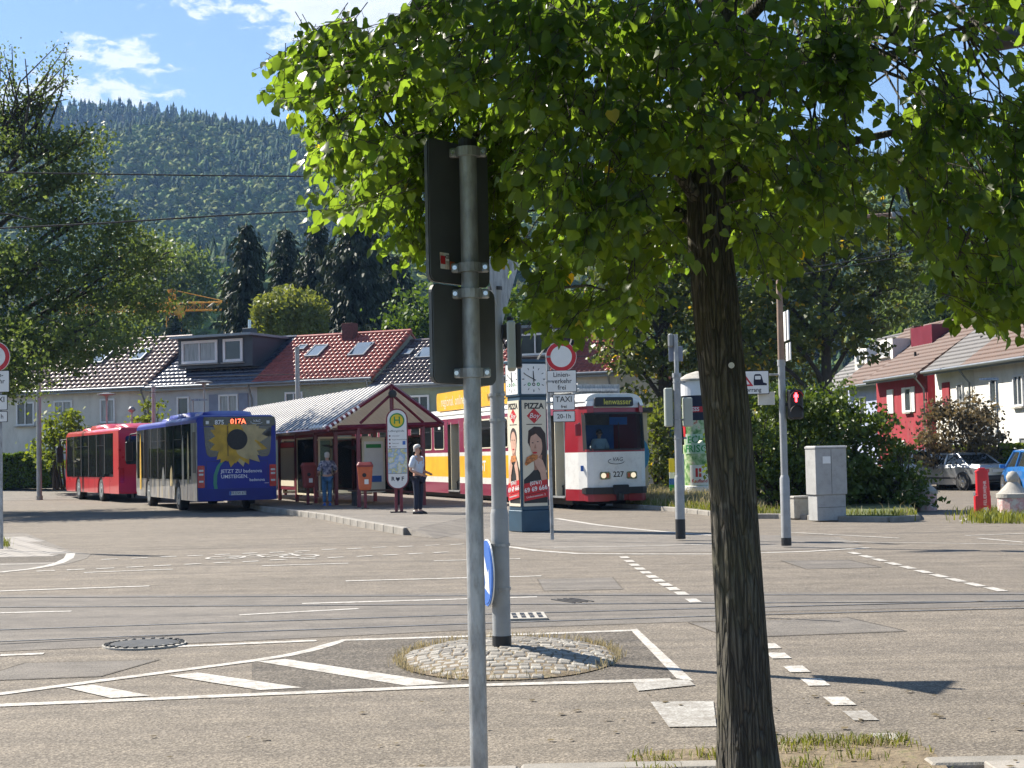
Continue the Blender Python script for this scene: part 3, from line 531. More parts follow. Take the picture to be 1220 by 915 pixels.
sheet('island_asphalt', 'asphalt_dark', [G(x, y, .0025) for x, y in ((300, 787), (370, 775), (410, 763), (585, 758), (752, 752), (808, 808), (560, 817), (300, 827))])
# manhole and drains
mp = G(172, 769, 0); mh = thing('manhole_cover', 'round cast iron manhole cover with cobbled rim in the asphalt', 'manhole cover', (mp.x, mp.y, 0))
MB().lathe([(.37, -.02), (.37, .018), (.33, .021), (.33, -.02)], n=36).build('rim', 'concrete', mh); MB().lathe([(.30, -.02), (.30, .024), (.27, .027)], n=32).build('cover', 'cast_iron', mh)
lug = MB().box((0, 0, 0), (.05, .03, .012), None, .004).mesh('lug')
for k in range(24): a = 6.283 * k / 24; link('lug', lug, mh, 'cast_iron', (.33 * math.cos(a), .33 * math.sin(a), .026), a)
dp = G(623, 736, 0); dg = thing('drain_grate', 'rectangular slotted drain grate beside the tram rails', 'drain', (dp.x, dp.y, 0), .05)
B('frame', 'concrete', dg, (0, 0, .010), (.46, .62, .03)); bar = MB().box((0, 0, 0), (.045, .2, .02)).mesh('slot')
for i in range(5):
    for j in (-1, 1): link('slot', bar, dg, 'black', (-.17 + .085 * i, .13 * j, .018))
dp = G(682, 716, 0); d2 = thing('drain_grate', 'narrow slatted rail drain lying between the far tram rails', 'drain', (dp.x, dp.y, 0), .5)
bar = MB().box((0, 0, 0), (.025, .5, .008)).mesh('slat')
for i in range(4): link('slat', bar, d2, 'dark_metal', (-.12 + i * .08, 0, .006))
# ---------------------------------------------------------------- stop platform
PLZ = .15
plat = [(318, 604), (345, 607), (390, 612.5), (430, 620), (485, 629), (530, 638), (575, 646), (640, 652), (690, 655), (690, 640), (640, 622), (600, 606), (560, 597), (505, 590), (440, 580), (400, 574), (318, 574)]
pf = thing('platform', None, None); pf['kind'] = 'structure'
wp = [G(x, y, PLZ) for x, y in plat[:5]] + [G(498, 629, PLZ), G(520, 624, PLZ), G(560, 616, PLZ), G(625, 610, PLZ)]
TH = Vector((.32, -.95, 0)).normalized()   # tram heading, also the line of the stop
tr0 = Vector((1.87, 43.9, 0))              # tram nose left lower corner
e1 = tr0 - TH * 1.0 + Vector((-.95, -.32, 0)) * .55; e2 = e1 - TH * 40
wp += [e1, e2, Vector((e2.x - 5.4, e2.y - 1.5, 0))]
mb = MB().prism([(p.x, p.y) for p in wp], lambda u, v, w: (u, v, w), -.02, PLZ); mb.build('paving', 'asphalt_fine', pf)
sheet('stop_island', 'asphalt_fine', [G(x, y, .0025) for x, y in ((470, 627), (530, 639), (575, 646), (640, 653), (690, 657), (760, 658), (850, 658), (960, 655), (1030, 651), (1000, 640), (860, 636), (740, 630), (660, 618), (600, 612))])
rt_ = wp[4:9]; rtop = [(p.x, p.y, PLZ - .002) for p in rt_]; rbot = [(p.x + .55 * w_, p.y - 1.9 * w_, .004) for p, w_ in zip(rt_, (.25, .8, 1, 1, 1))]; nr = len(rtop); tag(MB().add(rtop + rbot, [(i, i + 1, nr + i + 1, nr + i) for i in range(nr - 1)]).build('platform_ramp', 'asphalt_fine', fix=False), kind='structure')
kpts = [Vector((p.x, p.y, 0)) for p in ([wp[-1]] + wp[:5])]; kst = MB().box((0, 0, 0), (.97, .16, .2), None, .015).mesh('kerb')
for i in range(len(kpts) - 1):
    a, b2 = kpts[i], kpts[i + 1]; L = (b2 - a).length; d = (b2 - a) / L; nst = max(1, int(round(L / 1.0)))
    for k in range(nst):
        q = a + d * (k + .5) * L / nst
        if q.y > 62: continue
        o = link('kerb_stone', kst, pf, 'kerb_stone', (q.x, q.y, PLZ - .092), math.atan2(d.y, d.x)); o.scale = (L / nst, 1, 1)
# left corner pavement
cp = thing('corner_pavement', None, None); cp['kind'] = 'structure'
lp = z8([(-300, 120), (0, 124), (110, 124), (200, 160), (300, 200), (380, 210), (360, 228), (300, 246), (240, 258), (130, 274), (0, 290), (-300, 310)])
MB().prism([(p.x, p.y) for p in [G(x, y, .0) for x, y in lp]], lambda u, v, w: (u, v, w), -.02, .004).build('paving_bed', 'asphalt_fine', cp)
ins = [G(x, y, .05) for x, y in z8([(-300, 128), (0, 130), (100, 130), (190, 165), (262, 205), (0, 215), (-300, 222)])]; ipo = [(p.x, p.y) for p in ins]
slab = MB().box((0, 0, 0), (.385, .385, .05), None, .006).mesh('slab'); nsl = 0
for i in range(-60, 0):
    for j in range(0, 40):
        xx, yy = i * .4 + .2 * (j % 2), 22 + j * .4
        if inside(ipo, xx, yy) and nsl < 290 and proj((xx, yy, 0))[0] > -60: link('slab', slab, cp, 'paver', (xx, yy, -.0165 + mk.uniform(-.002, .002)), mk.uniform(-.01, .01)); nsl += 1
sheet('corner_asphalt', 'asphalt_dark', [G(x, y, .0048) for x, y in z8([(-300, 226), (0, 219), (265, 209), (285, 218), (270, 232), (230, 243), (0, 246), (-300, 250)])])
# grass verge on the right, raised bank with dry grass
vg = [(733, 604), (770, 607), (810, 610), (862, 616), (900, 618), (930, 618), (1000, 621), (1060, 622), (1095, 620)]
front = [G(x, y, .0) for x, y in vg]; bank = MB()
rows = [(0, .0), (.15, .11), (1.2, .16), (4, .2), (10, .24), (16, .25)]
vs = [(p.x + (p.x * d / 42), p.y + d, z) for d, z in rows for p in front]; nf = len(front)
bank.add(vs, [(j * nf + i, j * nf + i + 1, (j + 1) * nf + i + 1, (j + 1) * nf + i) for j in range(len(rows) - 1) for i in range(nf - 1)], True); tag(bank.build('verge', 'lawn', fix=False), kind='structure')
kpt = front; vk = thing('verge_kerb', None, None); vk['kind'] = 'structure'
for i in range(len(kpt) - 1):
    a, b2 = kpt[i], kpt[i + 1]; L = (b2 - a).length; d = (b2 - a) / L; nst = max(1, int(round(L)))
    for k in range(nst): q = a + d * (k + .5) * L / nst; o = link('kerb_stone', kst, vk, 'kerb_stone', (q.x, q.y + .02, .02), math.atan2(d.y, d.x)); o.scale = (L / nst, 1, 1)
pts, gr = [], []
for k in range(26000):
    i = mk.randrange(nf - 1); f_ = mk.random(); q = front[i] * (1 - f_) + front[i + 1] * f_; d = mk.random() ** 1.4 * 13
    if q.x > 6.0 and (d > 1.2 or mk.random() < .7): continue
    zz = np.interp(d, [a for a, _ in rows], [b_ for _, b_ in rows]); p = (q.x * (1 + d / 42), q.y + d + .1, zz)
    (pts if (mk.random() < (.45 if d > 1.5 and q.x < 6 else .1)) else gr).append(p)
grass('grass', 'tall straw coloured grass on the verge behind the signal post', pts, .30, .018, 'blade_dry', .7); grass('grass', 'green grass along the verge behind the kerb', gr, .16, .022, 'blade', .7)
# weeds at parking entry
wd = []
for k in range(900):
    q = G(mk.gauss(1190, 22), mk.uniform(612, 624), 0); wd.append((q.x, q.y, 0))
grass('grass', 'green weeds beside the right concrete bollard', wd, .28, .03, 'blade', .6)
wd = [G(mk.gauss(6, 3), 651 + mk.gauss(0, .8), .04)[:] for k in range(60)]
grass('grass', 'weed tuft at the foot of the left sign post', wd, .22, .015, 'blade', .7)

# older repair patches in the carriageway, each with its sealed joint
for pts_ in ([(820, 742), (1010, 736), (1080, 752), (870, 760)], [(30, 790), (190, 786), (120, 806), (-40, 812)], [(640, 690), (730, 688), (742, 702), (648, 704)], [(930, 668), (1010, 667), (1050, 676), (960, 678)]):
    tag(offset_strip([G(*q) for q in pts_ + pts_[:1]], .022, .0048).build('tar_seam', 'asphalt_dark', fix=False), kind='structure'); sheet('asphalt_patch', 'asphalt_track', [G(x, y, .0042) for x, y in pts_])
# ---------------------------------------------------------------- houses
mat('pane_curtain', (.26, .27, .27), .12, 0, .45, 2.0, spec=.7, stretch=(9, 9, .6))
def window(parent, cx, cz, w, h, y=0.0, fm='white_paint', panes=2, shut=None, curtain=True, name='window', t=.09):
    """on a facade looking to local -y"""
    wd = MB()
    for c, d in (((cx - w / 2 + t / 2, y - .03, cz), (t, .1, h)), ((cx + w / 2 - t / 2, y - .03, cz), (t, .1, h)), ((cx, y - .03, cz + h / 2 - t / 2), (w - 2 * t, .098, t)), ((cx, y - .03, cz - h / 2 + t / 2), (w - 2 * t, .098, t))): wd.box(c, d)
    for k in range(1, panes): wd.box((cx - w / 2 + w * k / panes, y - .028, cz), (.06, .09, h - 2 * t))
    f = wd.build(name, fm, parent)
    pw = (w - 2 * t) / panes
    for k in range(panes): B('pane', 'pane_curtain' if int(abs(cx * 7.3 + cz * 3.1) * 2) % 2 else 'pane', f, (cx - w / 2 + t + pw * (k + .5), y - .012, cz), (pw - .035, .02, h - 2 * t - .004))
    B('sill', 'concrete', f, (cx, y - .07, cz - h / 2 - .05), (w + .16, .2, .05))
    if shut:
        for s in (-1, 1): B('shutter', shut, parent, (cx + s * (w / 2 + w * .26), y - .03, cz), (w * .48, .05, h * 1.02), .01)
    return f
def tiles(W_, S, ncol, nrow, amp, step, ns=4):
    """tile field: local u across 0..W_, v up slope 0..S, height w"""
    V, Fc = [], []; cw, rh = W_ / ncol, S / nrow
    prof = [0, .9, 1.0, .35, 0.0] if ns == 4 else [0, 1, 0]
    for r_ in range(nrow):
        for c in range(ncol):
            o = len(V)
            for k in range(ns + 1):
                u = (c + k / ns) * cw; a = amp * prof[k]; j = mk.uniform(-.006, .006)
                V.append((u, r_ * rh - .02, a + step + j)); V.append((u, (r_ + 1) * rh, a)); V.append((u, r_ * rh - .02, a + j - .01))
            for k in range(ns): Fc.append((o + 3 * k, o + 3 * k + 3, o + 3 * k + 4, o + 3 * k + 1)); Fc.append((o + 3 * k + 2, o + 3 * k + 5, o + 3 * k + 3, o + 3 * k))
    return V, Fc
def house(label, loc, rotz, Wd, D, ze, zr, wall, tile, ncol=22, nrow=13, amp=.05, step=.035, group=None, oh=.45, side_oh=.05, gutter=True, wins=()):
    h = thing('row_house', label, 'house', loc, rotz, group)
    MB().prism([(0, -1), (D, -1), (D, ze), (D / 2, zr - .14), (0, ze)], lambda a, b_, t: (t, a, b_), .003, Wd - .003).build('wall', wall, h)
    run, rise = D / 2 + oh, (zr - ze) * (D / 2 + oh) / (D / 2); S = math.hypot(run, rise); zl = zr - rise; rf = None
    for sgn in (1, -1):
        o_ = Vector((0 if sgn == 1 else Wd, -oh if sgn == 1 else D + oh, zl)); ux = Vector((sgn, 0, 0)); uy = Vector((0, sgn * run / S, rise / S)); un = ux.cross(uy); M = Matrix(((ux.x, uy.x, un.x, o_.x), (ux.y, uy.y, un.y, o_.y), (ux.z, uy.z, un.z, o_.z), (0, 0, 0, 1)))
        m_ = MB().box((Wd / 2, S / 2, -.06), (Wd + 2 * side_oh, S, .10), M)
        if rf is None: rf = m_.build('roof', tile, h)
        else: m_.build('roof', tile, h)
        if sgn == 1:
            V, Fc = tiles(Wd + 2 * side_oh, S, ncol, nrow, amp, step); me = fastmesh('tiles', [M @ Vector((p[0] - side_oh, p[1], p[2])) for p in V], Fc); tag(link('roof_tiles', me, rf, tile), kind='stuff')
    MB().tube([(-side_oh, D / 2, zr + .03), (Wd + side_oh, D / 2, zr + .03)], .11, 8).build('ridge_tiles', tile, rf)
    if gutter:
        MB().tube([(-side_oh, -oh - .05, zl - .04), (Wd + side_oh, -oh - .05, zl - .04)], .075, 8).build('gutter', 'gutter', h)
        MB().tube([(Wd - .25, -oh - .03, zl - .08), (Wd - .25, -.1, zl - .75), (Wd - .25, -.1, 0)], .05, 8).build('downpipe', 'gutter', h)
        B('fascia', 'gutter', h, (Wd / 2, -oh + .06, zl - .12), (Wd, .05, .16))
    def roofM(u, v): return M0 @ Matrix.Translation((u, v, 0))
    o_ = Vector((0, -oh, zl)); uy = Vector((0, run / S, rise / S)); M0 = frame(o_, (1, 0, 0), uy)
    return h, rf, M0, S
def skylight(h, M0, u, v, w, l, open_=0.0, pane='pane'):
    fr = MB(); t = .09
    M = M0 @ Matrix.Translation((u, v, 0))
    for c, d in (((-w / 2 + t / 2, 0, .07), (t, l, .16)), ((w / 2 - t / 2, 0, .07), (t, l, .16)), ((0, l / 2 - t / 2, .07), (w - 2 * t, t, .158)), ((0, -l / 2 + t / 2, .07), (w - 2 * t, t, .158))): fr.box(c, d, M)
    f = fr.build('skylight', 'gutter', h); M2 = M @ Matrix.Translation((0, 0, .11)) @ Matrix.Rotation(open_, 4, 'X'); MB().box((0, 0, 0), (w - 2 * t, l - 2 * t, .03), M2).build('pane', 'sky_pane', f)
    return f
mat('sky_pane', (.22, .27, .32), .05, .35, .1, 1, spec=.8)
def chimney(rf, x, y, z, w, h_, m='brick_dark'):
    c = MB().box((x, y, z + h_ / 2), (w, .55, h_), None, .01).build('chimney', m, rf); return c
U = Vector((.916, -.402, 0)); A0 = Vector(((40 - 610) / F * 81.2, 81.2, 0))
def row_at(px):
    k = (px - CX) / F; t = (k * A0.y - A0.x) / (U.x - k * U.y); return A0 + U * t
RZ = math.atan2(U.y, U.x); GZ = .70
def eave_z(px, y, p, back=0): s = F / (p.y + back); y0 = 541 - .02 * (px - 610); return CAMZ + (y0 - y) / s
specs = []
pa, pb, pc_, pd_, pe, pf2 = [row_at(x) for x in (-70, 178, 306, 447, 580, 735)]
grp = 'terrace of houses behind the stop'
def rowhouse(label, p, q, ey, ry, ex, wall, tile, **k):
    W_ = (q - p).length; ze = eave_z(ex, ey, p) - GZ + .25; zr = eave_z(ex, ry, p, 3.4) - GZ
    return house(label, (p.x, p.y, GZ), RZ, W_, 7.4, ze, zr, wall, tile, group=grp, **k), W_, ze, zr
(h, rf, M0, S), W_, ze, zr = rowhouse('terrace house with brown pantiled roof and two tilted skylights', pa, pb, 467, 413, 100, 'cream_wall', 'tile_brown', ncol=44, nrow=13)
def u_on(px, p): return (row_at(px) - p).length
skylight(h, M0, u_on(88, pa), S * .62, 1.0, 1.2, .0); skylight(h, M0, u_on(136, pa), S * .64, .8, 1.2, 0)
window(h, u_on(128, pa), ze - 1.45, .95, 1.25, panes=2); window(h, u_on(75, pa), ze - 1.45, 1.2, 1.25); window(h, u_on(30, pa), ze - 1.45, 1.2, 1.25); window(h, u_on(128, pa), ze - 4.0, .95, 1.25)
(h, rf, M0, S), W_, ze, zr = rowhouse('terrace house with glossy blue-black roof and wide slate dormer', pb, pc_, 460, 409, 240, 'grey_wall', 'tile_blue', ncol=24, nrow=12, amp=.012, step=.05)
dz0 = ze + .75; d0, d1 = u_on(208, pb), u_on(297, pb)
dm = B('dormer', 'dormer_slate', h, ((d0 + d1) / 2, 2.05, dz0 + .62), (d1 - d0, 3.5, 1.5)); B('dormer_roof', 'gutter', dm, ((d0 + d1) / 2, 1.85, dz0 + 1.43), (d1 - d0 + .35, 4.1, .12))
window(h, u_on(234, pb), dz0 + .68, 2.15, 1.15, .30, panes=2, t=.13); window(h, u_on(274, pb), dz0 + .68, 1.15, 1.15, .30, panes=1, t=.13)
chimney(rf, u_on(246, pb), 3.9, zr - .3, .55, .95, 'dormer_slate'); MB().tube([(u_on(246, pb), 3.9, zr + .6), (u_on(246, pb), 3.9, zr + 1.1)], .09, 10).build('flue', 'chrome', rf)
window(h, u_on(218, pb), ze - 1.4, .75, 1.2, panes=1); window(h, u_on(272, pb), ze - 1.4, 1.15, 1.25, panes=2, shut='shutter_grey'); window(h, u_on(240, pb), ze - 4.0, 1.15, 1.25)
(h, rf, M0, S), W_, ze, zr = rowhouse('terrace house with bright red pantiled roof and light green wall', pc_, pd_, 454.5, 402, 378, 'green_wall', 'tile_red', ncol=26, nrow=13)
skylight(h, M0, u_on(328, pc_), S * .72, .5, .55); skylight(h, M0, u_on(351, pc_), S * .62, .8, 1.25); skylight(h, M0, u_on(406, pc_), S * .60, .95, 1.35, .12); chimney(rf, u_on(377, pc_), 3.3, zr - .45, .62, 1.0)
window(h, u_on(350, pc_), ze - 1.4, 1.0, 1.25); window(h, u_on(420, pc_), ze - 1.4, 1.0, 1.25)
(h, rf, M0, S), W_, ze, zr = rowhouse('terrace house with dark brown tiled roof and brick chimney', pd_, pe, 458.5, 407, 500, 'green_wall', 'tile_dark', ncol=24, nrow=13)
skylight(h, M0, u_on(458, pd_), S * .70, .5, .6); skylight(h, M0, u_on(484, pd_), S * .66, .95, 1.1, .15); chimney(rf, u_on(503, pd_), 3.4, zr - .4, .6, .95, 'tile_red'); window(h, u_on(500, pd_), ze - 1.4, 1.0, 1.25)
(h, rf, M0, S), W_, ze, zr = rowhouse('terrace house with rust red tiles and glazed dormer behind the clock', pe, pf2, 448, 400, 680, 'cream_wall', 'tile_red', ncol=26, nrow=13)
dz0 = ze + .35; d0, d1 = u_on(612, pe), u_on(660, pe); dm = B('dormer', 'dormer_slate', h, ((d0 + d1) / 2, 2.1, dz0 + .75), (d1 - d0, 3.6, 1.7)); B('dormer_roof', 'gutter', dm, ((d0 + d1) / 2, 2.0, dz0 + 1.66), (d1 - d0 + .3, 4.0, .12)); window(h, (d0 + d1) / 2, dz0 + .85, 1.7, 1.0, .30, panes=2); window(h, u_on(690, pe), ze - 1.4, 1.0, 1.25)
# right hand row, facades looking left
RR_ = math.radians(-84); ru = Vector((math.cos(RR_), math.sin(RR_), 0)); grp2 = 'houses along the right side street'
def rhouse(label, far, Wd, wall, tile, ze=5.65, zr=8.3, D=7.2, **k): return house(label, (far.x, far.y, 0), RR_, Wd, D, ze, zr, wall, tile, group=grp2, oh=.6, **k)
f1 = Vector((20.35, 74, 0)); h, rf, M0, S = rhouse('white house with grey tiled roof and red shutter beside red house', f1, 4.6, 'white_wall', 'tile_grey', ncol=18, nrow=14, amp=.02, step=.03)
B('shutter', 'redhouse', h, (1.4, -.03, 4.0), (.85, .06, 1.25)); window(h, 3.1, 3.95, .7, 1.15, panes=1); window(h, 2.2, 1.3, 1.2, 1.3)
MB().tube([(1.2, 2.2, 6.6), (1.2, 2.2, 7.35)], .07, 8).build('vent', 'black', rf); MB().tube([(2.6, 1.3, 6.1), (2.6, 1.3, 6.7)], .07, 8).build('vent', 'black', rf)
f2 = f1 + ru * 4.62; h, rf, M0, S = rhouse('white house with brown tiled roof at the right edge', f2, 12.5, 'white_wall', 'tile_rust', ncol=46, nrow=14, amp=.03, step=.035)
window(h, 2.2, 4.0, .75, 1.2, panes=1); window(h, 4.7, 3.9, .95, 1.35, panes=2); window(h, 8.4, 3.9, 1.0, 1.35); window(h, 5.3, 1.35, 1.35, 1.25, panes=2); window(h, 9.4, 1.35, 1.35, 1.25, panes=2); skylight(h, M0, 5.4, S * .86, .9, 1.2); MB().tube([(1.5, 1.3, 6.1), (1.5, 1.3, 6.7)], .07, 8).build('vent', 'black', rf)
f3 = Vector((19.55, 82.6, 0)); h, rf, M0, S = rhouse('red painted house with white shutters and brown roof', f3, 7.4, 'redhouse', 'tile_rust', ze=5.6, zr=8.2, D=7.6, ncol=26, nrow=13)
window(h, 4.8, 4.0, .9, 1.25, panes=1, shut='white_paint'); B('shutter', 'white_paint', h, (2.2, -.03, 4.0), (.9, .06, 1.25)); window(h, 3.6, 1.3, 1.1, 1.3); MB().tube([(3.5, .9, 5.9), (3.5, .9, 6.5)], .07, 8).build('vent', 'black', rf); B('dormer', 'crimson', h, (1.8, 3.2, 7.2), (3.0, 2.6, 1.5))
f4 = Vector((19.6, 89.8, 0)); h, rf, M0, S = rhouse('lilac house with rust roof and white dormer', f4, 7.0, 'lilac_wall', 'tile_rust', ze=5.6, zr=8.4, ncol=24, nrow=13)
dm = B('dormer', 'white_wall', h, (3.4, 2.2, 7.0), (2.4, 2.2, 1.3)); window(h, 3.4, 7.1, 1.4, .8, 1.1); window(h, 2.6, 3.9, .9, 1.25, panes=1); B('shutter', 'sign_yellow', h, (5.6, -.03, 3.8), (.95, .06, 1.5)); chimney(rf, 4.9, 2.4, 7.2, .6, 1.1, 'wood')
f5 = Vector((19.7, 97, 0)); h, rf, M0, S = rhouse('pale yellow house with grey roof farthest along side street', f5, 7.0, 'cream_wall', 'tile_grey', ze=5.6, zr=8.4, ncol=24, nrow=13); dm = B('dormer', 'white_wall', h, (4.4, 2.0, 7.0), (2.2, 2.2, 1.4)); window(h, 4.4, 7.1, 1.3, .8, .9); window(h, 3.4, 3.9, .9, 1.25)
# beige kiosk behind the tram
kp = P(735, 580, 53.5); ko = thing('kiosk', 'small flat roofed beige building behind the tram nose', 'building', (kp.x, kp.y, .1), -.05)
MB().box((-.6, 1.3, 1.45), (3.4, 2.6, 2.9)).build('wall', 'beige_wall', ko); B('roof', 'dark_metal', ko, (-.6, 1.3, 3.0), (3.8, 3.0, .14)); B('door', 'metal_grey', ko, (-1.4, -.03, 1.05), (.9, .06, 2.0))
mat('mural_blue', (.03, .20, .36), .6); MB().prism(circ(.85, 28, .30, 1.45), lambda u, v, w: (u, w, v), -.03, .0).build('painted_disc', 'mural_blue', ko)
# ---------------------------------------------------------------- buses
def wheel(parent, x, y, r, side, w=.28, name='wheel', rim='metal_grey'):
    tn = MB(); n = 24; prof = [(r * .62, -w / 2), (r * .96, -w / 2), (r, -w * .36), (r, w * .36), (r * .96, w / 2), (r * .62, w / 2)]
    rings = [[(x + rr * math.cos(6.283 * k / n), y + yy, r + rr * math.sin(6.283 * k / n)) for k in range(n)] for rr, yy in prof]; o = tn.loft(rings, True, True).build(name, 'rubber', parent)
    ys = y + side * (w / 2 + .004); rm = MB(); rr_ = [(r * .62, 0), (r * .58, -.05 * side), (r * .25, -.03 * side), (r * .2, .02 * side), (.01, .02 * side)]
    rm.loft([[(x + a * math.cos(6.283 * k / n), ys + b_, r + a * math.sin(6.283 * k / n)) for k in range(n)] for a, b_ in rr_], True, False).build('rim', rim, o)
    nb = MB()
    for k in range(8): a = 6.283 * k / 8; nb.tube([(x + r * .36 * math.cos(a), ys - .05 * side, r + r * .36 * math.sin(a)), (x + r * .36 * math.cos(a), ys + .005 * side, r + r * .36 * math.sin(a))], r * .05, 6)
    nb.build('wheel_nuts', 'chrome', o); return o
SEAT = MB().box((0, 0, .22), (.42, .85, .12), None, .03).box((-.2, 0, .62), (.09, .85, .8), None, .04).mesh('seat'); mat('seat_fabric', (.05, .06, .12), .8); glass('glass_buswin', (.70, .76, .75), .22)
def bus(name, label, loc, heading, L, body, side, roofm, rear_detail=None, wins=7):
    rz = math.atan2(heading[1], heading[0]); t = thing(name, label, 'bus', loc, rz); Wd = 2.55; hw = Wd / 2; ax = (3.3, L - 2.75)
    for s in (-1, 1):
        out = [(.0, .36)]
        for a in ax:
            out.append((a - .60, .36))
            for k in range(9): th = math.pi - math.pi * k / 8; out.append((a + .56 * math.cos(th), .50 + .56 * math.sin(th)))
            out.append((a + .60, .36))
        out += [(L - .25, .36), (L - .06, .55), (L, 1.04), (.0, 1.04)]
        MB().prism(out, lambda u, v, w: (u, s * w, v), hw - .05, hw).build('side_panel', side, t)
        MB().prism([(0, 1.04), (.95, 1.04), (.95, 2.84), (0, 2.84)], lambda u, v, w: (u, s * w, v), hw - .05, hw).build('rear_quarter', side, t); MB().prism([(L - .36, 1.04), (L, 1.04), (L - .05, 2.2), (L - .2, 2.84), (L - .36, 2.84)], lambda u, v, w: (u, s * w, v), hw - .05, hw).build('front_pillar', side, t); MB().prism([(0, 2.84), (L - .2, 2.84), (L - .22, 2.93), (.06, 2.93)], lambda u, v, w: (u, s * w, v), hw - .05, hw).build('cantrail', roofm, t)
        for xs_ in [q for q in (1.6, 4.4, 5.6, 6.8, 8.0) if q < L - 3.2]: B('panel_seam', 'black', t, (xs_, s * (hw + .001), .70), (.010, .006, .62))
        B('skirt_seam', 'black', t, (L / 2 + .6, s * (hw + .001), .98), (L - 4.0, .006, .014))
        x0, x1 = .95, L - .35; wv = (x1 - x0) / wins
        for k in range(wins):
            a, b_ = x0 + k * wv + .012, x0 + (k + 1) * wv - .012; top = 2.84; bot = 1.02 if k > 0 else 1.15
            MB().prism(rrect(a, bot, b_, top, .05, 2), lambda u, v, w: (u, s * w, v), hw - .012, hw + .006).build('window', 'glass_buswin', t)
            B('window_pillar', 'rubber', t, (b_ + .012, s * (hw - .015), (top + bot) / 2), (.07, .05, top - bot))
            if k in (1, 3, 4): B('vent_window', 'black', t, ((a + b_) / 2, s * (hw + .007), 2.36), (wv * .82, .008, .012))
    B('under_body', 'black', t, (L / 2, 0, .75), (L - .5, 2.3, .8)); B('ceiling', 'metal_grey', t, (L / 2, 0, 2.88), (L - .4, 2.4, .06)); B('engine_housing', 'dark_metal', t, (.55, 0, 1.6), (.8, 2.4, 2.2))
    for k in range(int((L - 3.2) / .85)):
        for s in (-1, 1): link('seat', SEAT, t, 'seat_fabric', (1.7 + k * .85, s * .72, .95))
    for k in range(4):
        for s in (-1, 1): MB().tube([(2.2 + k * 2.1, s * .38, 1.0), (2.2 + k * 2.1, s * .38, 2.85)], .02, 6).build('grab_pole', 'sign_yellow', t)
    prof = []
    for k in range(7): th = math.pi / 2 * k / 6; prof.append((hw - .2 + .2 * math.cos(th), 2.90 + .17 * math.sin(th)))
    prof = prof + [(-y, z) for y, z in prof[::-1]]
    MB().loft([[(xx, y * sc, z - dz) for y, z in prof] for xx, sc, dz in ((.0, .985, .03), (.08, 1, 0), (L - .3, 1, 0), (L - .12, .97, .06))], True, True).build('roof', roofm, t)
    # roof units
    for xa, xb, wv, hh in ((1.0, 3.0, 1.7, .22), (4.2, 7.2, 1.9, .28), (8.0, 9.6, 1.6, .2)):
        if xb < L: MB().loft([[(xx, a * wv / 2, 3.03 + b_ * hh) for a, b_ in ((-1, 0), (-.9, .8), (-.6, 1), (.6, 1), (.9, .8), (1, 0))] if not e else [(xx, a * wv * .4, 3.03 + b_ * hh * .35) for a, b_ in ((-1, 0), (-.9, .8), (-.6, 1), (.6, 1), (.9, .8), (1, 0))] for xx, e in ((xa, 1), (xa + .35, 0), (xb - .35, 0), (xb, 1))], True, True).build('roof_unit', roofm, t)
    MB().prism(rrect(-hw + .02, .36, hw - .02, 2.95, .12, 4), lambda u, v, w: (w, u, v), -.02, .06).build('rear_panel', body, t)
    MB().prism(rrect(-hw + .02, .36, hw - .02, 2.95, .14, 4), lambda u, v, w: (w, u, v), L - .2, L - .1).build('front_panel', body, t); MB().prism(rrect(-hw + .1, 1.05, hw - .1, 2.6, .12, 4), lambda u, v, w: (w, u, v), L - .12, L - .05).build('windscreen', 'glass_bus', t)
    for a in ax:
        for s in (-1, 1): wheel(t, a, s * (hw - .17), .485, s)
    for s in (-1, 1):
        mr = MB().tube([(L - .15, s * 1.2, 2.75), (L + .22, s * 1.45, 2.7), (L + .25, s * 1.5, 2.4)], .03, 8).build('mirror_arm', 'black', t); MB().box((L + .25, s * 1.5, 2.05), (.14, .28, .75), None, .05).build('mirror', 'black', t)
    return t
mat('glass_bus', (.02, .026, .027), .05, 0, .3, .8, spec=.75)
BH = Vector((-.385, .923, 0)).normalized(); RP = Vector((BH.y, -BH.x, 0)); rl = Vector(((233 - 610) / F * 48.5, 48.5, 0)); bc = rl + RP * 1.275
bb = bus('city_bus', 'blue bus with sunflower advert on its rear beside the shelter', (bc.x, bc.y, 0), BH, 12.0, 'bus_blue', 'bus_print', 'bus_blue')
MR = Matrix(((0, 0, -1, -.02), (-1, 0, 0, 0), (0, 1, 0, 0), (0, 0, 0, 1)))
def rz_(x, y): return ((x - 537) / 253, 3.05 - (y - 115) / 253)
def rp(pts): return [rz_(*p) for p in pts]
hd = flat('rear_header', 'glass_dark', bb, MR, rrect(*rz_(268, 198), *rz_(850, 124), .05), .012)
rw = flat('rear_window', 'glass_bus', bb, MR, rp([(272, 205), (822, 201), (812, 380), (803, 422), (786, 444), (738, 447), (708, 436), (316, 444), (294, 424), (282, 360)])[::-1], .012)
text('875', 'white_paint', hd, MR @ Matrix.Translation((-.55, 2.835, .013)), .20, bold=.004, name='fleet_number')
flat('led_panel', 'black', hd, MR, rrect(*rz_(490, 188), *rz_(608, 135), .01), .004, .012); text('017A', 'led_red', hd, MR @ Matrix.Translation((.045, 2.858, .018)), .23, name='led_number', bold=.004)
text('VAG', 'white_paint', hd, MR @ Matrix.Translation((.64, 2.875, .013)), .12, shear=.2, name='operator_logo'); sw = MB()
sw.tube([MR @ Vector((.64 + .19 * math.cos(a), 2.84 + .055 * math.sin(a), .014)) for a in np.linspace(math.radians(150), math.radians(345), 14)], .007, 5).build('logo_swoosh', 'white_paint', hd)
for x in (300, 793): u, z = rz_(x, 169); flat('marker_lamp', 'plate', hd, MR, rrect(u - .05, z - .05, u + .05, z + .05, .01), .004, .012)
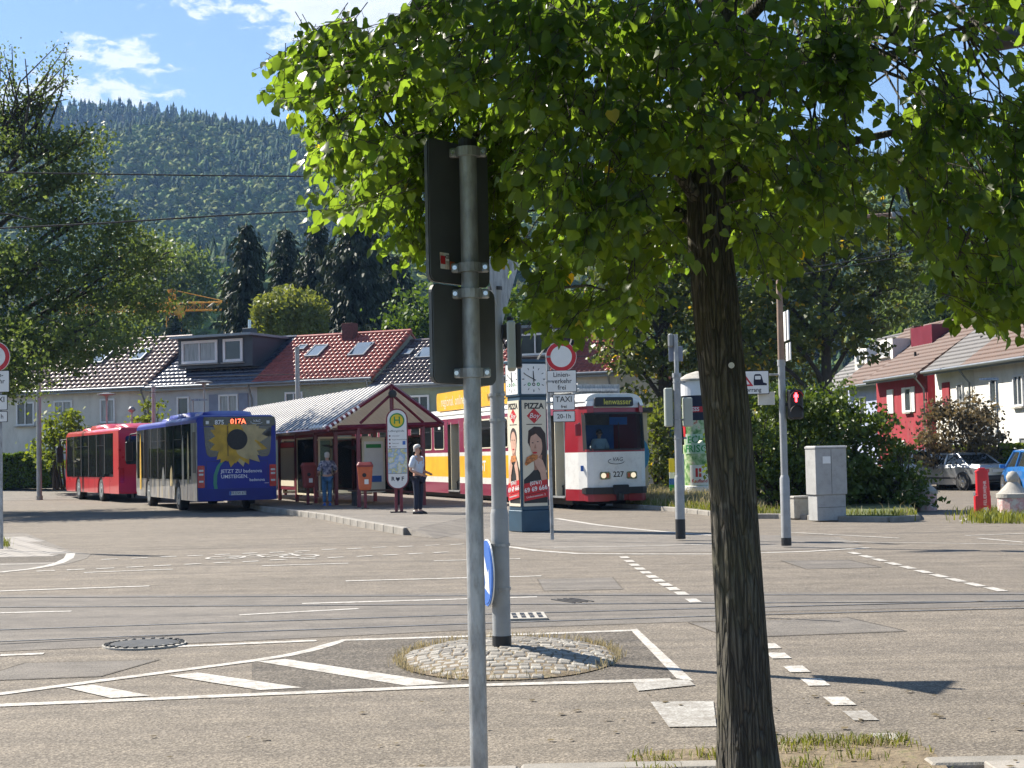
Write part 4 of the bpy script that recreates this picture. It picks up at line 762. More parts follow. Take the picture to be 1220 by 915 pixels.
def petal(cx, cy, ang, l, w, lift, m, nm='petal'):
    o = []
    for k in range(9): s_ = k / 8; o.append((l * s_, w * math.sin(math.pi * s_ ** .8) * .5 * (1.05 - .15 * s_)))
    o = o + [(a, -b_) for a, b_ in o[-2:0:-1]]; c, s = math.cos(ang), math.sin(ang); pl = [(cx + a * c - b_ * s, cy + a * s + b_ * c) for a, b_ in o]
    flat(nm, m, adv, MR, pl, .003, lift)
adv = rw; fc = rz_(530, 312)
k = 0
for a in list(range(0, 360, 20)) + list(range(10, 360, 24)):
    inner = k >= 18; ln = (.92 if -60 < ((a + 180) % 360) - 180 < 60 else .76) * (.82 if inner else 1)
    th = math.radians(a + mk.uniform(-6, 6)); ex, ey = fc[0] + ln * math.cos(th), fc[1] + ln * math.sin(th)
    if ey > 2.70: ln *= max(.3, (2.70 - fc[1]) / max(.01, ey - fc[1])) if ey - fc[1] > .2 else 1
    petal(fc[0] + .12 * math.cos(th), fc[1] + .12 * math.sin(th), th, ln, .40, .014 + .0008 * k, 'petal_pale' if math.cos(th) > .25 and mk.random() < .8 else 'petal'); k += 1
flat('flower_disc', 'seed', adv, MR, circ(.33, 28, fc[0] + .03, fc[1] + .02), .003, .052)
B('wiper', 'black', rw, (-.09, .3, 2.25), (.01, .02, .95))
sp = [rz_(*p) for p in ((425, 470), (385, 520), (360, 590), (357, 660), (368, 730), (392, 790))]; st = [(x - .05, y) for x, y in sp] + [(x + .06, y) for x, y in sp[::-1]]
flat('flower_stem', 'stem_green', bb, MR, st[::-1], .004, .006)
text('JETZT ZU badenova', 'white_paint', bb, MR @ Matrix.Translation((-.52, 1.285, .004)), .158, align='LEFT', bold=.002, name='advert_text'); text('UMSTEIGEN.', 'white_paint', bb, MR @ Matrix.Translation((-.52, 1.115, .004)), .158, align='LEFT', bold=.002, name='advert_text')
text('badenova', 'white_paint', bb, MR @ Matrix.Translation((.64, 1.0, .004)), .13, bold=.002, name='advert_logo'); flat('logo_dash', 'white_paint', bb, MR, [(.88, .885), (1.02, .885), (1.02, .90), (.88, .90)], .002, .002)
for s in (-1, 1):
    tl = flat('tail_light', 'lamp_red', bb, MR, rrect(s * 1.15 - .11, .78, s * 1.15 + .11, 1.48, .03), .03)
    for z in (.98, 1.20, 1.32): flat('reflector', 'plate', tl, MR, rrect(s * 1.15 - .07, z - .03, s * 1.15 + .07, z + .03, .01), .004, .03)
for u0, z0, u1, z1 in ((-.98, .76, -.972, 1.6), (.972, .76, .98, 1.6), (-.98, 1.6, .98, 1.608), (-1.2, 2.715, 1.2, 2.722)): flat('hatch_seam', 'black', bb, MR, [(u0, z0), (u1, z0), (u1, z1), (u0, z1)], .002, .001)
flat('bumper', 'bus_bumper', bb, MR, rrect(-1.25, .36, 1.25, .74, .05), .05); np_ = flat('number_plate', 'plate', bb, MR, rrect(-.27, .53, .27, .65, .01), .01, .05); text('FR·DW 875', 'black', np_, MR @ Matrix.Translation((.03, .59, .062)), .12, name='plate_text', xs=.85); flat('plate_band', 'sign_blue', np_, MR, rrect(-.268, .532, -.215, .648, .005), .002, .06)
for z in (2.0,): flat('engine_grille', 'black', bb, Matrix.Identity(4) @ Matrix(((1, 0, 0, 0), (0, 0, 1, 1.276), (0, 1, 0, 0), (0, 0, 0, 1))), rrect(.18, 1.25, .62, 2.55, .03), .01)
MS = Matrix(((-1, 0, 0, 0), (0, 0, 1, 1.282), (0, 1, 0, 0), (0, 0, 0, 1)))
for k, (x, w_, z0, z1, m_) in enumerate(((1.4, .3, .9, 2.6, 'petal_pale'), (2.3, .34, .8, 2.5, 'silver'), (4.4, .5, .8, 1.5, 'petal_pale'), (6.0, .5, .8, 1.45, 'silver'), (10.9, .34, .6, 2.75, 'petal'))):
    flat('window_print', m_, bb, MS, [(-x - w_ / 2, z0), (-x + w_ / 2, z0), (-x + w_ * .48, z0 + (z1 - z0) * .5), (-x + w_ * .25, z0 + (z1 - z0) * .85), (-x, z1), (-x - w_ * .3, z0 + (z1 - z0) * .8), (-x - w_ * .5, z0 + (z1 - z0) * .45)], .003, .001)
rl2 = Vector(((140 - 610) / F * 62.3, 62.3, 0)); BH2 = Vector((-.46, .888, 0)).normalized(); RP2 = Vector((BH2.y, -BH2.x, 0)); bc2 = rl2 + RP2 * 1.275
rb2 = bus('city_bus', 'plain red bus parked ahead of the blue bus', (bc2.x, bc2.y, .0), BH2, 10.6, 'bus_red', 'bus_red', 'bus_red', wins=6)
flat('rear_window', 'glass_bus', rb2, MR, rrect(-1.0, 1.55, 1.0, 2.7, .1), .012)
for s in (-1, 1): flat('tail_light', 'lamp_red', rb2, MR, rrect(s * 1.15 - .09, .8, s * 1.15 + .09, 1.4, .03), .03)
# ---------------------------------------------------------------- tram
TL = 30.0; TR = Vector((TH.y, -TH.x, 0))       # tram right-hand side
tc_ = tr0 - TR * 1.15 + TH * .1; tb = tc_ - TH * TL
tram = thing('tram', 'white and maroon tram with yellow advert standing at the stop', 'tram', (tb.x, tb.y, 0), math.atan2(TH.y, TH.x))
doors = [(TL - 2.5, TL - 1.25), (TL - 13.5, TL - 12.0), (TL - 22, TL - 20.5)]
def rpath(x0, x1):   # right side (local -y), full width then the tapered nose
    ctrl = [(0, .95), (.9, 1.15), (TL - 1.25, 1.15), (TL - .5, 1.02), (TL - .14, .90), (TL - .03, .74), (TL, .45)]
    xs_ = sorted({x0, x1} | {c[0] for c in ctrl if x0 < c[0] < x1}); return [(x, float(np.interp(x, [c[0] for c in ctrl], [c[1] for c in ctrl]))) for x in xs_]
def band(name, m, z0, z1, parts, sgn=-1, inset0=0, inset1=0):
    mb = MB()
    for x0, x1 in parts:
        p = rpath(x0, x1); vs = [(x, sgn * (y - inset0), z0) for x, y in p] + [(x, sgn * (y - inset1), z1) for x, y in p]; n = len(p); mb.add(vs, [(i, i + 1, n + i + 1, n + i) for i in range(n - 1)])
    return mb.build(name, m, tram)
seg = [(0, doors[2][0]), (doors[2][1], doors[1][0]), (doors[1][1], doors[0][0]), (doors[0][1], TL - .03)]
segf = [(0, TL - .03)]
def fband(name, m, z0, z1, i0=0, i1=0): # across the nose
    p = [(TL - .03, .74), (TL, .45), (TL + .015, 0), (TL, -.45), (TL - .03, -.74)]; n = 5
    return MB().add([(x - i0, y, z0) for x, y in p] + [(x - i1, y, z1) for x, y in p], [(i, i + 1, n + i + 1, n + i) for i in range(n - 1)]).build(name, m, tram)
body_s = seg[:3]; nose = [(doors[0][1], TL - .03)]
for sgn, sg, ns in ((-1, body_s, nose), (1, [(0, TL - 1.25)], [(TL - 1.25, TL - .03)])):
    band('skirt', 'maroon_tram', .27, .66, sg, sgn); band('side_stripe', 'tram_white', .66, .87, sg, sgn); band('advert_band', 'tram_yellow', .87, 1.62, sg, sgn); band('side_stripe', 'tram_white', 1.62, 1.75, sg, sgn); band('window_band', 'maroon_tram', 1.75, 2.98, sg, sgn); band('cantrail', 'tram_white', 2.98, 3.12, [(sg[0][0], TL - .03)], sgn, 0, .05)
    band('nose_skirt', 'tram_red', .27, .60, ns, sgn); band('nose_panel', 'tram_white', .60, 1.66, ns, sgn); band('nose_window_band', 'tram_red', 1.66, 2.98, [(ns[0][0], TL - .28)], sgn, 0, .04); band('nose_window_band', 'tram_red', 2.79, 2.98, [(TL - .28, TL - .03)], sgn, .03, .04); band('nose_window_band', 'tram_red', 1.66, 1.74, [(TL - .28, TL - .03)], sgn, 0, .0)
fband('bumper_skirt', 'tram_red', .27, .46); fband('nose_panel', 'tram_white', .46, 1.66); fband('windscreen_surround', 'tram_red', 1.66, 1.74, 0, .008); fband('windscreen_surround', 'tram_red', 2.77, 2.93, .105, .12); fband('brow', 'tram_white', 2.93, 3.25, .12, .22)
prof = []
for k in range(8): th = math.pi / 2 * k / 7; prof.append((.62 + .50 * math.cos(th), 3.10 + .27 * math.sin(th)))
prof = prof + [(-y, z) for y, z in prof[::-1]]
MB().loft([[(x, y * s_, z - d) for y, z in prof] for x, s_, d in ((0, .85, .02), (.9, 1, 0), (TL - 1.3, 1, 0), (TL - .6, .92, .01), (TL - .22, .80, .03))], True, True).build('roof', 'tram_white', tram)
B('floor', 'black', tram, (TL / 2, 0, .55), (TL - .6, 1.9, .3)); B('under_frame', 'black', tram, (TL / 2, 0, .3), (TL - 3, 1.7, .35))
B('interior_wall', 'tram_cream', tram, (TL / 2 - 1.6, 1.08, 1.8), (TL - 4, .04, 2.3)); B('ceiling', 'tram_cream', tram, (TL / 2, 0, 3.02), (TL - 1, 2.0, .04))
for x in (TL - 3.2, TL - 14.2, TL - 23, 1.0): MB().box((x, .1, 1.9), (.06, 1.9, 2.4)).build('bulkhead', 'metal_grey', tram)
seat = MB().box((0, 0, .22), (.42, .8, .1), None, .03).box((-.2, 0, .55), (.07, .8, .7), None, .03).mesh('seat')
for k in range(12): link('seat', seat, tram, 'sign_blue', (TL - 4.2 - k * 1.35, -.6 if k % 2 else .55, .85))
# side windows: frame + glass, upper vent
wx = [(a, a + 1.35) for a in (TL - 4.4, TL - 6.1, TL - 7.8, TL - 9.5, TL - 11.4, TL - 15.3, TL - 17.0, TL - 18.7, TL - 24, TL - 25.7, TL - 27.4)]
for a, b_ in wx:
    f = MB().prism(rrect(a, 1.86, b_, 2.86, .12, 3), lambda u, v, w: (u, -w, v), 1.14, 1.162).build('window', 'tram_cream', tram); MB().prism(rrect(a + .05, 1.91, b_ - .05, 2.81, .1, 3), lambda u, v, w: (u, -w, v), 1.15, 1.172).build('pane', 'glass_dark_tram', f); B('glazing_bar', 'black', f, ((a + b_) / 2, -1.175, 2.55), (b_ - a - .12, .008, .025))
for a, b_ in doors:
    for e, d_ in ((a, 1), (b_, -1)): MB().box((e + d_ * .03, -1.02, 1.62), (.05, .26, 2.5), None, .01).build('door_leaf', 'black' if d_ == 1 else 'metal_grey', tram)
    dl = MB().box((a + .42, -.98, 1.62), (.05, .34, 2.45), Matrix.Identity(4), .01).build('door_leaf', 'tram_cream', tram)
    for k, z in enumerate((.36, .66)): B('step', 'metal_galv' if k == 0 else 'dark_metal', tram, ((a + b_) / 2, -1.02 + .2 * k, z), (b_ - a - .1, .3, .05))
    MB().tube([(b_ - .15, -1.0, .8), (b_ - .15, -1.0, 2.3)], .02, 8).build('handrail', 'sign_yellow', tram); B('door_header', 'maroon_tram', tram, ((a + b_) / 2, -1.12, 2.88), (b_ - a, .04, .2))
# nose: windscreen, destination box, lights
TF = Matrix(((0, 0, 1, TL + .012), (1, 0, 0, 0), (0, 1, 0, 0), (0, 0, 0, 1)))
def tz(x, y): return ((x - 429) / 212.6 / .97, (854 - y) / 212.6)
lean = -.12 / 1.27
def nosept(u, v, w):
    x = float(np.interp(abs(u), [0, .45, .74, .90, 1.02, 1.15], [TL + .015, TL, TL - .03, TL - .14, TL - .5, TL - 1.25])); 
    return (x + w + (lean * (v - 1.66) if v > 1.66 else 0), u, v)
def nosepanel(name, m, x0, z0, x1, z1, r, t0, t1, parent, n=10):
    o = rrect(x0, z0, x1, z1, r, 4); mb = MB(); us = np.linspace(x0, x1, n + 1); 
    def zr_(u):
        lo, hi = z0, z1; d = min(u - x0, x1 - u)
        if d < r: q = r - math.sqrt(max(0, r * r - (r - d) ** 2)); lo += q; hi -= q
        return lo, hi
    us = sorted(set(us) | {x0 + r * .3, x0 + r, x1 - r, x1 - r * .3, x0 + r * .08, x1 - r * .08}); A_, B_ = [], []
    for u in us:
        lo, hi = zr_(u); A_.append([nosept(u, lo, t0), nosept(u, hi, t0)]); B_.append([nosept(u, lo, t1), nosept(u, hi, t1)])
    rings = [[a[0], a[1], b_[1], b_[0]] for a, b_ in zip(A_, B_)]; return mb.loft(rings, True, False).build(name, m, parent)

for q in ((-.95, 1.70, .93, 1.75), (-.95, 2.74, .93, 2.80), (-.95, 1.75, -.90, 2.74), (.88, 1.75, .93, 2.74)): nosepanel('windscreen_frame', 'black', *q, .012, -.01, .02, tram, 14)
ws = nosepanel('windscreen', 'glass_windscreen', -.92, 1.73, .90, 2.77, .1, .000, .012, tram, 14)
db = nosepanel('destination_box', 'black', -.66, 2.96, .52, 3.23, .06, .06, .13, tram); 
text('lenwasser', 'led_yellow', db, Matrix(((0, 0, 1, TL + .02), (1, 0, 0, 0), (0, 1, 0, 0), (0, 0, 0, 1))) @ Matrix.Translation((.02, 3.09, -.005)), .24, name='destination_text', xs=.9)
text('VAG', 'black', tram, TF @ Matrix.Translation((-.02, 1.44, .006)), .16, shear=.2, name='operator_logo'); MB().tube([TF @ Vector((-.06 + .25 * math.cos(a), 1.39 + .08 * math.sin(a), .006)) for a in np.linspace(math.radians(130), math.radians(350), 14)], .008, 5).build('logo_swoosh', 'black', tram)
text('227', 'black', tram, TF @ Matrix.Translation((0.0, 1.01, .006)), .22, name='fleet_number', bold=.003)
for s in (-1, 1):
    hl = flat('headlight', 'chrome', tram, TF, rrect(s * .41 - .16, .88, s * .41 + .16, 1.09, .05), .03, -.02); flat('headlight_lens', 'headlamp', hl, TF, circ(.075, 16, s * .41 + .05 * s, .985), .01, .012); flat('indicator', 'bin_orange', hl, TF, rrect(s * .41 - .13 if s > 0 else .41 * s + .03, .92, s * .41 - .05 if s > 0 else .41 * s + .11, 1.05, .02), .008, .012)
bp = nosepanel('bumper', 'black', -.98, .46, .92, .65, .04, .0, .10, tram); flat('bumper_pad', 'rubber', bp, TF, rrect(-.2, .44, .26, .72, .04), .1, .05)
B('coupler', 'black', tram, (TL + .05, 0, .38), (.35, .16, .24), .03); nosepanel('nose_apron', 'tram_red', -.95, .25, -.28, .45, .05, .01, .03, tram); nosepanel('nose_apron', 'tram_red', .3, .25, .88, .45, .05, .01, .03, tram)
flat('access_sticker', 'sign_blue', tram, Matrix(((.35, 0, .93, TL - .32), (.93, 0, -.35, -.965), (0, 1, 0, 1.2), (0, 0, 0, 1))), rrect(-.06, -.08, .06, .08, .01), .004, .02)
B('wiper', 'black', ws, (TL - .02, .05, 2.1), (.03, .02, .8)); mr = MB().tube([(TL - .35, -1.02, 2.5), (TL - .05, -1.2, 2.45)], .02, 6).build('mirror_arm', 'black', tram); MB().box((TL - .03, -1.2, 2.3), (.08, .18, .34), None, .03).build('mirror', 'tram_red', tram)
B('dashboard', 'navy', tram, (TL - .45, 0, 1.55), (.5, 1.5, .25), .05); B('cab_panel', 'sign_blue', tram, (TL - 1.15, -.1, 2.0), (.05, .9, .9)); B('sun_visor', 'sign_blue', tram, (TL - .28, .15, 2.55), (.03, .55, .22))
for x in (TL - 3.5, TL - 12.2, TL - 21, 3): 
    for d_ in (-.9, .9):
        for s in (-1, 1): wheel(tram, x + d_, s * .52, .33, s, .12, rim='metal_galv')
# roof advert board, pantograph
rbx0, rbx1 = TL - 15.2, TL - 4.8; ab = MB().prism(rrect(rbx0, 3.30, rbx1, 3.98, .16, 4), lambda u, v, w: (u, -w, v), .98, 1.06).build('roof_advert', 'tram_yellow', tram)
TS = Matrix(((1, 0, 0, 0), (0, 0, -1, -1.062), (0, 1, 0, 0), (0, 0, 0, 1)))
text('regional. online. einfach.', 'tram_cream', ab, TS @ Matrix.Translation((rbx0 + 3.0, 3.63, .002)), .52, name='advert_text', xs=.95); text('waldkirch', 'dark_metal', ab, TS @ Matrix.Translation((rbx0 + 6.3, 3.63, .002)), .58, align='LEFT', name='advert_text')
text('BEWEGT', 'white_paint', tram, Matrix(((1, 0, 0, TL - 9.9), (0, 0, -1, -1.152), (0, 1, 0, 1.25), (0, 0, 0, 1))), .5, name='advert_text', bold=.01)
pg = thing('x', None, None); bpy.data.objects.remove(pg)
pgm = MB()
for s in (-.55, .55):
    pgm.tube([(TL - 3.9, s, 3.45), (TL - 5.6, s * .9, 4.5)], .03, 6); pgm.tube([(TL - 5.6, s * .9, 4.5), (TL - 4.1, s * .6, 5.5)], .025, 6)
pgm.tube([(TL - 5.6, -.5, 4.5), (TL - 5.6, .5, 4.5)], .025, 6); pgm.tube([(TL - 4.1, -.8, 5.5), (TL - 4.1, .8, 5.5)], .03, 6); pgm.build('pantograph', 'metal_galv', tram)
MB().box((TL - 2.6, 0, 3.5), (2.4, 1.3, .12), None, .03).box((TL - 1.6, 0, 3.52), (.1, 1.5, .3)).box((TL - 3.6, 0, 3.52), (.1, 1.5, .3)).build('roof_equipment', 'metal_galv', tram)
B('window_sticker', 'sign_white', tram, (TL - 14.5, -1.178, 2.72), (.3, .008, .2))
# ---------------------------------------------------------------- shelter
SH = Vector((-.37, .93, 0)).normalized(); s0 = Vector(((390 - 610) / F * 46.0, 46.0, 0)); SRZ = math.atan2(-SH.x, SH.y)
sh = thing('bus_shelter', 'long crimson framed stop shelter with pale ribbed gable roof', 'shelter', (s0.x, s0.y, PLZ), SRZ)
SW, AX, ZE1, ZE2, ZA, SL = 3.6, 2.0, 2.40, 2.50, 3.70, 21.0
lend = Vector((0, 0, ZE1)); ap = Vector((AX, 0, ZA)); rend = Vector((SW, 0, ZE2))
npan = 39; pw = SL / npan
for (a, b_, nm) in ((lend, ap, 'l'), (rend, ap, 'r')):
    d = b_ - a; Ls = d.length; d.normalize(); n = Vector((-d.z, 0, d.x)) if nm == 'l' else Vector((d.z, 0, -d.x)) * -1
    if n.z < 0: n = -n
    pan = MB(); rib = MB(); c = [a + n * .04, b_ + n * .04]
    pan = MB().add([a + n * .012, b_ + n * .012, b_ + n * .012 + Vector((0, pw * .64, 0)), a + n * .012 + Vector((0, pw * .64, 0)), a + n * .03, b_ + n * .03, b_ + n * .03 + Vector((0, pw * .64, 0)), a + n * .03 + Vector((0, pw * .64, 0))], [(3, 2, 1, 0), (4, 5, 6, 7), (0, 1, 5, 4), (1, 2, 6, 5), (2, 3, 7, 6), (3, 0, 4, 7)]).mesh('roof_panel')
    y0, y1 = pw * .64, pw
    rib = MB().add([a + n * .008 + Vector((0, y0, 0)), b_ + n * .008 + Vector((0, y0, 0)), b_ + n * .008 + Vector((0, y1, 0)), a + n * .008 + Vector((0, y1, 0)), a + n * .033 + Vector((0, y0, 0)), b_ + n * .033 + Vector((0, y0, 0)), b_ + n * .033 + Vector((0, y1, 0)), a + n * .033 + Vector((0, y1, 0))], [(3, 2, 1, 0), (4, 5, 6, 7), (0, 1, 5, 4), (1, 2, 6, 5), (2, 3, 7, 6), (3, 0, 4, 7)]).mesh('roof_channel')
    for k in range(npan): link('roof_panel', pan, sh, 'panel_roof', (0, k * pw, 0)); link('roof_channel', rib, sh, 'rib_shade' if nm == 'l' else 'panel_roof', (0, k * pw, 0))  # left slope strips carry the corrugation shading as dark colour
def bar(a, b_, w, m='crimson', nm='beam', parent=sh): return MB().tube([a, b_], w * .7071, 4, False).build(nm, m, parent)
for y in (0.03, SL - .03):
    bar((-.05, y, ZE1 - .03), (AX, y, ZA - .02), .09); bar((AX, y, ZA - .02), (SW + .05, y, ZE2 - .03), .09); bar((.3, y, ZE1 + .0), (SW - .1, y, ZE2 - .03), .1, nm='tie_beam'); bar((AX, y, ZE2), (AX, y, ZA - .05), .09, nm='king_post'); bar((AX, y, ZE2 + .9), (1.0, y, ZE2 + .02), .06, nm='brace'); bar((AX, y, ZE2 + .9), (3.0, y, ZE2 + .02), .06, nm='brace')
for x, z in ((0, ZE1 - .05), (SW, ZE2 - .05), (.95, ZE1 - .02), (3.0, ZE2 - .04), (AX, ZA - .05)): bar((x, 0, z), (x, SL, z), .1, nm='purlin')
for k in range(5): bar((-.02, .12 + .42 * k, ZE1 + .02), (-.02, .3 + .42 * k, ZE1 + .02), .13, 'sign_white', 'eave_stripe')
# red and white striped rake on the near left edge
for k in range(7):
    f0, f1 = k / 14 + .02, k / 14 + .05; q0, q1 = lend.lerp(ap, f0), lend.lerp(ap, f1); bar((q0.x, -.04, q0.z - .02), (q1.x, -.04, q1.z - .02), .1, 'sign_white', 'rake_stripe')
lp_ = MB().lathe([(.12, -.05), (.12, .05), (.05, .06)], n=16).mesh('lamp'); o = link('round_lamp', lp_, sh, 'black', (AX, -.08, ZA - .3)); o.rotation_euler = (math.pi / 2, 0, 0)
posts = []
for j, y in enumerate((0.1, 2.7, 5.3, 7.9, 10.5, 13.1, 15.7, 18.3, 20.8)):
    for x, z in ((.95, ZE1 - .05), (3.0, ZE2 - .05)): B('post', 'crimson', sh, (x, y, z / 2), (.11, .11, z), .01)
    if j: B('tie_beam', 'crimson', sh, (2.0, y, 2.32), (2.0, .08, .09))
def pane(x, y0, y1, z0, z1, axis='y', fm='tram_cream'):
    fr = MB(); 
    if axis == 'y':
        for c, d in (((x, y0 + .03, (z0 + z1) / 2), (.05, .06, z1 - z0)), ((x, y1 - .03, (z0 + z1) / 2), (.05, .06, z1 - z0)), ((x, (y0 + y1) / 2, z1 - .03), (.048, y1 - y0 - .12, .06)), ((x, (y0 + y1) / 2, z0 + .03), (.048, y1 - y0 - .12, .06))): fr.box(c, d)
        f = fr.build('glass_frame', fm, sh); B('pane', 'glass_shelter', f, (x, (y0 + y1) / 2, (z0 + z1) / 2), (.014, y1 - y0 - .12, z1 - z0 - .12))
    else:
        for c, d in (((y0 + .03, x, (z0 + z1) / 2), (.06, .05, z1 - z0)), ((y1 - .03, x, (z0 + z1) / 2), (.06, .05, z1 - z0)), (((y0 + y1) / 2, x, z1 - .03), (y1 - y0 - .12, .048, .06)), (((y0 + y1) / 2, x, z0 + .03), (y1 - y0 - .12, .048, .06))): fr.box(c, d)
        f = fr.build('glass_frame', fm, sh); B('pane', 'glass_shelter', f, ((y0 + y1) / 2, x, (z0 + z1) / 2), (y1 - y0 - .12, .014, z1 - z0 - .12))
    return f
pane(3.0, 2.8, 5.2, .35, 2.15, fm='crimson'); pane(3.0, 5.4, 7.8, .35, 2.15, fm='crimson'); pane(3.0, 8.0, 10.4, .35, 2.15, fm='crimson'); pane(5.3, 1.05, 2.9, .25, 2.2, 'x'); pane(10.5, 1.05, 2.9, .25, 2.2, 'x'); pane(3.0, .2, 2.6, .35, 2.15, fm='crimson')
pane(.95, 5.4, 7.8, .25, 2.2)
bird = [(0, 0), (.18, .10), (.42, .16), (.20, .02), (.12, -.06), (.2, -.2), (.08, -.1), (-.12, -.05), (-.36, .02), (-.15, .05)]
for (x, y, z, ax_) in ((2.2, 5.26, 1.85, 'x'), (1.5, 5.26, 1.9, 'x'), (2.96, 1.4, 1.9, 'y'), (2.96, 1.9, 1.15, 'y'), (2.96, 4.0, 1.85, 'y'), (.9, 6.4, 1.9, 'y')):
    fn = (lambda u, v, w: (x + u, y - w, z + v)) if ax_ == 'x' else (lambda u, v, w: (x - w, y + u, z + v)); MB().prism(bird[::-1], fn, 0, .004).build('bird_decal', 'black', sh)
tb_ = B('notice_board', 'crimson', sh, (1.0, 9.3, 1.25), (.08, 2.3, 1.7)); B('notice_sheet', 'poster_cream', tb_, (.952, 9.3, 1.2), (.012, 2.0, 1.35)); B('notice_sheet', 'poster_red', tb_, (.952, 9.3, 1.98), (.012, 2.0, .16))
tb_ = B('notice_board', 'tram_cream', sh, (2.2, 2.75, 1.25), (.75, .07, 1.75)); B('notice_sheet', 'sign_white', tb_, (2.2, 2.708, 1.35), (.62, .012, 1.3)); B('notice_stripe', 'sign_green', tb_, (2.2, 2.70, 1.85), (.5, .008, .12)); B('notice_stripe', 'sign_blue', tb_, (2.2, 2.70, .8), (.5, .008, .2))
bch = thing('bench', 'dark slatted bench under the shelter roof', 'bench', s0 + Vector((0, 0, PLZ)) + Matrix.Rotation(SRZ, 3, 'Z') @ Vector((1.9, 1.5, 0)), SRZ)
for k in range(3): B('seat_slat', 'wood', bch, (0, -.15 + .15 * k, .46), (1.7, .12, .04), .01)
for x in (-.7, .7): B('leg', 'dark_metal', bch, (x, 0, .22), (.09, .34, .44), .01)
def bin_(label, loc, rz, m, post=True):
    b_ = thing('litter_bin', label, 'bin', loc, rz, 'litter bins at the shelter'); rings = []
    for z, w, d in ((.55, .30, .24), (.6, .36, .28), (1.15, .44, .34), (1.22, .46, .36)): rings.append([(x, y, z) for x, y in rrect(-w / 2, -d / 2, w / 2, d / 2, .06, 3)])
    MB().loft(rings, True, False).build('body', m, b_); MB().loft([[(x, y + (.03 if z > 1.3 else 0), z) for x, y in rrect(-w / 2, -d / 2, w / 2, d / 2, .06, 3)] for z, w, d in ((1.215, .48, .38), (1.27, .48, .38), (1.36, .38, .26))], True, False).build('lid', 'bin_red', b_)
    if post: B('post', 'crimson', b_, (0, .2, .5), (.09, .07, 1.0)); B('foot', 'dark_metal', b_, (0, .2, .012), (.22, .2, .025))
    MB().prism(circ(.06, 14, -.02, .98), lambda u, v, w: (u, w, v), -.175, -.17).build('sticker', 'black', b_); MB().prism(rrect(-.02, .72, .1, .86, .01), lambda u, v, w: (u, w, v), -.165, -.155).build('sticker', 'sign_white', b_); return b_
bin_('orange litter bin on a post left of the stop sign', ((433 - 610) / F * 44.6, 44.6, PLZ), .1, 'bin_orange'); bin_('dark red litter bin beside the woman in jeans', ((366 - 610) / F * 49.5, 49.5, PLZ), .3, 'bin_red', True)
# stop sign with H
hp = Vector(((472 - 610) / F * 41.2, 41.2, PLZ)); hs = thing('stop_sign', 'tall rounded white bus stop sign with yellow and green H', 'sign', hp, .12)
for x in (-.05, .09): B('post', 'crimson', hs, (x, .06, .5), (.08, .08, 1.0), .01)
B('foot', 'dark_metal', hs, (0, .06, .015), (.42, .3, .03)); HM = frame((0, -.005, 0), (1, 0, 0), (0, 0, 1))
fr = flat('frame', 'crimson', hs, HM, rrect(-.29, .62, .29, 2.78, .285, 8), .08, -.08); flat('board', 'sign_white', hs, HM, rrect(-.255, .655, .255, 2.745, .25, 8), .006, .001)
flat('stop_disc', 'sign_green', hs, HM, circ(.20, 28, 0, 2.46), .004, .008); flat('stop_disc', 'sign_yellow', hs, HM, circ(.165, 28, 0, 2.46), .004, .0125); text('H', 'sign_green', hs, HM @ Matrix.Translation((0, 2.46, .018)), .27, name='stop_letter', bold=.004)
flat('map_panel', 'map_print', hs, HM, rrect(-.25, 1.05, .25, 1.70, .01), .003, .008); flat('divider', 'black', hs, HM, rrect(-.25, 1.70, .25, 1.712, .001), .003, .008); flat('divider', 'black', hs, HM, rrect(-.25, 1.04, .25, 1.05, .001), .003, .008)
text('Laßbergstraße', 'dark_metal', hs, HM @ Matrix.Translation((-.02, 2.18, .008)), .075, name='stop_name')
for z, s_ in ((2.05, 'Littenweiler'), (1.95, 'Kappel Molzhofsiedlung'), (1.85, 'Günterstal'), (1.76, 'Vauban')): text(s_, 'dark_metal', hs, HM @ Matrix.Translation((-.14, z, .008)), .042, align='LEFT', name='line_text'); flat('line_mark', 'crimson', hs, HM, rrect(-.22, z - .02, -.18, z + .02, .005), .003, .008)
flat('bus_mark', 'sign_blue', hs, HM, rrect(.14, 1.81, .22, 1.91, .01), .003, .008); text('R', 'navy', hs, HM @ Matrix.Translation((-.13, .90, .008)), .15, name='network_logo', bold=.004); text('F', 'navy', hs, HM @ Matrix.Translation((.13, .90, .008)), .15, name='network_logo', bold=.004); flat('network_heart', 'navy', hs, HM, [(0, .83), (.05, .89), (.055, .935), (.03, .95), (0, .925), (-.03, .95), (-.055, .935), (-.05, .89)], .003, .008)
# ---------------------------------------------------------------- clock column
ca_ = math.radians(-25); cpos = G(622, 633, .03); cw = .62
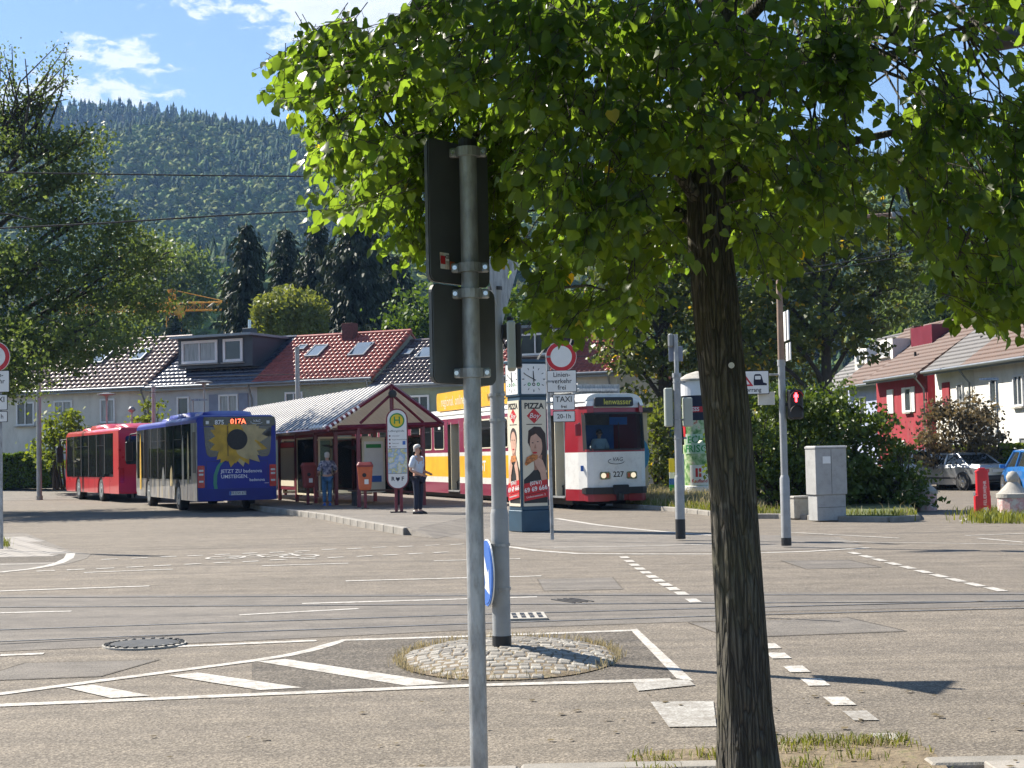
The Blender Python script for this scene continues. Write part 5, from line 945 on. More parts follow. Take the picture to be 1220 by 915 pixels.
# near vertical edge is local (-h,-h); right face looks to camera
clk = thing('clock_column', 'square dark blue clock and advertising pillar with pizza posters', 'clock', (cpos.x, cpos.y, .01), math.radians(25)); hh = cw / 2
def CB(nm, m, z0, z1, w, par=clk): return MB().box((hh, hh, (z0 + z1) / 2), (w, w, z1 - z0), None, .012).build(nm, m, par)
CB('plinth', 'clock_blue', 0, .42, cw); CB('body', 'clock_blue', .42, 2.66, cw - .03); CB('clock_box', 'clock_blue', 2.66, 3.32, cw + .02); CB('cap', 'clock_blue', 3.32, 3.38, cw + .07); clk.scale = (1.075, 1.075, 1.075)
FA = frame((0, .013, 0), (1, 0, 0), (0, 0, 1)); FB = frame((.013, cw, 0), (0, -1, 0), (0, 0, 1))    # right (front) face; left face
def clockface(M):
    pl = flat('clock_face', 'sign_white', clk, M, rrect(.04, 2.70, cw - .04, 3.29, .02), .03, .0); c = (cw / 2, 2.99)
    for k in range(12):
        a = math.pi / 2 - k * math.pi / 6; r0, r1 = .205, .25; w_ = .012 if k % 3 else .018; dx, dy = math.cos(a), math.sin(a); nx, ny = -dy * w_ / 2, dx * w_ / 2
        flat('hour_mark', 'black', pl, M, [(c[0] + dx * r0 + nx, c[1] + dy * r0 + ny), (c[0] + dx * r0 - nx, c[1] + dy * r0 - ny), (c[0] + dx * r1 - nx, c[1] + dy * r1 - ny), (c[0] + dx * r1 + nx, c[1] + dy * r1 + ny)], .003, .03)
    for nm, th, l, w_ in (('hour_hand', math.radians(93), .165, .026), ('minute_hand', math.radians(153), .225, .018)):
        dx, dy = math.cos(th), math.sin(th); nx, ny = -dy * w_ / 2, dx * w_ / 2; flat(nm, 'black', pl, M, [(c[0] - dx * .05 + nx, c[1] - dy * .05 + ny), (c[0] - dx * .05 - nx, c[1] - dy * .05 - ny), (c[0] + dx * l - nx * .6, c[1] + dy * l - ny * .6), (c[0] + dx * l + nx * .6, c[1] + dy * l + ny * .6)][::-1], .004, .034)
    for x, m_ in ((-.1, 'sign_green'), (0, 'black'), (.1, 'sign_green')): flat('emblem', m_, pl, M, circ(.035, 14, c[0] + x, c[1] - .1), .002, .03); flat('emblem_centre', 'sign_white', pl, M, circ(.016, 10, c[0] + x, c[1] - .1), .002, .0322)
def poster(M, man):
    p = flat('poster', 'poster_cream', clk, M, rrect(.05, .50, cw - .05, 2.58, .01), .012, .0); L_ = [.0125]
    def S(nm, m_, pts): flat(nm, m_, p, M, pts, .0012, L_[0]); L_[0] += .0014
    X = cw / 2; W_ = cw - .1
    text('PIZZA', 'black', p, M @ Matrix.Translation((X, 2.46, .0140)), .155, name='poster_title', bold=.005)
    S('poster_diamond', 'poster_red', [(X - .16, 2.27), (X, 2.12), (X + .16, 2.27), (X, 2.42)]); text('Boy', 'sign_white', p, M @ Matrix.Translation((X, 2.27, L_[0] + .001)), .14, name='poster_logo', shear=.3); flat('poster_web', 'black', p, M, rrect(X - .17, 2.095, X + .17, 2.11, .003), .001, .0126)
    o_ = .0 if not man else -.02
    if not man:
        S('poster_hair', 'poster_hair', [(X - .13, 1.98), (X + .0, 2.06), (X + .14, 2.05), (X + .24, 1.92), (X + .255, 1.6), (X + .25, 1.2), (X + .12, 1.15), (X - .02, 1.5), (X - .15, 1.75)][::-1])
        S('poster_blouse', 'black', [(X - .25, .56), (X + .255, .56), (X + .255, 1.15), (X + .05, 1.28), (X - .12, 1.12), (X - .25, 1.02)][::1]); S('poster_neck', 'poster_skin_dark', [(X - .02, 1.2), (X + .12, 1.22), (X + .16, 1.5), (X - .02, 1.5)])
        S('poster_face', 'poster_skin', [(X + .03 + .135 * math.cos(a), 1.70 + .24 * math.sin(a) - .03 * math.cos(a)) for a in np.linspace(0, 6.283, 24, endpoint=False)]); S('poster_fringe', 'poster_hair', [(X - .10, 1.86), (X + .03, 1.92), (X + .15, 1.80), (X + .19, 1.62), (X + .22, 1.9), (X + .06, 2.0), (X - .07, 1.95)][::1])
        for x, z in ((X - .045, 1.74), (X + .065, 1.76)): S('poster_eye', 'black', circ(.022, 12, x, z, 0, .45))
        S('poster_mouth', 'poster_red', circ(.05, 14, X - .0, 1.545, 0, .4)); S('poster_nose', 'poster_skin_dark', [(X - .02, 1.63), (X + .03, 1.63), (X + .012, 1.72)]); S('poster_hand', 'poster_skin', [(X - .02, 1.40), (X + .05, 1.46), (X + .16, 1.40), (X + .22, 1.25), (X + .255, .98), (X + .14, .95), (X + .1, 1.15), (X - .0, 1.30)][::-1])
        S('poster_pizza', 'pizza', [(X - .23, 1.33), (X - .18, 1.46), (X - .05, 1.52), (X + .06, 1.5), (X + .05, 1.42), (X - .08, 1.36), (X - .2, 1.29)][::-1]); S('poster_cuff', 'sign_white', [(X + .14, .92), (X + .255, .92), (X + .255, 1.0), (X + .13, 1.0)])
    else:
        S('poster_blouse', 'black', [(X - .2, .56), (X + .25, .56), (X + .255, 1.2), (X + .1, 1.42), (X - .08, 1.42), (X - .2, 1.2)]); S('poster_neck', 'poster_skin_dark', [(X - .06, 1.36), (X + .08, 1.36), (X + .09, 1.6), (X - .06, 1.6)]); S('poster_hair', 'poster_hair', circ(.15, 20, X, 1.84, 0, 1.35))
        S('poster_face', 'poster_skin', circ(.125, 22, X, 1.75, 0, 1.75)); 
        for x in (-.05, .05): S('poster_eye', 'black', circ(.02, 10, X + x, 1.80, 0, .4))
        S('poster_mouth', 'poster_red', circ(.045, 12, X, 1.62, 0, .3)); S('poster_pizza', 'pizza', [(X - .14, 1.36), (X + .14, 1.38), (X + .1, 1.5), (X - .1, 1.49)])
        for s in (-1, 1): S('poster_hand', 'poster_skin', [(X + s * .04, 1.30), (X + s * .15, 1.42), (X + s * .22, 1.2), (X + s * .25, .85), (X + s * .14, .85), (X + s * .12, 1.1)][::-s])
    S('poster_banner', 'poster_red', [(X - W_ / 2 + .004, .72), (X + W_ / 2 - .004, .80), (X + W_ / 2 - .004, 1.02), (X - W_ / 2 + .004, .94)]); S('poster_banner', 'poster_red', [(X - W_ / 2 + .004, .60), (X + W_ / 2 - .004, .68), (X + W_ / 2 - .004, .79), (X - W_ / 2 + .004, .71)])
    R_ = Matrix.Rotation(.13, 4, 'Z'); zl = L_[0] + .001
    text('(0761)', 'sign_white', p, M @ Matrix.Translation((X, .955, zl)) @ R_, .10, name='poster_phone', bold=.002); text('69 69 666', 'sign_white', p, M @ Matrix.Translation((X, .835, zl)) @ R_, .125, name='poster_phone', bold=.003); text('Lindenmattenstr. 2', 'sign_white', p, M @ Matrix.Translation((X, .70, zl)) @ R_, .055, name='poster_address')
clockface(FA); clockface(FB); poster(FA, False); poster(FB, True)
# ---------------------------------------------------------------- traffic sign posts
def disc_sign(par, c, r, m_rim, m_in, rz=0.0, rin=.72, name='sign_disc'):
    M = Matrix.Translation(c) @ Matrix.Rotation(rz, 4, 'Z') @ Matrix(((1, 0, 0, 0), (0, 0, -1, 0), (0, 1, 0, 0), (0, 0, 0, 1)))
    o = flat(name, m_rim, par, M, circ(r, 36), .012, 0); flat('sign_face', m_in, o, M, circ(r * rin, 36), .004, .012); MB().prism(circ(r * 1.035, 36), lambda u, v, w: M @ Vector((u, v, w)), -.006, .004).build('sign_edge', 'sign_white', o); return o, M
def plate_sign(par, c, w, h_, lines, rz=0, size=.1, m='sign_white', name='sign_plate'):
    M = Matrix.Translation(c) @ Matrix.Rotation(rz, 4, 'Z') @ Matrix(((1, 0, 0, 0), (0, 0, -1, 0), (0, 1, 0, 0), (0, 0, 0, 1)))
    o = flat(name, 'black', par, M, rrect(-w / 2, -h_ / 2, w / 2, h_ / 2, .02), .010, 0); flat('sign_face', m, o, M, rrect(-w / 2 + .012, -h_ / 2 + .012, w / 2 - .012, h_ / 2 - .012, .015), .003, .0095)
    for s_, z, sz in lines: text(s_, 'black', o, M @ Matrix.Translation((0, z, .0135)), sz, xs=.95, bold=.0012)
    return o, M
def noentry(label, px, py, zb, lean_px=0, off=.27):
    b_ = G(px, py, zb); t = thing('traffic_sign', label, 'sign', b_, 0, 'no vehicles signs with taxi exception'); s = F / b_.y
    y0 = 541 - .02 * (px - 610); top = CAMZ + (y0 - 420) / s - zb
    MB().tube([(0, 0, 0), (-.02, 0, top)], .034, 12).build('post', 'metal_galv', t); MB().lathe([(.037, 0), (.037, .03)], (-.02, 0, top), 10).build('post_cap', 'black', t)
    disc_sign(t, (off - .03, -.05, CAMZ + (y0 - 425) / s - zb), .28, 'sign_red', 'sign_white', -.05)
    zc = lambda y: CAMZ + (y0 - y) / s - zb
    plate_sign(t, (off - .03, -.05, zc(454.5)), .56, .42, (('Linien-', .12, .125), ('verkehr', 0, .125), ('frei', -.12, .125)), -.05); plate_sign(t, (off, -.05, zc(479.5)), .42, .30, (('TAXI', .05, .15), ('frei', -.085, .085)), -.05); plate_sign(t, (off, -.05, zc(496.5)), .42, .21, (('20-1h', 0, .12),), -.05)
    for z in (zc(425), zc(454.5), zc(479.5)): MB().box((.0, -.02, z), (.12, .07, .04), None, .005).build('clamp', 'metal_galv', t)
    return t
noentry('grey post with round no vehicles sign beside the clock pillar', 658, 643, .03)
lt = noentry('grey post with round no vehicles sign at the left edge', 2, 654, .045, off=-.06)
# near sign pole seen from behind
NP = Vector((P(571, 915, 6.65).x, 6.65, .1)); nt = thing('traffic_sign', 'two dark sign boards seen from behind on near galvanised post', 'sign', NP)
topn = P(553, 175, 6.65); MB().tube([(0, 0, 0), (0, 0, topn.z - .1)], .038, 20).build('post', 'metal_galv', nt); MB().lathe([(.040, -.015), (.040, .03), (.03, .04)], (0, 0, topn.z - .1), 16).build('post_cap', 'black', nt)
srz = math.radians(54)   # boards turned: right edge farther
def backboard(y_t, y_b, w, x_l, nm):
    zt, zb_ = P(548, y_t, 6.72).z - .1, P(548, y_b, 6.72).z - .1; M = Matrix.Translation((x_l, .075, (zt + zb_) / 2)) @ Matrix.Rotation(srz, 4, 'Z') @ Matrix(((1, 0, 0, 0), (0, 0, -1, 0), (0, 1, 0, 0), (0, 0, 0, 1)))
    o = flat(nm, 'sign_back', nt, M, rrect(-w / 2, -(zt - zb_) / 2, w / 2, (zt - zb_) / 2, .035, 5), .004, 0); MB().prism(rrect(-w / 2 - .004, -(zt - zb_) / 2 - .004, w / 2 + .004, (zt - zb_) / 2 + .004, .038, 5), lambda u, v, w_: M @ Vector((u, v, w_)), -.018, -.002).build('board_rim', 'sign_back', o)
    for f_ in (.42, -.40): 
        z = (zt + zb_) / 2 + f_ * (zt - zb_); MB().lathe([(.052, -.02), (.052, .02)], (0, 0, z), 16).build('clamp', 'metal_galv', nt)
        for s in (-1, 1): MB().box((s * .062 * math.cos(.3), .015, z), (.045, .03, .042), None, .006).build('clamp_ear', 'metal_galv', nt); MB().tube([(s * .066, -.012, z), (s * .066, .0, z)], .010, 8).build('bolt', 'chrome', nt)
        MB().box((-.045, .035, z), (.03, .05, .03), None, .004).build('bracket', 'metal_galv', nt)
    return o, M
o, M = backboard(172, 338, .42, -.045, 'sign_board'); mat('sticker_a', (.6, .52, .45), .6, 0, .6, 25)
for k, (u, v, m_) in enumerate(((-.13, -.2, 'sticker_a'), (-.10, -.2, 'sign_white'), (-.10, -.235, 'sticker_a'), (-.13, -.235, 'sign_white'), (-.065, -.235, 'bin_orange'), (-.13, -.215, 'sign_red'))): flat('sticker', m_, o, M, rrect(u - .016, v - .018, u + .016, v + .018, .002), .0008, .0042 + .0009 * k)
text('CE', 'black', o, M @ Matrix.Translation((-.10, -.2, .0092)), .022, name='sticker_text')
backboard(343, 457, .44, -.03, 'sign_board')
# median post with keep-right sign, yield sign and signal
mb_ = G(598, 767.5, .11); md = thing('signal_post', 'grey median post with blue round sign on the cobbled island', 'post', (mb_.x, mb_.y, .10)); s = F / mb_.y
zc = lambda y: CAMZ + (541 - y) / s - .10
MB().tube([(0, 0, 0), (0, 0, zc(755))], .078, 20).build('base_collar', 'black', md); MB().tube([(0, 0, zc(755)), (0, 0, zc(612)), (0, 0, zc(606))], [.074, .074, .064], 20).build('lower_post', 'pole_grey', md); MB().tube([(0, 0, zc(607)), (0, 0, zc(345))], [.063, .055], 18).build('upper_post', 'pole_grey', md); MB().lathe([(.06, 0), (.06, .03)], (0, 0, zc(345)), 16).build('post_cap', 'dark_metal', md)
for y in (648, 700, 500, 470): MB().lathe([(.082 if y > 607 else .068, -.012), (.082 if y > 607 else .068, .012)], (0, 0, zc(y)), 18).build('strap', 'metal_galv', md)
o, M = disc_sign(md, (-.105, -.03, zc(681)), .265, 'sign_blue', 'sign_blue', math.radians(-78), .93, 'keep_right_sign')
for pl in ([(-.14, .16), (-.10, .2), (.08, .0), (.12, .04), (.16, -.16), (-.04, -.12), (.0, -.08)],): flat('arrow', 'sign_white', o, M, pl[::-1], .002, .016)
for sgn in (1,): MB().box((-.085, 0, zc(681)), (.03, .06, .34), None, .008).build('sign_bracket', 'dark_metal', md)
Mt = Matrix.Translation((.05, .03, zc(346))) @ Matrix.Rotation(math.radians(64), 4, 'Z') @ Matrix(((1, 0, 0, 0), (0, 0, -1, 0), (0, 1, 0, 0), (0, 0, 0, 1)))
yt = flat('yield_sign', 'metal_galv', md, Mt, [(0, -.27), (.33, .25), (.31, .28), (-.31, .28), (-.33, .25)], .004, 0); flat('yield_face', 'sign_white', yt, Mt, [(0, -.23), (.26, .22), (-.26, .22)], .003, -.004)
MB().tube([(0, 0, zc(345)), (.02, .02, zc(290))], .03, 10).build('sign_stub', 'metal_galv', md)
sg = MB().box((.125, .02, zc(412)), (.07, .30, .40), None, .015).build('signal_back_board', 'signal_pale', md); B('signal_head', 'dark_metal', md, (.185, .02, zc(412)), (.05, .24, .36), .01); MB().box((.07, 0, zc(395)), (.06, .08, .12), None, .01).build('signal_bracket', 'dark_metal', md)
MB().tube([(.06, -.05, zc(392)), (.05, -.09, zc(404)), (.08, -.09, zc(416)), (.10, -.05, zc(404))], .008, 6).build('cable', 'black', md); MB().lathe([(.02, 0), (.03, .03), (.028, .05)], (.12, .02, zc(384)), 10).build('signal_cap', 'black', md)
# signal post behind the trunk
lb = G(811, 642, .03); l2 = thing('signal_post', 'signal post with two pale signal boxes seen from behind', 'post', lb); s = F / lb.y; y0 = 541 - .02 * (811 - 610); zc = lambda y: CAMZ + (y0 - y) / s - .03
MB().tube([(0, 0, 0), (0, 0, zc(618))], .092, 16).build('base_collar', 'black', l2); MB().tube([(0, 0, zc(618)), (0, 0, zc(570)), (0, 0, zc(566))], [.088, .088, .072], 16).build('lower_post', 'pole_grey', l2); MB().tube([(0, 0, zc(567)), (0, 0, zc(446))], .07, 16).build('upper_post', 'pole_grey', l2); MB().tube([(0, 0, zc(447)), (0, 0, zc(398))], .042, 12).build('top_tube', 'metal_galv', l2)
MB().lathe([(.085, -.04), (.085, .04)], (0, 0, zc(447)), 16).build('collar', 'metal_galv', l2); B('signal_head', 'signal_pale', l2, (-.16, .05, zc(485)), (.15, .2, .72), .02); B('signal_head', 'signal_pale', l2, (.19, .05, zc(491)), (.17, .2, .54), .02); B('sign_back', 'shutter_grey', l2, (0, .07, zc(421)), (.26, .02, .28), .005); B('antenna', 'metal_grey', l2, (-.09, .03, zc(405)), (.1, .12, .25), .03)
for y in (455, 500, 522): MB().lathe([(.078, -.012), (.078, .012)], (0, 0, zc(y)), 14).build('strap', 'metal_galv', l2); MB().box((.06, .03, zc(y)), (.2, .04, .04)).build('bracket', 'metal_galv', l2)
MB().tube([(.07, 0, zc(500)), (.1, .02, zc(530))], .015, 6).build('cable', 'black', l2)
# right lamp pole with pedestrian signal
rp_ = G(937, 650, .03); r2 = thing('signal_post', 'tall curved lamp post with red pedestrian light beside the trunk', 'post', rp_); s = F / rp_.y; y0 = 541 - .02 * (937 - 610); zc = lambda y: CAMZ + (y0 - y) / s - .03; xc = lambda x: (x - 937) / s
MB().tube([(0, 0, 0), (0, 0, zc(640))], .086, 16).build('base_collar', 'black', r2); MB().tube([(0, 0, zc(640)), (0, 0, zc(570)), (0, 0, zc(566))], [.082, .082, .062], 16).build('lower_post', 'pole_grey', r2); MB().tube([(0, 0, zc(567)), (0, 0, zc(432))], .060, 16).build('middle_post', 'pole_grey', r2); mat('pole_rust', (.22, .15, .11), .7, .1, .2, 6, dirt=.3)
MB().tube([(0, 0, zc(434)), (.0, 0, zc(318)), (.05, 0, zc(300)), (.15, 0, zc(284)), (.32, 0, zc(272)), (.9, -.05, zc(262)), (1.9, -.1, zc(258))], [.058, .05, .048, .046, .044, .04, .035], 14).build('curved_arm', 'pole_rust', r2); MB().lathe([(.07, -.05), (.07, .05)], (0, 0, zc(432)), 14).build('collar', 'pole_grey', r2); MB().loft([[(1.9 + x, -.1 + y * w, zc(258) + z) for y, z in ((-.12, -.05), (.12, -.05), (.10, .04), (-.10, .04))] for x, w in ((0, .6), (.15, 1), (.55, 1), (.7, .5))], True).build('lamp_head', 'metal_grey', r2)
sgp = B('signal_head', 'black', r2, (.20, -.06, zc(482)), (.25, .2, .50), .03); MB().box((.09, -.02, zc(482)), (.1, .05, .05)).build('signal_bracket', 'dark_metal', r2)
for z, m_, mm in ((zc(474), 'light_red', 'dark_metal'), (zc(491), 'dark_metal', 'dark_metal')):
    MB().prism(circ(.095, 20, .20, z), lambda u, v, w: (u, w, v), -.165, -.155).build('lens', mm, sgp); vz = MB(); n = 12
    vz.add([(.20 + .105 * math.cos(math.pi * k / n), yy, z + .105 * math.sin(math.pi * k / n)) for yy in (-.16, -.27) for k in range(n + 1)], [(k, k + 1, n + 2 + k, n + 1 + k) for k in range(n)]); vz.build('visor', 'black', sgp)
MB().prism([(.185, zc(474) - .075), (.215, zc(474) - .075), (.215, zc(474) - .0), (.235, zc(474) + .0), (.232, zc(474) + .045), (.215, zc(474) + .05), (.215, zc(474) + .08), (.185, zc(474) + .08), (.185, zc(474) + .05), (.168, zc(474) + .045), (.165, zc(474) + .0), (.185, zc(474))], lambda u, v, w: (u, w, v), -.176, -.166).build('red_man', 'light_red', sgp)
B('side_sign', 'sign_white', r2, (.10, .0, zc(388)), (.02, .45, .50), .005); B('side_sign', 'sign_white', r2, (.125, .0, zc(419)), (.02, .4, .30), .005); B('side_sign_edge', 'shutter_grey', r2, (.115, .0, zc(388)), (.008, .43, .46), .002)
ps, PM = plate_sign(r2, (-.62, -.02, zc(455)), .80, .40, (('Bahn Vorrang', -.125, .10),), -.02, name='tram_priority_sign'); 
tri = [(-.0, .16), (-.155, -.06), (.155, -.06)]; flat('warning_triangle', 'sign_red', ps, PM, [(x + .0 - .02, y) for x, y in tri], .002, .0128); flat('warning_field', 'sign_white', ps, PM, [(x * .62 - .02, y * .62 + .008) for x, y in tri], .002, .0150); flat('exclamation', 'black', ps, PM, rrect(-.028, .01, -.012, .08, .004), .002, .0172); flat('exclamation', 'black', ps, PM, rrect(-.028, -.022, -.012, -.006, .004), .002, .0172)
flat('tram_icon', 'navy', ps, PM, [(.14, -.05), (.36, -.05), (.36, -.02), (.30, .0), (.30, .02), (.27, .12), (.25, .14), (.17, .14), (.15, .12), (.14, .02)], .002, .0128); flat('tram_icon_window', 'sign_white', ps, PM, rrect(.165, .05, .26, .11, .01), .002, .015); MB().tube([(-.25, 0, zc(446)), (0, 0, zc(446))], .018, 8).build('sign_arm', 'metal_galv', r2); B('sign_back', 'cream_wall', r2, (-.26, .05, zc(474)), (.28, .02, .22))
# grey cabinets
cb = G(986, 621, 0); c1 = thing('utility_cabinet', 'tall grey concrete utility cabinet in front of the bush', 'cabinet', (cb.x, cb.y, .02), math.radians(20))
MB().box((0, 0, .29), (.74, .40, .58), None, .012).build('plinth', 'cab_grey', c1); MB().box((0, 0, 1.10), (.80, .45, 1.04), None, .012).build('body', 'cab_grey', c1); MB().loft([[(x, y, z) for x, y in rrect(-w, -d, w, d, .02, 2)] for z, w, d in ((1.62, .415, .24), (1.65, .415, .24), (1.68, .39, .2))], True).build('lid', 'cab_grey', c1); B('door_seam', 'dark_metal', c1, (0, -.227, 1.1), (.006, .004, 1.0)); B('notice', 'sign_white', c1, (-.12, -.228, 1.36), (.2, .006, .16)); B('handle', 'dark_metal', c1, (.405, -.02, .95), (.012, .16, .26)); B('plinth_joint', 'dark_metal', c1, (0, -.202, .3), (.7, .004, .008)); B('poster', 'plate', c1, (.409, -.02, .95), (.012, .1, .16))
cb2 = G(953, 619, 0); c2 = thing('utility_cabinet', 'low beige concrete box beside the tall cabinet', 'cabinet', (cb2.x, cb2.y + .1, .02), math.radians(20)); MB().box((0, 0, .24), (.46, .4, .48), None, .02).build('body', 'concrete', c2); B('lid', 'concrete', c2, (0, 0, .50), (.5, .44, .05), .01)
# advertising column
ad_ = thing('advertising_column', 'round advertising column with green fruit and vegetable poster', 'advertising column', (P(836, 590, 50).x, 50, .2)); 
MB().lathe([(.60, 0), (.60, .30), (.56, .32)], n=32).build('plinth', 'white_paint', ad_); MB().lathe([(.56, .30), (.56, 3.25)], n=40, smooth=True).build('drum', 'salad_print', ad_); MB().lathe([(.60, 3.22), (.60, 3.70), (.56, 3.72)], n=32).build('cornice', 'white_paint', ad_); MB().lathe([(.68, 3.70), (.68, 3.76), (.40, 3.93), (.1, 4.02)], n=32).build('cap', 'concrete', ad_)
def cyl_panel(nm, m_, a0, a1, z0, z1, r_, par, n=14):
    th = [math.radians(a0 + (a1 - a0) * k / n) for k in range(n + 1)]; return MB().add([(r_ * math.sin(t_), -r_ * math.cos(t_), z) for z in (z0, z1) for t_ in th], [(k, k + 1, n + 2 + k, n + 1 + k) for k in range(n)]).build(nm, m_, par, fix=False)
cyl_panel('poster', 'navy', -85, 60, 2.42, 3.22, .566, ad_); cyl_panel('poster_stripe', 'poster_red', -60, 40, 2.68, 2.86, .572, ad_); mat('mint', (.42, .58, .44), .6); cyl_panel('poster_label', 'mint', -62, 40, 1.35, 1.98, .572, ad_); cyl_panel('poster_label', 'sign_white', -45, 20, .34, .98, .572, ad_); cyl_panel('poster_label', 'poster_red', -82, -62, 1.9, 2.3, .57, ad_)
def wrap(s_, m_, z, size, a_c, r_, nm, **k):
    me = textmesh(s_, size, **k)
    for v in me.vertices: a = v.co.x / r_ + a_c; v.co = Vector((math.sin(a) * (r_ + v.co.z), -math.cos(a) * (r_ + v.co.z), z + v.co.y))
    return link(nm, me, ad_, m_)
wrap('ECHT', 'sign_green', 1.79, .32, -.22, .575, 'poster_text', bold=.006); wrap('FRISCH', 'sign_green', 1.50, .32, -.22, .575, 'poster_text', bold=.006); wrap('Kaufland', 'poster_red', .47, .15, -.22, .575, 'shop_name', bold=.003); wrap('ESS', 'sign_white', 2.77, .18, -.35, .575, 'poster_text', bold=.004)
cyl_panel('shop_mark', 'poster_red', -25, -17, .60, .88, .576, ad_, 4); cyl_panel('shop_mark', 'poster_red', -14, -6, .76, .88, .576, ad_, 4); cyl_panel('shop_mark', 'poster_red', -14, -6, .60, .72, .576, ad_, 4)
yb = P(801, 580, 50.5); ys_ = thing('info_board', 'narrow yellow blue and green board beside advertising column', 'sign', (yb.x, yb.y, .2)); B('board', 'sign_yellow', ys_, (0, 0, .98), (.18, .06, .45)); B('board', 'sign_white', ys_, (0, 0, .65), (.18, .058, .2)); B('board', 'sign_blue', ys_, (0, 0, .45), (.18, .06, .2)); B('board', 'sign_green', ys_, (0, 0, .18), (.18, .06, .34))
wb = P(815, 585, 49.4); w2 = thing('info_board', 'plain white upright board next to the advertising column', 'sign', (wb.x - .05, wb.y, .2)); B('board', 'sign_white', w2, (0, 0, .75), (.16, .06, 1.2), .01); B('foot', 'concrete', w2, (0, 0, .08), (.2, .12, .16))
# bollards and hydrant post
def bollard(label, px, py, r_, hs, ball):
    b_ = G(px, py, 0); t = thing('bollard', label, 'bollard', b_, 0, 'cone topped concrete bollards'); MB().lathe([(r_, -.02), (r_, hs * .56), (r_ * .98, hs * .58)], n=12).build('drum', 'graffiti', t); MB().lathe([(r_ * 1.05, hs * .57), (r_ * 1.06, hs * .68), (r_ * .95, hs * .70), (r_ * .3, hs * 1.0), (r_ * .15, hs * 1.04)], n=28).build('cone_cap', 'concrete', t)
    if ball: MB().lathe([(.03, -.14), (.10, -.11), (.14, -.02), (.14, .03), (.09, .12), (.02, .145)], (0, 0, hs * 1.0 + .1), 18, True).build('ball', 'concrete', t)
bollard('graffiti marked concrete bollard with cone cap partly behind the bush', 1101, 608, .34, .74, False); bollard('concrete bollard with cone cap and ball at the right edge', 1208, 617, .35, .80, True)
hy = G(1171, 616, 0); h2 = thing('hydrant_post', 'leaning red fire brigade post with white lettering', 'hydrant', hy, math.radians(-8)); MB().loft([[(x - lx, y, z) for x, y in rrect(-w / 2, -.11, w / 2, .11, .04, 3)] for z, w, lx in ((0, .36, 0), (.48, .36, .0), (.50, .30, -.02), (1.0, .27, -.005), (1.02, .29, -.005), (1.06, .27, -.005), (1.08, .18, 0))], True).build('body', 'hydrant_red', h2); B('cap', 'hydrant_red', h2, (0, 0, 1.1), (.15, .16, .05), .02); B('valve', 'chrome', h2, (-.17, -.02, .53), (.05, .05, .1), .01); text('FEUERWEHR', 'sign_white', h2, frame((.05, -.1125, .55), (0, 0, 1), (-1, 0, 0)), .1, name='lettering'); MB().prism(circ(.07, 16, .06, .16), lambda u, v, w: (u, w, v), -.114, -.11).build('emblem', 'sign_white', h2)
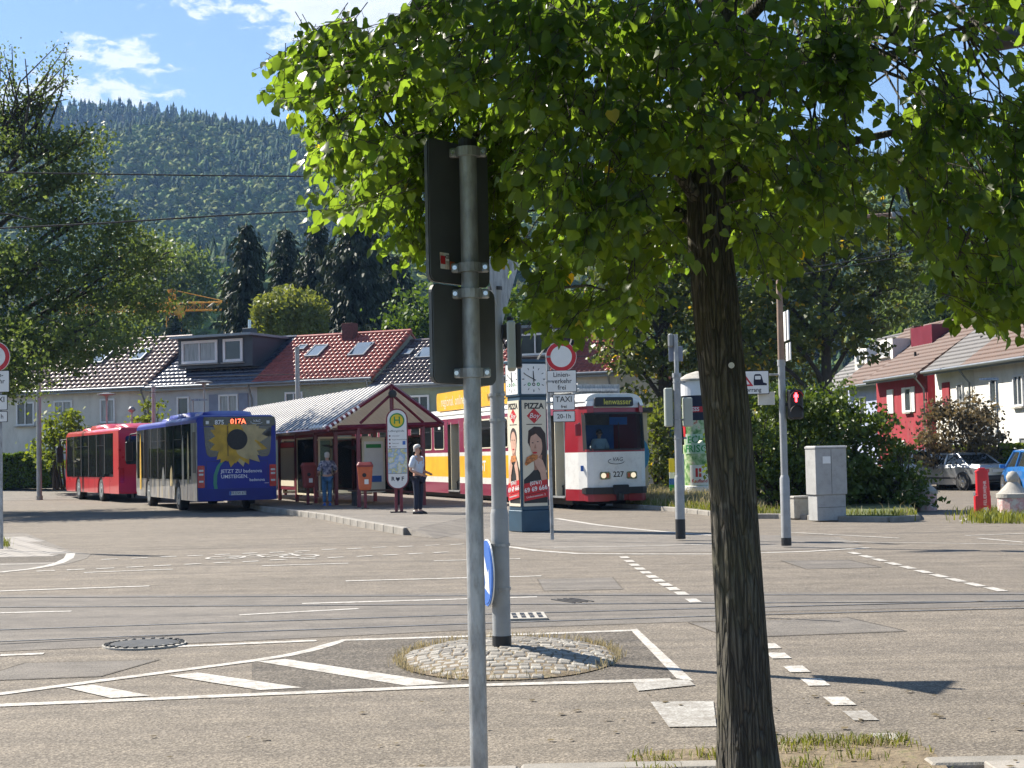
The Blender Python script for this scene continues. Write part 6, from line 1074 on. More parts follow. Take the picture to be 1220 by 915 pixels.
# ---------------------------------------------------------------- cars
def car(label, loc, heading, m_, L=4.6, Wd=1.74, H=1.40, kind='sedan'):
    t = thing('parked_car', label, 'car', loc, math.atan2(heading[1], heading[0]), 'cars parked beside the side street'); hw = Wd / 2
    # x forward from rear bumper; (x, half width, z bottom, z belt)
    st = [(0.0, .86, .45, .82), (.08, .93, .30, .93), (.45, .97, .24, .96), (1.0, 1.0, .22, .97), (1.8, 1.0, .21, .95), (2.9, 1.0, .21, .93), (3.4, .99, .22, .90), (4.1, .95, .25, .80), (4.45, .88, .30, .70), (4.6, .75, .42, .60)]
    k = L / 4.6; ax = (.92 * k, 3.68 * k)
    for s in (-1, 1):
        lo = []
        for x, w, zb, zt in st:
            lo.append((x * k, w, zb, zt))
    rings = [[(x, -w * hw * .93, zt), (x, -w * hw, zt - .13), (x, -w * hw, (zb + zt) / 2), (x, -w * hw * .95, zb), (x, w * hw * .95, zb), (x, w * hw, (zb + zt) / 2), (x, w * hw, zt - .13), (x, w * hw * .93, zt)] for x, w, zb, zt in lo]
    MB().loft(rings, True, False).build('body', m_, t)
    gh = {'sedan': [(.75, .90, 0), (1.40, .78, 1), (2.60, .78, 1), (3.40, .86, 0)], 'hatch': [(.10, .90, 0), (.5, .78, 1), (2.7, .78, 1), (3.6, .86, 0)]}[kind]
    zt = lambda x: float(np.interp(x / k, [a[0] for a in st], [a[3] for a in st])) - .02
    gr = []
    for x, w, up in gh:
        x *= k; z = H - .03 if up else zt(x); gr.append([(x, -w * hw, z), (x, w * hw, z)])
    # glass house: lower outline at belt, upper at roof
    xb0, xb1, xt0, xt1 = gh[0][0] * k, gh[3][0] * k, gh[1][0] * k, gh[2][0] * k; wb, wt = .89 * hw, .72 * hw; zb = .93; zr = H - .05
    MB().loft([[(xb0, -wb, zb), (xb1, -wb, zb - .03), (xb1, wb, zb - .03), (xb0, wb, zb)], [(xt0, -wt, zr), (xt1, -wt, zr), (xt1, wt, zr), (xt0, wt, zr)]], True).build('glasshouse', 'glass_bus', t)
    MB().loft([[(xt0 - .05, -wt - .03, zr - .03), (xt1 + .05, -wt - .03, zr - .03), (xt1 + .05, wt + .03, zr - .03), (xt0 - .05, wt + .03, zr - .03)], [(xt0, -wt - .01, zr + .03), (xt1, -wt - .01, zr + .03), (xt1, wt + .01, zr + .03), (xt0, wt + .01, zr + .03)], [(xt0 + .2, -wt * .7, zr + .055), (xt1 - .2, -wt * .7, zr + .055), (xt1 - .2, wt * .7, zr + .055), (xt0 + .2, wt * .7, zr + .055)]], True).build('roof', m_, t)
    for s in (-1, 1):
        for a, b_ in (((xb0, zb), (xt0, zr)), ((xb1, zb - .03), (xt1, zr)), (((xb0 + xb1) / 2 - .1, zb - .02), ((xt0 + xt1) / 2 - .05, zr))): MB().tube([(a[0], s * (wb + .01), a[1]), (b_[0], s * (wt + .01), b_[1])], .045, 6).build('pillar', m_, t)
        for x in ax:
            MB().prism(circ(.36, 20, x, .33), lambda u, v, w: (u, s * w, v), hw - .30, hw + .004).build('wheel_arch', 'black', t); wheel(t, x, s * (hw - .09), .31, s, .2, rim='chrome')
        MB().box((xb1 - .25, s * (hw + .06), .95), (.1, .18, .13), None, .03).build('mirror', m_, t); B('door_seam', 'black', t, ((xb0 + xb1) / 2 - .1, s * (hw + .001), .62), (.012, .006, .55)); B('door_handle', 'chrome', t, ((xb0 + xb1) / 2 + .1, s * (hw + .01), .78), (.16, .02, .03)); B('side_trim', 'dark_metal', t, (L / 2, s * (hw + .003), .45), (1.9, .01, .06))
        B('tail_light', 'lamp_red', t, (.03, s * hw * .68, .72), (.1, .38, .14), .02); B('headlight', 'chrome', t, (L - .1, s * hw * .6, .58), (.15, .35, .14), .02)
    B('rear_bumper', 'dark_metal', t, (-.02, 0, .45), (.2, Wd * .9, .2), .05); B('number_plate', 'plate', t, (-.0, 0, .72), (.03, .52, .11)); return t
ch = Vector((-.42, .907, 0)).normalized(); cr0 = Vector(((1186 - 610) / F * 55.5, 55.5, 0)); car('silver two door saloon parked behind the red post', (cr0.x, cr0.y, 0), ch, 'silver', 4.5, 1.74, 1.38)
wc = Vector(((1131 - 610) / F * 60.5, 60.5, 0)); car('white hatchback parked left of the silver saloon', (wc.x, wc.y, 0), ch, 'car_white', 4.2, 1.76, 1.50, 'hatch')
bcx = Vector(((1252 - 610) / F * 46, 46, 0)); car('bright blue car cut off by the right edge', (bcx.x, bcx.y, 0), Vector((.12, .99, 0)), 'car_blue', 4.1, 1.74, 1.48, 'hatch')
# ---------------------------------------------------------------- people
def skinobj(name, verts, edges, m_, parent, root=0, sub=1):
    me = bpy.data.meshes.new(name); me.from_pydata([v[:3] for v in verts], edges, []); o = link(name, me, parent, m_); md_ = o.modifiers.new('skin', 'SKIN'); md_.use_smooth_shade = True
    for i, sv in enumerate(me.skin_vertices[0].data): r_ = verts[i][3]; sv.radius = r_ if isinstance(r_, tuple) else (r_, r_); sv.use_root = (i == root)
    ss = o.modifiers.new('sub', 'SUBSURF'); ss.levels = sub; ss.render_levels = sub; return o
def person(label, loc, rz, H, J, cloth, hair, glasses=False, group='people waiting at the stop', legs=True):
    """J: joint dict in metres for a 1.75 m figure facing local -y"""
    t = thing('person', label, 'person', loc, rz, group); k = H / 1.75
    v = {n: (p[0] * k, p[1] * k, p[2] * k, (p[3][0] * k, p[3][1] * k) if isinstance(p[3], tuple) else p[3] * k) for n, p in J.items()}
    def part(name, names, edges, m_, grow=0.0, over={}):
        ids = {n: i for i, n in enumerate(names)}; vv = []
        for n in names:
            r_ = v[n][3]; r_ = (r_[0] + grow, r_[1] + grow) if isinstance(r_, tuple) else r_ + grow; r_ = over.get(n, r_); vv.append((*v[n][:3], r_))
        return skinobj(name, vv, [(ids[a], ids[b_]) for a, b_ in edges], m_, t)
    allE = [('pelvis', 'waist'), ('waist', 'chest'), ('chest', 'neck'), ('neck', 'head0'), ('head0', 'head1'), ('head1', 'head2')]
    for s in 'LR': allE += [('chest', 'sh' + s), ('sh' + s, 'el' + s), ('el' + s, 'wr' + s), ('wr' + s, 'ha' + s)] + ([('pelvis', 'hip' + s), ('hip' + s, 'kn' + s), ('kn' + s, 'an' + s), ('an' + s, 'to' + s)] if legs else [])
    names = []
    for a, b_ in allE:
        for n in (a, b_):
            if n not in names: names.append(n)
    part('body', names, allE, 'skin')
    # fingers and thumb
    for s in 'LR':
        w_, h_ = Vector(v['wr' + s][:3]), Vector(v['ha' + s][:3]); d = (h_ - w_).normalized(); sd_ = d.cross(Vector((0, 1, 0))); sd_ = sd_.normalized() if sd_.length > .1 else Vector((1, 0, 0)); fm = MB()
        for q in range(4): b_ = h_ + sd_ * (q - 1.5) * .019; fm.tube([b_, b_ + d * .045, b_ + d * (.075 + .008 * (q in (1, 2))) + Vector((0, -.018, 0))], [.0095, .009, .007], 6)
        fm.tube([w_ + d * .03 + sd_ * .02, w_ + d * .06 + sd_ * .052 + Vector((0, -.01, 0)), w_ + d * .095 + sd_ * .05 + Vector((0, -.015, 0))], [.012, .010, .008], 6); fm.build('fingers', 'skin', t)
    sn = ['waist', 'chest', 'pelvis', 'neckbase'] ; v['neckbase'] = (v['neck'][0], v['neck'][1], v['neck'][2] - .02 * k, .07 * k)
    sl_ = ['shL', 'elL', 'shR', 'elR']; sE = [('pelvis', 'waist'), ('waist', 'chest'), ('chest', 'neckbase'), ('chest', 'shL'), ('shL', 'slL'), ('chest', 'shR'), ('shR', 'slR')]
    for s in 'LR': a, b_ = Vector(v['sh' + s][:3]), Vector(v['el' + s][:3]); c = a.lerp(b_, cloth.get('sleeve', .8)); v['sl' + s] = (*c, .058 * k)
    part('shirt', ['pelvis', 'waist', 'chest', 'neckbase', 'shL', 'slL', 'shR', 'slR'], sE, cloth['shirt'], .027)
    if legs:
        part('trousers', ['pelvis', 'hipL', 'knL', 'anL', 'hipR', 'knR', 'anR'], [('pelvis', 'hipL'), ('hipL', 'knL'), ('knL', 'anL'), ('pelvis', 'hipR'), ('hipR', 'knR'), ('knR', 'anR')], cloth['legs'], .018)
        for s in 'LR':
            a = Vector(v['an' + s][:3]); MB().loft([[(a.x + x * w_ * k, a.y + yy * k, z * k + .0) for x, z in ((-1, .0), (1, .0), (.9, .5 * hh_), (.5, hh_), (-.5, hh_), (-.9, .5 * hh_))] for yy, w_, hh_ in ((.07, .035, .09), (.0, .042, .11), (-.1, .048, .075), (-.18, .042, .05), (-.21, .02, .03))], True, True).build('shoe', cloth['shoe'], t)
    hd_ = Vector(v['head1'][:3]); hm = MB(); n = 12; rings = []
    for z, rx, ry, oy in ((-.06, .075, .035, .070), (.0, .084, .055, .052), (.04, .088, .07, .042), (.07, .086, .092, .020), (.10, .072, .085, .012), (.122, .045, .05, .01), (.132, .012, .012, .01)): rings.append([(hd_.x + rx * k * math.cos(6.283 * q / n), hd_.y + (oy + ry * math.sin(6.283 * q / n)) * k, hd_.z + z * k) for q in range(n)])
    hm.loft(rings, True, True).build('hair', hair, t)
    fy = hd_.y - .085 * k; MB().loft([[(hd_.x - .012 * k, fy - .0, hd_.z - .0), (hd_.x + .012 * k, fy, hd_.z)], [(hd_.x - .018 * k, fy - .025 * k, hd_.z - .045 * k), (hd_.x + .018 * k, fy - .025 * k, hd_.z - .045 * k)]], False, False, False).build('nose', 'skin', t)
    for s in (-1, 1):
        MB().lathe([(.004, -.012), (.014, 0), (.004, .012)], (hd_.x + s * .032 * k, fy - .001, hd_.z + .008 * k), 8).build('eye', 'black', t); MB().box((hd_.x + s * .083 * k, hd_.y + .01, hd_.z - .01), (.014, .035, .06), None, .004).build('ear', 'skin', t)
    MB().box((hd_.x, fy - .004, hd_.z - .062 * k), (.045, .01, .008)).build('mouth', 'poster_red', t)
    if glasses: MB().box((hd_.x, fy - .012, hd_.z + .01), (.15, .012, .035), None, .004).build('glasses', 'black', t)
    return t
def joints(lh=(-.30, -.02, .80), rh=(.30, -.02, .80), le=(-.29, .02, 1.10), re=(.29, .02, 1.10), la=(-.10, .02, .09), ra=(.10, .02, .09)):
    J = dict(pelvis=(0, .0, .95, (.145, .10)), waist=(0, 0, 1.10, (.135, .10)), chest=(0, .01, 1.33, (.15, .105)), neck=(0, .02, 1.49, .052), head0=(0, .0, 1.56, .062), head1=(0, -.005, 1.63, (.078, .092)), head2=(0, .0, 1.70, (.06, .07)))
    for s, q, e, h_, a in (('L', -1, le, lh, la), ('R', 1, re, rh, ra)):
        J['sh' + s] = (q * .185, .01, 1.40, .06); J['el' + s] = (*e, .042); J['wr' + s] = (*h_, .03); d = (Vector(h_) - Vector(e)).normalized(); J['ha' + s] = (*(Vector(h_) + d * .075), .036)
        J['hip' + s] = (q * .095, 0, .88, .088); J['kn' + s] = ((q * .095 + a[0]) / 2, -.01, .49, .06); J['an' + s] = (*a, .042); J['to' + s] = (a[0], a[1] - .14, .035, .035)
    return J
mp_ = Vector(((496 - 610) / F * 40.0, 40.0, PLZ)); person('grey haired man in pale shirt and dark trousers beside the stop sign', mp_, math.radians(62), 1.80, joints(lh=(-.17, -.19, 1.00), le=(-.26, .06, 1.10), rh=(.16, -.20, 1.03), re=(.26, .05, 1.10)), dict(shirt='shirt_pale', legs='navy', shoe='black', sleeve=.85), 'hair_grey', True)
wp_ = Vector(((388 - 610) / F * 48.6, 48.6, PLZ)); person('woman in patterned blouse and blue jeans seen from behind', wp_, math.radians(195), 1.68, joints(lh=(-.26, -.22, 1.05), le=(-.30, .04, 1.12), rh=(.24, -.25, 1.02), re=(.29, .05, 1.1), la=(-.07, .1, .09)), dict(shirt='blouse_print', legs='denim', shoe='sign_blue', sleeve=1.0), 'hair_grey')
tz0 = tram.matrix_world; Rt = Matrix.Rotation(math.atan2(TH.y, TH.x), 3, 'Z')
dv = Vector((tb.x, tb.y, 0)) + Rt @ Vector((TL - .85, -.22, .62)); person('tram driver in pale shirt and sunglasses behind the windscreen', dv, math.atan2(TH.y, TH.x) + math.pi / 2, 1.70, joints(lh=(-.2, -.3, 1.0), le=(-.27, -.05, 1.08), rh=(.2, -.3, 1.0), re=(.27, -.05, 1.08)), dict(shirt='shirt_pale', legs='navy', shoe='black', sleeve=.8), 'poster_hair', True, 'people in the tram', legs=False)
dv = Vector((tb.x, tb.y, 0)) + Rt @ Vector((TL - 14.5, -.72, .50)); person('seated passenger in white top by the tram window', dv, math.atan2(TH.y, TH.x) + math.pi / 2, 1.65, joints(lh=(-.2, -.3, 1.0), le=(-.27, -.05, 1.08), rh=(.2, -.3, 1.0), re=(.27, -.05, 1.08)), dict(shirt='white_paint', legs='navy', shoe='black', sleeve=.8), 'hair_grey', False, 'people in the tram', legs=False)
# ---------------------------------------------------------------- masts, lamps, wires, crane
def mast(label, px, py_top, Y, r_=.11, zb=.2, cat='mast'):
    p = P(px, py_top, Y); b_ = thing('catenary_mast', label, 'mast', (p.x, p.y, zb), 0, 'overhead line masts'); MB().tube([(0, 0, -.3), (0, 0, p.z - zb)], [r_, r_ * .8], 12).build('pole', 'pole_grey', b_); MB().lathe([(r_ * .85, 0), (r_ * .85, .06)], (0, 0, p.z - zb), 12).build('cap', 'metal_grey', b_); MB().lathe([(r_ * 1.3, -.3), (r_ * 1.3, .1)], (0, 0, 0), 12).build('base', 'concrete', b_); return b_
mast('concrete overhead line mast at the left edge behind the hedge', 46, 434, 70, .12, .1); mast('slim overhead line mast rising between the buses', 183, 462, 67, .11, 0); mast('overhead line mast rising above the shelter roof', 354, 415, 66, .12)
def lamp(label, px, py, Y, flat_=True, side=0):
    p = P(px, py, Y); t = thing('street_lamp', label, 'street lamp', (p.x, p.y, .1), 0, 'small street lamps'); z = p.z - .1; MB().tube([(0, 0, -.2), (0, 0, z)], [.05, .035], 10).build('post', 'pole_grey', t)
    if side: MB().loft([[(side * x, y * w, z + h_) for y, h_ in ((-.12, -.03), (.12, -.03), (.08, .06), (-.08, .06))] for x, w in ((-.08, .5), (.15, 1), (.55, .9), (.65, .4))], True).build('lamp_head', 'metal_galv', t)
    elif flat_: MB().lathe([(.05, -.25), (.1, -.02), (.42, .03), (.42, .07), (.1, .12)], (0, 0, z), 18).build('lamp_head', 'metal_grey', t)
    else: MB().lathe([(.04, -.1), (.16, -.02), (.17, .06), (.1, .16), (.02, .19)], (0, 0, z), 14, True).build('lamp_head', 'metal_grey', t)
    return t
lamp('flat disc street lamp before the brown roofed house', 127, 471, 72); lamp('flat disc street lamp above the blue bus', 243, 457, 70); lamp('round headed lamp between the two buses', 157, 489, 70, False); lamp('short lamp with side arm before the grey house window', 230, 477, 69, side=1); lamp('grey street lamp with side head before the white house', 1187, 452, 58, side=-1)
def wire(label, pts, r_=.012, sag=.0, group='overhead wires'):
    o = MB(); o.tube(pts, r_, 5); return tag(o.build('overhead_wire', 'wire'), label, 'wire', group)
wire('upper overhead wire crossing the hill', [P(-200, 203, 34), P(0, 205.5, 34), P(240, 209, 34), P(480, 211, 34), P(900, 214, 34), P(1500, 222, 34)], .017)
wire('lower overhead wire sloping across the left tree', [P(-200, 285, 34), P(0, 272, 34), P(120, 266, 34), P(260, 257, 34), P(430, 248, 34), P(900, 232, 34)], .019)
wire('faint wire in front of the left tree', [P(-100, 250, 40), P(10, 255, 40), P(40, 262, 40)], .02)
wire('upper pale wire right of the lamp post', [P(860, 338, 40), P(960, 320, 40), P(1060, 303, 40), P(1300, 262, 40)], .014); wire('lower pale wire right of the lamp post', [P(860, 346, 40), P(960, 326, 40), P(1090, 303, 40), P(1300, 268, 40)], .014)
wire('thin wire crossing the terrace roofs', [P(-60, 456, 66), P(120, 452, 66), P(354, 446, 66), P(520, 436, 66), P(700, 424, 66)], .016); wire('thin wire below the roof wire at the terrace', [P(178, 468, 66.5), P(260, 462, 66.5), P(354, 452, 66.5), P(520, 440, 66.5), P(640, 430, 66.5)], .014)
hl = thing('hanging_signal', 'dark round lamp housing hanging at the top right', 'lamp', P(1207, 44, 22)); o = MB().lathe([(.10, -.30), (.16, -.24), (.17, .1), (.12, .26), (.05, .3)], n=20, smooth=True).build('housing', 'dark_metal', hl); o.rotation_euler = (0, math.radians(80), 0); MB().tube([(-3.5, 0, .05), (0, 0, .16), (3, 0, .3)], .012, 6).build('cable', 'wire', hl); MB().tube([(0, 0, .1), (0, 0, .2)], .03, 8).build('hanger', 'dark_metal', hl)
# crane
cz = P(207, 366, 190); cn = thing('tower_crane', 'yellow tower crane with long lattice jib behind the roofs', 'crane', (cz.x, cz.y, .5)); zt_ = cz.z - .5
def lattice(a, b_, w, n, nm):
    a, b_ = Vector(a), Vector(b_); mb = MB(); d = (b_ - a).normalized(); u = d.cross(Vector((0, 1, 0))).normalized() if abs(d.y) < .9 else Vector((1, 0, 0)); q = d.cross(u); cs = [u * sx * w / 2 + q * sy * w / 2 for sx, sy in ((-1, -1), (1, -1), (1, 1), (-1, 1))]
    for c in cs: mb.tube([a + c, b_ + c], .055, 4)
    for i in range(n):
        p0, p1 = a.lerp(b_, i / n), a.lerp(b_, (i + 1) / n)
        for j in range(4): mb.tube([p0 + cs[j], p1 + cs[(j + 1) % 4]], .035, 3, False); mb.tube([p1 + cs[j], p1 + cs[(j + 1) % 4]], .035, 3, False)
    return mb.build(nm, 'crane_yellow', cn)
lattice((0, 0, 0), (0, 0, zt_ - .5), 1.5, 14, 'tower'); lattice((-14, 0, zt_), (6.6, .2, zt_ + .05), 1.0, 20, 'jib'); lattice((0, 0, zt_), (-.3, 0, zt_ + 2.2), .7, 3, 'tower_top'); MB().tube([(-.3, 0, zt_ + 2.2), (6.4, .2, zt_ + .6)], .05, 4).build('stay', 'crane_yellow', cn); MB().box((.9, -.8, zt_ - .5), (1.2, 1, 1.2), None, .1).build('cab', 'crane_yellow', cn)
# ---------------------------------------------------------------- vegetation helpers
def leafquads(C, size, upbias=.3, elong=1.5):
    n = len(C); C = np.asarray(C, float); a = rng.normal(size=(n, 3)); a[:, 2] -= .25; a /= np.linalg.norm(a, axis=1)[:, None]; b_ = rng.normal(size=(n, 3)); b_[:, 2] += upbias; w = np.cross(a, b_); w /= np.linalg.norm(w, axis=1)[:, None] + 1e-9; nn = np.cross(w, a)
    s_ = (size * rng.uniform(.6, 1.3, n))[:, None]; V = np.zeros((n, 4, 3)); V[:, 0] = C - a * s_ * elong * .5; V[:, 1] = C + w * s_ * .5 + nn * s_ * .12; V[:, 2] = C + a * s_ * elong * .5; V[:, 3] = C - w * s_ * .5 + nn * s_ * .12
    return V.reshape(-1, 3), np.arange(4 * n).reshape(-1, 4)
def cloud(blobs, per, clump_r, nclump, shell=.55):
    out = []
    for (cx, cy, cz, rx, ry, rz) in blobs:
        k = max(4, int(nclump * (rx * ry * rz) ** (2 / 3) / 4)); d = rng.normal(size=(k, 3)); d /= np.linalg.norm(d, axis=1)[:, None]; r_ = rng.uniform(shell, 1.0, k) ** .8; c = d * r_[:, None] * [rx, ry, rz] + [cx, cy, cz]
        for q in c: out.append(q + rng.normal(size=(per, 3)) * clump_r * [1, 1, .6] * rng.uniform(.6, 1.3))
    return np.concatenate(out)
def tree(name, label, base, blobs, leaf, size, per, clump_r, nclump, trunk_r, fork_z, bark='bark_dark', group=None, limbs=None, shell=.45, branch_pts=()):
    t = thing(name, label, 'tree', base, 0, group); C = cloud(blobs, per, clump_r, nclump, shell); v, f = leafquads(C, size); tag(link('crown', fastmesh('crown', v, f), t, leaf), kind='stuff')
    top = max(b_[2] for b_ in blobs); tp = MB().tube([(0, 0, -.2), (0, 0, fork_z * .5), (.1, .05, fork_z), (.15, .1, (fork_z + top) / 2), (.1, 0, top)], [trunk_r * 1.25, trunk_r, trunk_r * .85, trunk_r * .5, trunk_r * .15], 12).build('trunk', bark, t)
    lm = MB()
    for b_ in blobs:
        e = Vector(b_[:3]); z0 = min(max(fork_z, e.z - 1.5 - .35 * math.hypot(e.x, e.y)), top); m0 = Vector((0.1, .05, z0)); md_ = m0.lerp(e, .5) + Vector((0, 0, .4)); lm.tube([m0, md_, e], [trunk_r * .4, trunk_r * .28, trunk_r * .12], 7)
        for k in range(5): q = e + Vector((rng.uniform(-1, 1) * b_[3] * .8, rng.uniform(-1, 1) * b_[4] * .8, rng.uniform(-.3, .9) * b_[5])); lm.tube([md_.lerp(e, .5 + .1 * k), e.lerp(q, .5) + Vector((0, 0, .15)), q], [trunk_r * .15, trunk_r * .09, trunk_r * .03], 5)
    lm.build('limbs', bark, t); return t
def rel(px, py, Y, base): p = P(px, py, Y); return (p.x - base[0], p.y - base[1], p.z - base[2])
# left robinia: trunk out of frame on the left
B1 = (-20.5, 55, .1)
bl = []
for px, py, Y, r_ in ((-60, 150, 55, 2.6), (20, 235, 53, 2.0), (85, 215, 54, 1.5), (95, 265, 53, 1.7), (150, 305, 54, 1.7), (40, 320, 52, 2.2), (185, 315, 55, 1.2), (110, 345, 53, 2.0), (20, 400, 53, 2.2), (160, 360, 55, 1.6), (70, 405, 54, 1.6), (130, 400, 54.5, 1.3), (-50, 330, 54, 2.6), (-60, 440, 53, 2.2), (10, 460, 56, 1.4), (-150, 250, 55, 3.2), (-220, 330, 56, 3.0), (-160, 420, 54, 3), (60, 175, 54, 1.3), (100, 170, 54, 1.0), (10, 180, 54, 1.2), (30, 425, 49.5, 1.9), (100, 405, 49.5, 1.5), (-40, 400, 50, 2.3), (-130, 380, 50, 2.6), (-230, 420, 48, 2.6), (-330, 400, 50, 2.8), (-60, 470, 49, 1.6)):
    x, y, z = rel(px, py, Y, B1); bl.append((x, y, z, r_ * 1.1, r_ * 1.15, r_ * .55))
t = tree('robinia_tree', 'tall feathery tree with thin bare top at the left edge', B1, bl, 'leaf_robinia', .11, 54, .38, 50, .32, 4.5, shell=.25)
# sparse bare top
tw = MB(); lv = []
for k in range(34):
    p0 = Vector(rel(mk.uniform(-10, 60), mk.uniform(150, 190), 54, B1)); p1 = Vector(rel(mk.uniform(-20, 90), mk.uniform(48, 130), 54 + mk.uniform(-1, 1), B1)); md_ = p0.lerp(p1, .5) + Vector((mk.uniform(-.4, .4), mk.uniform(-.4, .4), .2)); tw.tube([p0, md_, p1], [.045, .03, .012], 5)
    for f_ in np.linspace(.3, 1, 9):
        q = p0.lerp(md_, f_ * 2) if f_ < .5 else md_.lerp(p1, f_ * 2 - 1)
        for _ in range(7): lv.append(q + Vector((mk.gauss(0, .22), mk.gauss(0, .22), mk.gauss(0, .16))))
tw.build('bare_twigs', 'bark_dark', t); v, f = leafquads(np.array([q[:] for q in lv]), .085); tag(link('sparse_leaves', fastmesh('sparse', v, f), t, 'leaf_robinia'), kind='stuff')
bm_ = MB()
for path in ([(-60, 330), (15, 315), (55, 280), (75, 268), (110, 262)], [(-80, 420), (0, 340), (50, 310), (100, 318), (150, 322)], [(-90, 460), (-10, 440), (30, 430), (70, 395), (120, 380)], [(-80, 300), (-10, 230), (25, 180), (35, 120), (30, 70)]): bm_.tube([rel(x, y, 53.2, B1) for x, y in path], [.12, .09, .065, .04, .015][:len(path)], 7)
bm_.build('branches', 'bark_dark', t)
# dark broadleaf trees behind the tram
def dtree(label, px, trunk_px, Y, specs, nm='linden_tree', leaf='leaf_dark', size=.19, per=36, ncl=26, cr=.38, trunk_r=.3):
    b_ = (P(trunk_px, 560, Y).x, Y, .1); bl = []
    for x, y, dY, r_ in specs: q = rel(x, y, Y + dY, b_); bl.append((*q, r_ * 1.1, r_ * 1.15, r_ * .85))
    return tree(nm, label, b_, bl, leaf, size, per, cr, ncl, trunk_r, 3.0, group='broadleaf trees behind the stop')
dtree('dark leafy tree directly behind the tram roof', 790, 790, 66, ((790, 300, 0, 2.6), (750, 350, -.5, 1.9), (830, 340, .5, 2.2), (780, 400, -.5, 2.2), (735, 420, 0, 1.5), (840, 410, 0, 2), (800, 230, 0, 2.4), (740, 280, 0, 1.7), (790, 455, 0, 2.0), (850, 270, 0, 2.0)))
dtree('dark tree with bare trunk left of the red house', 985, 985, 64, ((950, 300, 0, 2.4), (1010, 310, .5, 2.3), (905, 345, 0, 1.8), (1050, 345, 0, 1.7), (985, 370, -.5, 2.0), (930, 400, 0, 1.6), (1035, 395, 0, 1.3), (900, 420, .4, 1.5), (1000, 250, 0, 2.2), (880, 290, 1, 2), (1075, 300, .5, 1.6), (960, 425, 1, 1.2)))
dtree('broad tree in the gap between lamp post and trunk', 900, 905, 74, ((890, 400, 0, 2.6), (850, 360, 0, 2.4), (930, 350, 0, 2.2), (870, 450, 0, 2.2), (920, 450, 0, 2.0)))
dtree('olive tree on the slope behind the white house roof', 1150, 1150, 120, ((1110, 350, 0, 4.2), (1160, 345, 2, 4.6), (1210, 350, 0, 4.4), (1090, 390, 0, 3.4), (1140, 395, 0, 3.6), (1250, 360, 0, 4.2)), leaf='leaf_robinia', size=.32, cr=.75, ncl=14, trunk_r=.4)
# conifers behind the terrace
def spruce(label, px, ytop, Y, R_, ybase=430, seed=0):
    b_ = (P(px, ybase, Y).x, Y, .6); H_ = P(px, ytop, Y).z - .6; t = thing('spruce_tree', label, 'tree', b_, 0, 'spruces behind the terrace'); r_ = np.random.default_rng(seed); C, A, S_ = [], [], []; lev = int(H_ / .42)
    for i in range(lev):
        z = 1.5 + (H_ - 1.6) * i / lev; rad = 1.5 * R_ * (1 - (z / H_)) ** .62 * r_.uniform(.75, 1.15) + .15; nb = int(9 + 7 * rad / R_)
        for k in range(nb):
            th = r_.uniform(0, 6.283); L_ = rad * r_.uniform(.6, 1.15); ns = max(2, int(L_ / .28))
            for j in range(ns):
                s_ = (j + .5) / ns; x = L_ * s_; dz = -.25 * x + .35 * s_ * s_ * x * .5
                for e in range(3): C.append((math.cos(th) * x + r_.normal(0, .14), math.sin(th) * x + r_.normal(0, .12), z + dz - e * .16)); A.append((math.cos(th) * .5 + r_.normal(0, .35), math.sin(th) * .5 + r_.normal(0, .35), -.55 - .3 * e)); S_.append(r_.uniform(.28, .55))
    C, A, S_ = np.array(C), np.array(A), np.array(S_)[:, None]; A /= np.linalg.norm(A, axis=1)[:, None]; w = np.cross(A, r_.normal(size=A.shape)); w /= np.linalg.norm(w, axis=1)[:, None] + 1e-9; V = np.zeros((len(C), 4, 3)); V[:, 0] = C - A * S_ * .6; V[:, 1] = C + w * S_ * .26; V[:, 2] = C + A * S_ * .8; V[:, 3] = C - w * S_ * .26
    tag(link('crown', fastmesh('crown', V.reshape(-1, 3), np.arange(4 * len(C)).reshape(-1, 4)), t, 'needle'), kind='stuff'); MB().tube([(0, 0, -.3), (0, 0, H_)], [.38, .03], 9).build('trunk', 'bark_dark', t)
spruce('narrow dark spruce at the left of the conifer group', 296, 262, 118, 3.0, seed=1); spruce('dark spruce second from the left of the group', 342, 268, 126, 2.9, seed=2); spruce('spruce with slender tip in the middle of the group', 380, 262, 122, 3.4, seed=3); spruce('broadest and tallest spruce at the right of the group', 426, 240, 112, 4.4, seed=4); spruce('low dark spruce beside the sign boards', 474, 300, 120, 3.2, seed=5); spruce('thick spruce behind the broadest one', 446, 270, 124, 3.6, seed=6); spruce('small spruce left of the crane jib', 209, 371, 150, 3.4, seed=7)
# weeping birch
b_ = (P(346, 430, 104).x, 104, .6); t = thing('willow_tree', 'pale green weeping tree in front of the spruces', 'tree', b_); C, A = [], []
for k in range(620):
    th = mk.uniform(0, 6.283); rr = 2.6 * math.sqrt(mk.random()); z1 = P(346, 338, 104).z - .6 - .28 * rr * rr * .6 - mk.uniform(0, 1.2); ln = mk.uniform(1.2, 3.4)
    for j in range(int(ln / .17)): C.append((rr * math.cos(th) + mk.gauss(0, .09), rr * math.sin(th) + mk.gauss(0, .09), z1 - j * .17))
v, f = leafquads(np.array(C), .17, .2, 2.2); tag(link('crown', fastmesh('crown', v, f), t, 'willow'), kind='stuff'); MB().tube([(0, 0, -.2), (.1, 0, 4), (0, 0, 6.5)], [.22, .16, .05], 9).build('trunk', 'bark_dark', t)
dtree('green broadleaf tree behind the dark tiled roof', 505, 505, 106, ((505, 375, 0, 2.6), (490, 395, 0, 1.8), (525, 390, 0, 2.2), (550, 380, 0, 2.4), (600, 380, 0, 2.6), (645, 385, 0, 2.4)), leaf='leaf_hedge', size=.25, cr=.5, ncl=16)
